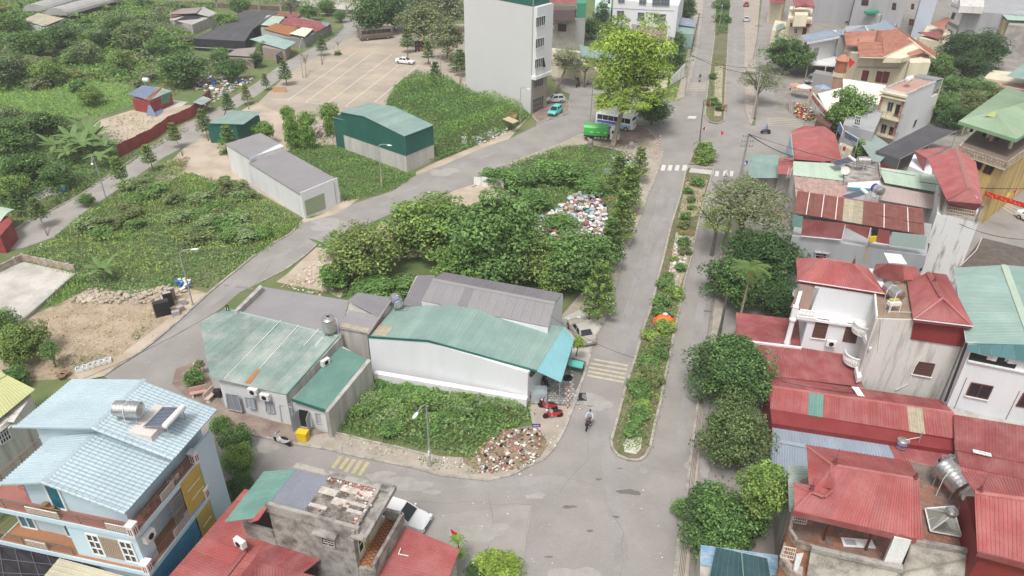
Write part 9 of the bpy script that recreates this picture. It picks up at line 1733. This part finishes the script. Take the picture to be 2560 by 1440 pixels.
for x,y,r,z,p,lb in((458,172,58,4.6,'dark mid','big dark round tree behind the red tin shack'),(578,172,40,3.,'dark mid','dense dark tree by the rubbish strip'),(548,140,30,2.4,'mid','leafy tree behind the rubbish strip'),(640,150,24,2.8,'dark','dark narrow tree by the poster shack'),(345,90,52,4.6,'mid grey','tall leafy tree in the middle of the wild land'),(290,60,40,4,'mid','leafy tree left of the tall one, upper left'),(150,95,50,4.6,'dark mid','large tree in front of the rusty roof shed'),(70,110,52,4,'mid','spreading tree at the upper left'),(25,175,52,3.6,'dark grey','dark grey green tree at the left edge'),(120,180,42,2.8,'mid bright','brighter mounded tree beside the pond grass'),(225,240,32,2.4,'bright mid','light green sapling cluster near the pond grass'),(20,305,50,3.,'mid grey','large shrub tree at the left above the bananas'),(20,340,60,3,'mid','leafy tree at the left edge beside the bananas'),(110,310,48,2.6,'mid dark','rounded shrub tree above the bananas'),(60,420,60,2.4,'mid dark','dark leafy tree below left of the bananas'),(20,470,44,2,'mid bright','leafy bush by the left edge'),(140,440,44,2,'dark mid','dark bush in front of the bananas'),(215,500,24,3,'mid','vine draped tree at the bend of the far road'),(210,130,40,3,'mid grey','bushy tree left of centre, upper left'),(260,100,34,3,'dark','dark bush behind the wild land'),(390,120,34,3,'mid','bush tree right of the tall leafy tree'),(20,60,44,3.4,'mid vine','overgrown tree at the top left corner'),(300,150,34,2.4,'mid bright','light bush between the tall trees')):T(x,y,r,z,'D'if r>30 else 'open',p,lb,.75,3600,.09)
rr=random.Random(21)
for k in range(60):
 x,y=rr.uniform(0,470),rr.uniform(5,215)
 T(x,y,rr.uniform(12,26),rr.uniform(.8,1.8),'B',rr.choice('mid vine ivy yellow grey'.split()),'wild shrub in the dense scrub of the upper left',.6,1100,.2,group='scrub of the upper left')
for k in range(64):
 x,y=rr.uniform(200,700),rr.uniform(440,590)
 if x<300 and y<540:continue
 if y<450+(x-480)*.0:continue
 if x>570 and y<430+(x-570)*.55+25:continue
 T(x,y,rr.uniform(14,38),.9,'B',rr.choice('mid cass cass ivy olive'.split()),'leafy weed bush in the large left lot',.5,1300,.18,group='weed bushes of the left lot')
for k in range(30):
 f_=k/30;x=1740-f_*152+rr.uniform(-24,20);y=455+f_*640
 pc=rr.choice('mid bright ivy mid olive'.split());T(x,y,rr.uniform(9,20)if y<700 else rr.uniform(16,30),.6,'bush',pc,{'mid':'green','bright':'light green','ivy':'deep green','olive':'olive'}[pc]+' garden shrub, number %d from the top of the long median'%(k+1),.7,900 if y<800 else 1700,.18,group='shrubs in the long median')
for x,y,r,lb in((1762,375,24,'yellow green shrub at the top of the small median'),(1762,396,26,'round yellow green shrub in the small median'),(1805,15,20,'dark shrub at the far end of the upper median'),(1805,50,22,'shrub around the lamp in the upper median'),(1782,190,12,'bright shrub on the left of the upper median'),(1780,255,16,'shrub at the flags of the upper median'),(1800,268,14,'shrub at the tip of the upper median')):T(x,y,r,.8,'B','bright mid'if x<1800 else 'mid',lb,.8,1700,.16)
# fields of weeds and grass, too many plants to count
def lownoise(x,y,s,seed):
 r=np.random.default_rng(seed);v=np.zeros_like(x)
 for k in range(6):a=r.random()*6.28;f_=(1+k*.7)/s;v+=np.sin(x*math.cos(a)*f_+y*math.sin(a)*f_+r.random()*6.28)/(1+k*.4)
 return v/3
def field(px,dens,h,leaf,pals,label,name='weeds',seed=1,grass=0.,mound=0.,z0=.12,s=5.,edge=1.):
 P_=np.array([[p.x,p.y]for p in UU(px)]);lo,hi=P_.min(0),P_.max(0);r=np.random.default_rng(seed);x0,y0,x1,y1=P_[:,0],P_[:,1],np.roll(P_[:,0],-1),np.roll(P_[:,1],-1)
 area=abs(np.sum(x0*y1-x1*y0))/2;n=int(area*dens*1.);bb=(hi-lo).prod();q=lo+(hi-lo)*r.random((int(n*bb/area),2));q=q+r.normal(size=q.shape)*.35*edge*0
 X,Y=q[:,:1],q[:,1:];cr=((y0>Y)!=(y1>Y))&(X<(x1-x0)*(Y-y0)/(y1-y0+1e-9)+x0);ins=cr.sum(1)%2==1
 jx=q+r.normal(size=q.shape)*.25;q=jx[ins];n=len(q)
 dx,dy=x1-x0,y1-y0;tt=np.clip(((q[:,:1]-x0)*dx+(q[:,1:]-y0)*dy)/(dx*dx+dy*dy+1e-9),0,1);de=np.sqrt(((q[:,:1]-x0-tt*dx)**2+(q[:,1:]-y0-tt*dy)**2).min(1));ed=np.clip(de/2.,.25,1)
 nz=lownoise(q[:,0],q[:,1],s,seed);n2=lownoise(q[:,0],q[:,1],s*.25,seed+5);H_=h*(.55+.5*nz+.35*n2)*ed;H_=np.maximum(H_,.05)+mound*ed**1.2*(.8+.3*nz)
 z=z0+H_*(.55+.5*r.random(n));C=np.column_stack([q,z]);pals=pals.split();pk=np.clip(((nz+n2*.6+1)/2*len(pals)+r.normal(size=n)*.35).astype(int),0,len(pals)-1);K=np.zeros((n,3))
 for i,p in enumerate(pals):w_=pk==i;K[w_]=pick(p,w_.sum(),r)
 K*=(1+.18*n2)[:,None];g_=r.random(n)<grass*(.4+nz*.8);S_=leaf*(.6+.8*r.random(n));V,Fc,Kc=leafmesh(C[~g_],S_[~g_],K[~g_],seed,upb=.5)
 if g_.any():
  b=C[g_];m=len(b);a=r.random(m)*6.28;L_=leaf*(1.5+1.5*r.random(m));w_=leaf*.12;bz=np.maximum(b[:,2]-L_*.6,z0);dv=np.stack([np.cos(a),np.sin(a),np.zeros(m)],1);sv=np.stack([-np.sin(a),np.cos(a),np.zeros(m)],1)*w_;b0=np.column_stack([b[:,:2],bz]);tp=b0+dv*L_[:,None]*.45;tp[:,2]+=L_*.9;md=b0+dv*L_[:,None]*.12;md[:,2]+=L_*.55
  V2=np.stack([b0-sv,md+sv,tp,md-sv],1).reshape(-1,3);Fc=np.concatenate([Fc,np.arange(4*m).reshape(-1,4)+len(V)]);V=np.concatenate([V,V2]);Kc=np.concatenate([Kc,np.repeat(np.clip(K[g_]*1.15,0,1),4,axis=0)])
 return tag(meshfast(name,V,Fc,LEAF,None,Kc),label,kind='stuff')
field([(65,632),(133,600),(197,548),(290,487),(345,450),(420,405),(470,405),(455,432),(560,458),(590,470),(660,500),(750,552),(740,568),(640,634),(583,678),(520,722),(480,712),(330,722),(255,740),(200,705),(130,765),(120,760),(190,690),(70,655)],34,.8,.27,'cass mid cass bright olive vine bright','weeds and tall grass over the large left lot',seed=2,grass=.55,s=5)
field([(690,395),(740,368),(840,368),(1010,432),(1043,438),(985,475),(862,506),(850,470),(830,445),(700,385)],34,.55,.26,'ivy mid vine','vines covering the plot between the two warehouses',seed=3,grass=.25,s=4)
field([(965,262),(990,215),(1040,198),(1100,205),(1150,215),(1165,234),(1327,290),(1312,306),(1200,362),(1080,408),(1068,398),(1088,330),(1010,285)],36,.9,.32,'ivy mid vine','thick vine mound beside the tall white building',seed=4,mound=2.6,s=6)
field([(1195,440),(1300,402),(1400,368),(1470,366),(1540,385),(1590,392),(1560,430),(1535,480),(1520,500),(1440,485),(1340,540),(1330,480),(1250,470)],32,.9,.28,'cass mid vine olive','weeds over the strip below the lane',seed=5,grass=.35,s=5)
field([(1500,500),(1530,490),(1570,480),(1600,500),(1575,595),(1545,660),(1510,720),(1400,700),(1380,720),(1290,700),(1060,690),(1000,720),(850,745),(830,730),(870,640),(960,690),(1120,690),(1340,640),(1400,620),(1505,610)],18,.7,.30,'mid ivy olive dry','undergrowth below the trees of the overgrown lot',seed=6,grass=.3,s=5)
field([(833,1062),(860,1010),(930,922),(960,930),(1040,950),(1150,975),(1250,993),(1315,1003),(1330,1030),(1300,1070),(1262,1078),(1205,1110),(1180,1140),(1130,1135),(1060,1118),(930,1092),(850,1078)],80,1.,.24,'ivy mid cass vine mid','dense leafy weeds filling the ivy lot',seed=7,grass=.04,mound=.6,s=2.2)
field([(1350,560),(1440,495),(1505,500),(1500,605),(1360,605)],2.2,.9,.3,'mid cass','weeds growing through the rubbish heap',seed=42,mound=.5)
field([(1165,1130),(1200,1125),(1205,1148),(1175,1152)],90,.4,.16,'vine mid','leafy tuft beside the ivy lot corner',seed=8);field([(1250,1010),(1300,1005),(1305,1045),(1275,1075),(1250,1120),(1180,1160),(1150,1150),(1230,1080)],60,.4,.16,'dry dry yellow','dried brown vines at the corner of the ivy lot','dry_vines',seed=9);field([(1210,1165),(1280,1130),(1345,1110),(1350,1140),(1270,1172),(1180,1190),(1110,1160)],34,.3,.16,'dry mid olive','dry weeds among the rubbish at the corner','dry_weeds',seed=10,grass=.3);field([(1330,1080),(1355,1085),(1370,1115),(1345,1130)],50,.4,.16,'mid olive','green tuft at the blue street name post',seed=12);field([(1050,1148),(1108,1150),(1105,1170),(1050,1166)],60,.4,.16,'mid vine','green tuft at the foot of the street lamp',seed=13);field([(970,1105),(1012,1112),(1010,1128),(975,1122)],60,.35,.15,'vine mid','bright leafy tuft on the verge',seed=14)
field([(820,1072),(860,1080),(1000,1120),(1060,1150),(1000,1150),(880,1130),(810,1095)],9,.08,.14,'yellow mid dry','thin yellowish weeds on the verge of the ivy lot',seed=15,grass=.4)
g_=[(1718,442),(1776,436),(1740,572),(1724,650),(1707,710),(1694,780),(1680,840),(1667,910),(1648,1010),(1630,1075),(1618,1125),(1550,1130),(1536,1100),(1560,1020),(1575,960),(1598,890),(1618,817),(1634,773),(1652,697),(1667,640),(1684,567)]
gu=[p for p in g_ if p[1]<720];gl=[p for p in g_ if p[1]>690]
field(gu,22,.35,.18,'bright mid olive vine dry','patchy garden plants in the upper half of the long median','median_plants',seed=41,grass=.3,z0=.15,s=2.)
field(gl,55,.75,.2,'mid vine cass bright olive ivy','garden plants and weeds in the lower half of the long median','median_plants',seed=16,grass=.3,z0=.15,s=2.5);field([(1740,372),(1785,370),(1786,408),(1728,408)],40,.4,.18,'bright olive yellow','low plants in the small median','median_plants',seed=17,z0=.15);field([(1789,-20),(1826,-20),(1818,85),(1789,88)],20,.9,.3,'dark mid','dark shrubs in the far median','median_plants',seed=18,z0=.15);field([(1782,140),(1815,140),(1809,240),(1790,300),(1765,290),(1772,213)],16,.3,.2,'bright mid yellow','patchy garden plants in the upper median','median_plants',seed=19,z0=.15,s=3)
flat('pond_bank',[(-60,225),(100,222),(230,200),(320,212),(335,262),(250,290),(150,296),(40,282),(-60,265)],M('bright_grass_ground',(.15,.25,.07),.95,fine=.12),.03);field([(-60,225),(100,222),(230,200),(320,212),(335,262),(250,290),(150,296),(40,282),(-60,265)],6,.25,.4,'bright vine bright','bright pond grass in the wild land','pond_grass',seed=20,grass=.5,s=12);field([(-20,262),(60,285),(200,300),(215,332),(290,362),(300,392),(240,460),(130,525),(0,580),(-60,560)],9,1.1,.42,'mid ivy dark','scrub below the pond grass at the left',seed=21,grass=.2,mound=.4,s=7)
field([(-60,5),(60,0),(260,-10),(420,10),(560,10),(480,60),(490,110),(480,150),(640,160),(560,180),(470,215),(330,205),(230,205),(90,228),(-20,235)],5.5,1.6,.65,'mid ivy vine grey dark','dense scrub of the upper left',seed=22,grass=.1,mound=.6,s=12)
field([(300,205),(440,190),(470,215),(430,245),(400,215),(330,215)],8,.6,.4,'bright yellow mid','yellow green creepers behind the red tin shack',seed=23);field([(270,300),(340,280),(420,300),(400,330),(320,365),(280,355)],2.2,.15,.3,'yellow dry mid','sparse tufts in the sandy yard by the red fence',seed=24,grass=.5);field([(300,400),(383,358),(460,320),(470,330),(385,372),(327,405),(250,455),(160,505),(60,565),(50,555),(150,490),(240,440)],14,.4,.3,'mid olive yellow','weedy verge of the far road',seed=25,grass=.4)
field([(395,445),(430,400),(470,395),(465,425),(420,440)],26,.5,.25,'olive dry mid','dull shrubs near the sandy lot',seed=26,grass=.3);field([(130,935),(140,900),(215,890),(275,895),(240,915),(190,935),(110,950)],26,.4,.2,'mid olive yellow','grass tufts at the bottom of the gravel lot',seed=27,grass=.7);field([(120,765),(185,695),(225,705),(205,730),(135,775)],45,.7,.25,'mid vine','tall grass clump beside the concrete yard','tall_grass',seed=28,grass=.9);field([(325,840),(375,812),(378,825),(335,855)],30,.4,.2,'mid olive','small weed patch at the roadside of the gravel lot',seed=29,grass=.4);field([(100,780),(420,720),(440,790),(300,890),(90,930)],1.1,.12,.22,'mid vine olive','scattered sprouts on the gravel lot',seed=30)
field([(640,640),(720,587),(750,570),(755,556),(700,560),(580,600),(560,690)],30,.5,.22,'vine bright mid','bright grass along the lane edge of the left lot','roadside_grass',seed=31,grass=.8);field([(870,60),(835,95),(812,108),(790,118),(800,105),(850,78)],20,.9,.35,'olive mid','weeds along the tin sheds at the road bend',seed=32);field([(640,-20),(905,-20),(905,15),(640,10)],3,.8,.5,'olive mid dry','brownish scrub in front of the concrete yard',seed=33);field([(2250,290),(2380,300),(2400,330),(2330,330)],12,1.2,.35,'dark mid','undergrowth behind the black shade net',seed=34);field([(2280,150),(2500,150),(2500,270),(2400,300),(2330,230)],5,1.,.4,'dark mid olive','undergrowth between the villas, upper right',seed=35)
field([(1745,1230),(1800,1180),(1870,1230),(1900,1330),(1760,1350)],10,.6,.2,'mid dark','ground plants below the lower right trees',seed=36);field([(1665,50),(1745,60),(1735,130),(1715,200),(1690,200),(1670,120)],8,.8,.3,'mid dark','undergrowth beside the left pavement, top',seed=37);field([(1470,360),(1560,362),(1590,392),(1540,390),(1480,378)],22,.3,.18,'mid dark olive','low weeds at the foot of the tall light green tree',seed=38);field([(740,355),(830,340),(840,368),(750,372)],14,.4,.25,'mid vine','weeds behind the warehouse rubble',seed=39);field([(1610,330),(1650,345),(1655,380),(1640,400),(1600,400),(1590,380)],7,.15,.18,'yellow mid dry','thin weeds on the corner pavement',seed=40)
for k in range(34):
 x,y=rr.uniform(850,1300),rr.uniform(935,1105)
 if inpoly(U(x,y),UU([(870,1040),(940,935),(1150,985),(1300,1015),(1270,1070),(1150,1110),(930,1075)])):T(x,y,rr.uniform(20,46),.8,'B',rr.choice(['mid','ivy','cass','vine']),'leafy clump standing up in the ivy lot',.45,1500,.14,group='leafy clumps of the ivy lot')
# banana plants, palms, spiky plant
def arch_leaf(m,b,d,L_,w_,droop,fold=.12,n=6):
 s=d.cross(UP).normalized();pts=[]
 for k in range(n+1):t_=k/n;c=b+d*L_*t_+UP*(L_*.75*t_-droop*L_*t_*t_);ww=w_*math.sin(math.pi*min(.98,.08+t_*.9))**.7;pts.append((c-s*ww-UP*fold*ww,c,c+s*ww-UP*fold*ww))
 for(a0,b0,c0),(a1,b1,c1)in zip(pts,pts[1:]):i=m.pts([a0,b0,c0,a1,b1,c1]);m.f+=[(i,i+1,i+4,i+3),(i+1,i+2,i+5,i+4)]
BAN=M('banana_leaf',(.14,.24,.07),.55,col2=(.20,.28,.11),scale=2,amt=.7,trans=.2);PLM=M('palm_leaf',(.11,.19,.05),.6,col2=(.22,.26,.07),scale=2,amt=.6,trans=.15);rb=random.Random(8)
for i,(x,y,s_,lb)in enumerate(((150,395,1.,'leftmost of the banana clump'),(190,380,1.15,'second in the banana clump'),(215,395,1.2,'tall centre of the banana clump'),(245,370,1.1,'right of centre in the banana clump'),(272,395,1.,'right end of the banana clump'),(225,350,1.1,'rear of the banana clump'),(180,410,.9,'front of the banana clump'),(255,420,.9,'front right of the banana clump'),(300,130,1.,'behind the tall leafy tree'),(245,110,1.,'beside the upper left scrub'),(375,150,1.,'left of the big dark round tree'),(835,655,.9,'over the sandy verge of the lane'),(265,700,.7,'in the left lot near the gravel'),(425,145,1.,'beside the black net nursery'),(200,60,1.,'beside the greenhouse'),(60,30,1.,'at the top left corner'))):
 b=U(x,y);t=thing('banana_plant','banana plant '+lb,'banana plant',b,group='banana plants');MB().tube([b,b+UP*2.1*s_],[.16,.1],6).mk('stem',M('banana_stem',(.30,.30,.16),.8),t)
 for k in range(9):a=k*.7+rb.random()*.5;m=MB();arch_leaf(m,b+UP*2.*s_,Vector((math.cos(a),math.sin(a),0)),(2.3+rb.random()*.9)*s_,.42*s_,.1+rb.random()*.7);m.mk('leaf',BAN,t)
def palm(bx,by,h,label,L_=2.2,nf=15,lean=(.4,0)):
 b=U(bx,by);t=thing('palm_tree',label,'palm tree',b);tp=b+UP*h+Vector((lean[0],lean[1],0));MB().tube([b,lerp(b,tp,.5),tp],[.15,.12,.1],8).mk('trunk',PALEBARK,t);MB().tube([tp,tp+UP*.6],[.13,.1],7).mk('crownshaft',M('shaft_green',(.16,.24,.08),.6),t);MB().ell(tp-UP*.1,(.35,.35,.3),8,5).mk('fruit',M('orange_fruit',(.45,.22,.05),.8),t)
 for k in range(nf):
  a=k*2.4;e=.2+.8*(k/nf);d=Vector((math.cos(a),math.sin(a),0));m=MB();o=tp+UP*.6;c=[o+d*L_*t_+UP*L_*((1.05-e*.7)*t_-(.9)*t_*t_)for t_ in(0,.2,.4,.6,.8,1)];m.tube(c,.02,3);s=d.cross(UP)
  for i in range(5):
   for j in range(4):
    q=lerp(c[i],c[i+1],j/4);w_=L_*.3*math.sin(math.pi*(.12+.85*(i+j/4)/5))
    for sg in(-1,1):e_=q+s*sg*w_+d*w_*.5-UP*w_*.45;n_=d*.05;z=m.pts([q-n_,q+n_,e_]);m.f.append((z,z+1,z+2))
  m.mk('frond',PLM,t)
palm(1837,850,7.8,'tall areca palm with orange fruit beside the dark trees',2.,16,(.25,.2));palm(2402,112,7.,'small palm in front of the blank grey wall, upper right',2.2,13)
b=U(1148,1395);t=thing('dracaena','spiky dragon plant beside the bright red roof at the bottom','plant',b);MB().tube([b,U(1143,1345,2.6)],[.08,.06],6).mk('stem',BARK,t)
for(x,y,z)in((1143,1350,2.8),(1150,1385,1.6)):
 p=U(x,y,z)
 for k in range(26):a=k*2.4;m=MB();arch_leaf(m,p,Vector((math.cos(a),math.sin(a),0)),.75-.35*(k/26),.05,1.2-k/26*1.3,n=4);m.mk('leaf',M('dracaena_leaf',(.16,.27,.05),.6,trans=.1),t)
t=thing('blue_drum','small blue drum at the far road verge','drum',U(161,478));MB().cyl(U(161,478),U(161,478)+UP*.9,.4,n=12).mk('body',BLUEP,t);MB().cyl(U(161,478)+UP*.9,U(161,478)+UP*.95,.36,n=12).mk('lid',TRIMW,t)
for x,y,lb in((155,945,'terracotta bowl pot at the left of the gravel lot edge'),(163,938,'cream bowl pot beside the terracotta one'),(497,915,'round clay pot holding the bonsai by the road')):p=U(x,y,.1);t=thing('plant_pot',lb,'plant pot',p);MB().lathe(p,[(.25,0),(.42,.3),(.45,.36),(.38,.36),(.36,.3)],14).mk('pot',BRICKM if 'terra'in lb else PINKW,t);MB().cyl(p+UP*.28,p+UP*.32,.36,n=12).mk('soil',SOIL,t)
# ---- air
m=MB();m.box((0,250,30),(1000,740,64));hz=m.mk('haze',None,kind='stuff');hm=bpy.data.materials.new('haze_air');hm.use_nodes=True;nt=hm.node_tree;nt.nodes.remove(nt.nodes['Principled BSDF']);pv=nt.nodes.new('ShaderNodeVolumePrincipled');pv.inputs['Color'].default_value=(.93,.95,.97,1);pv.inputs['Density'].default_value=.00035;nt.links.new(pv.outputs[0],nt.nodes['Material Output'].inputs['Volume']);hz.data.materials.append(hm)
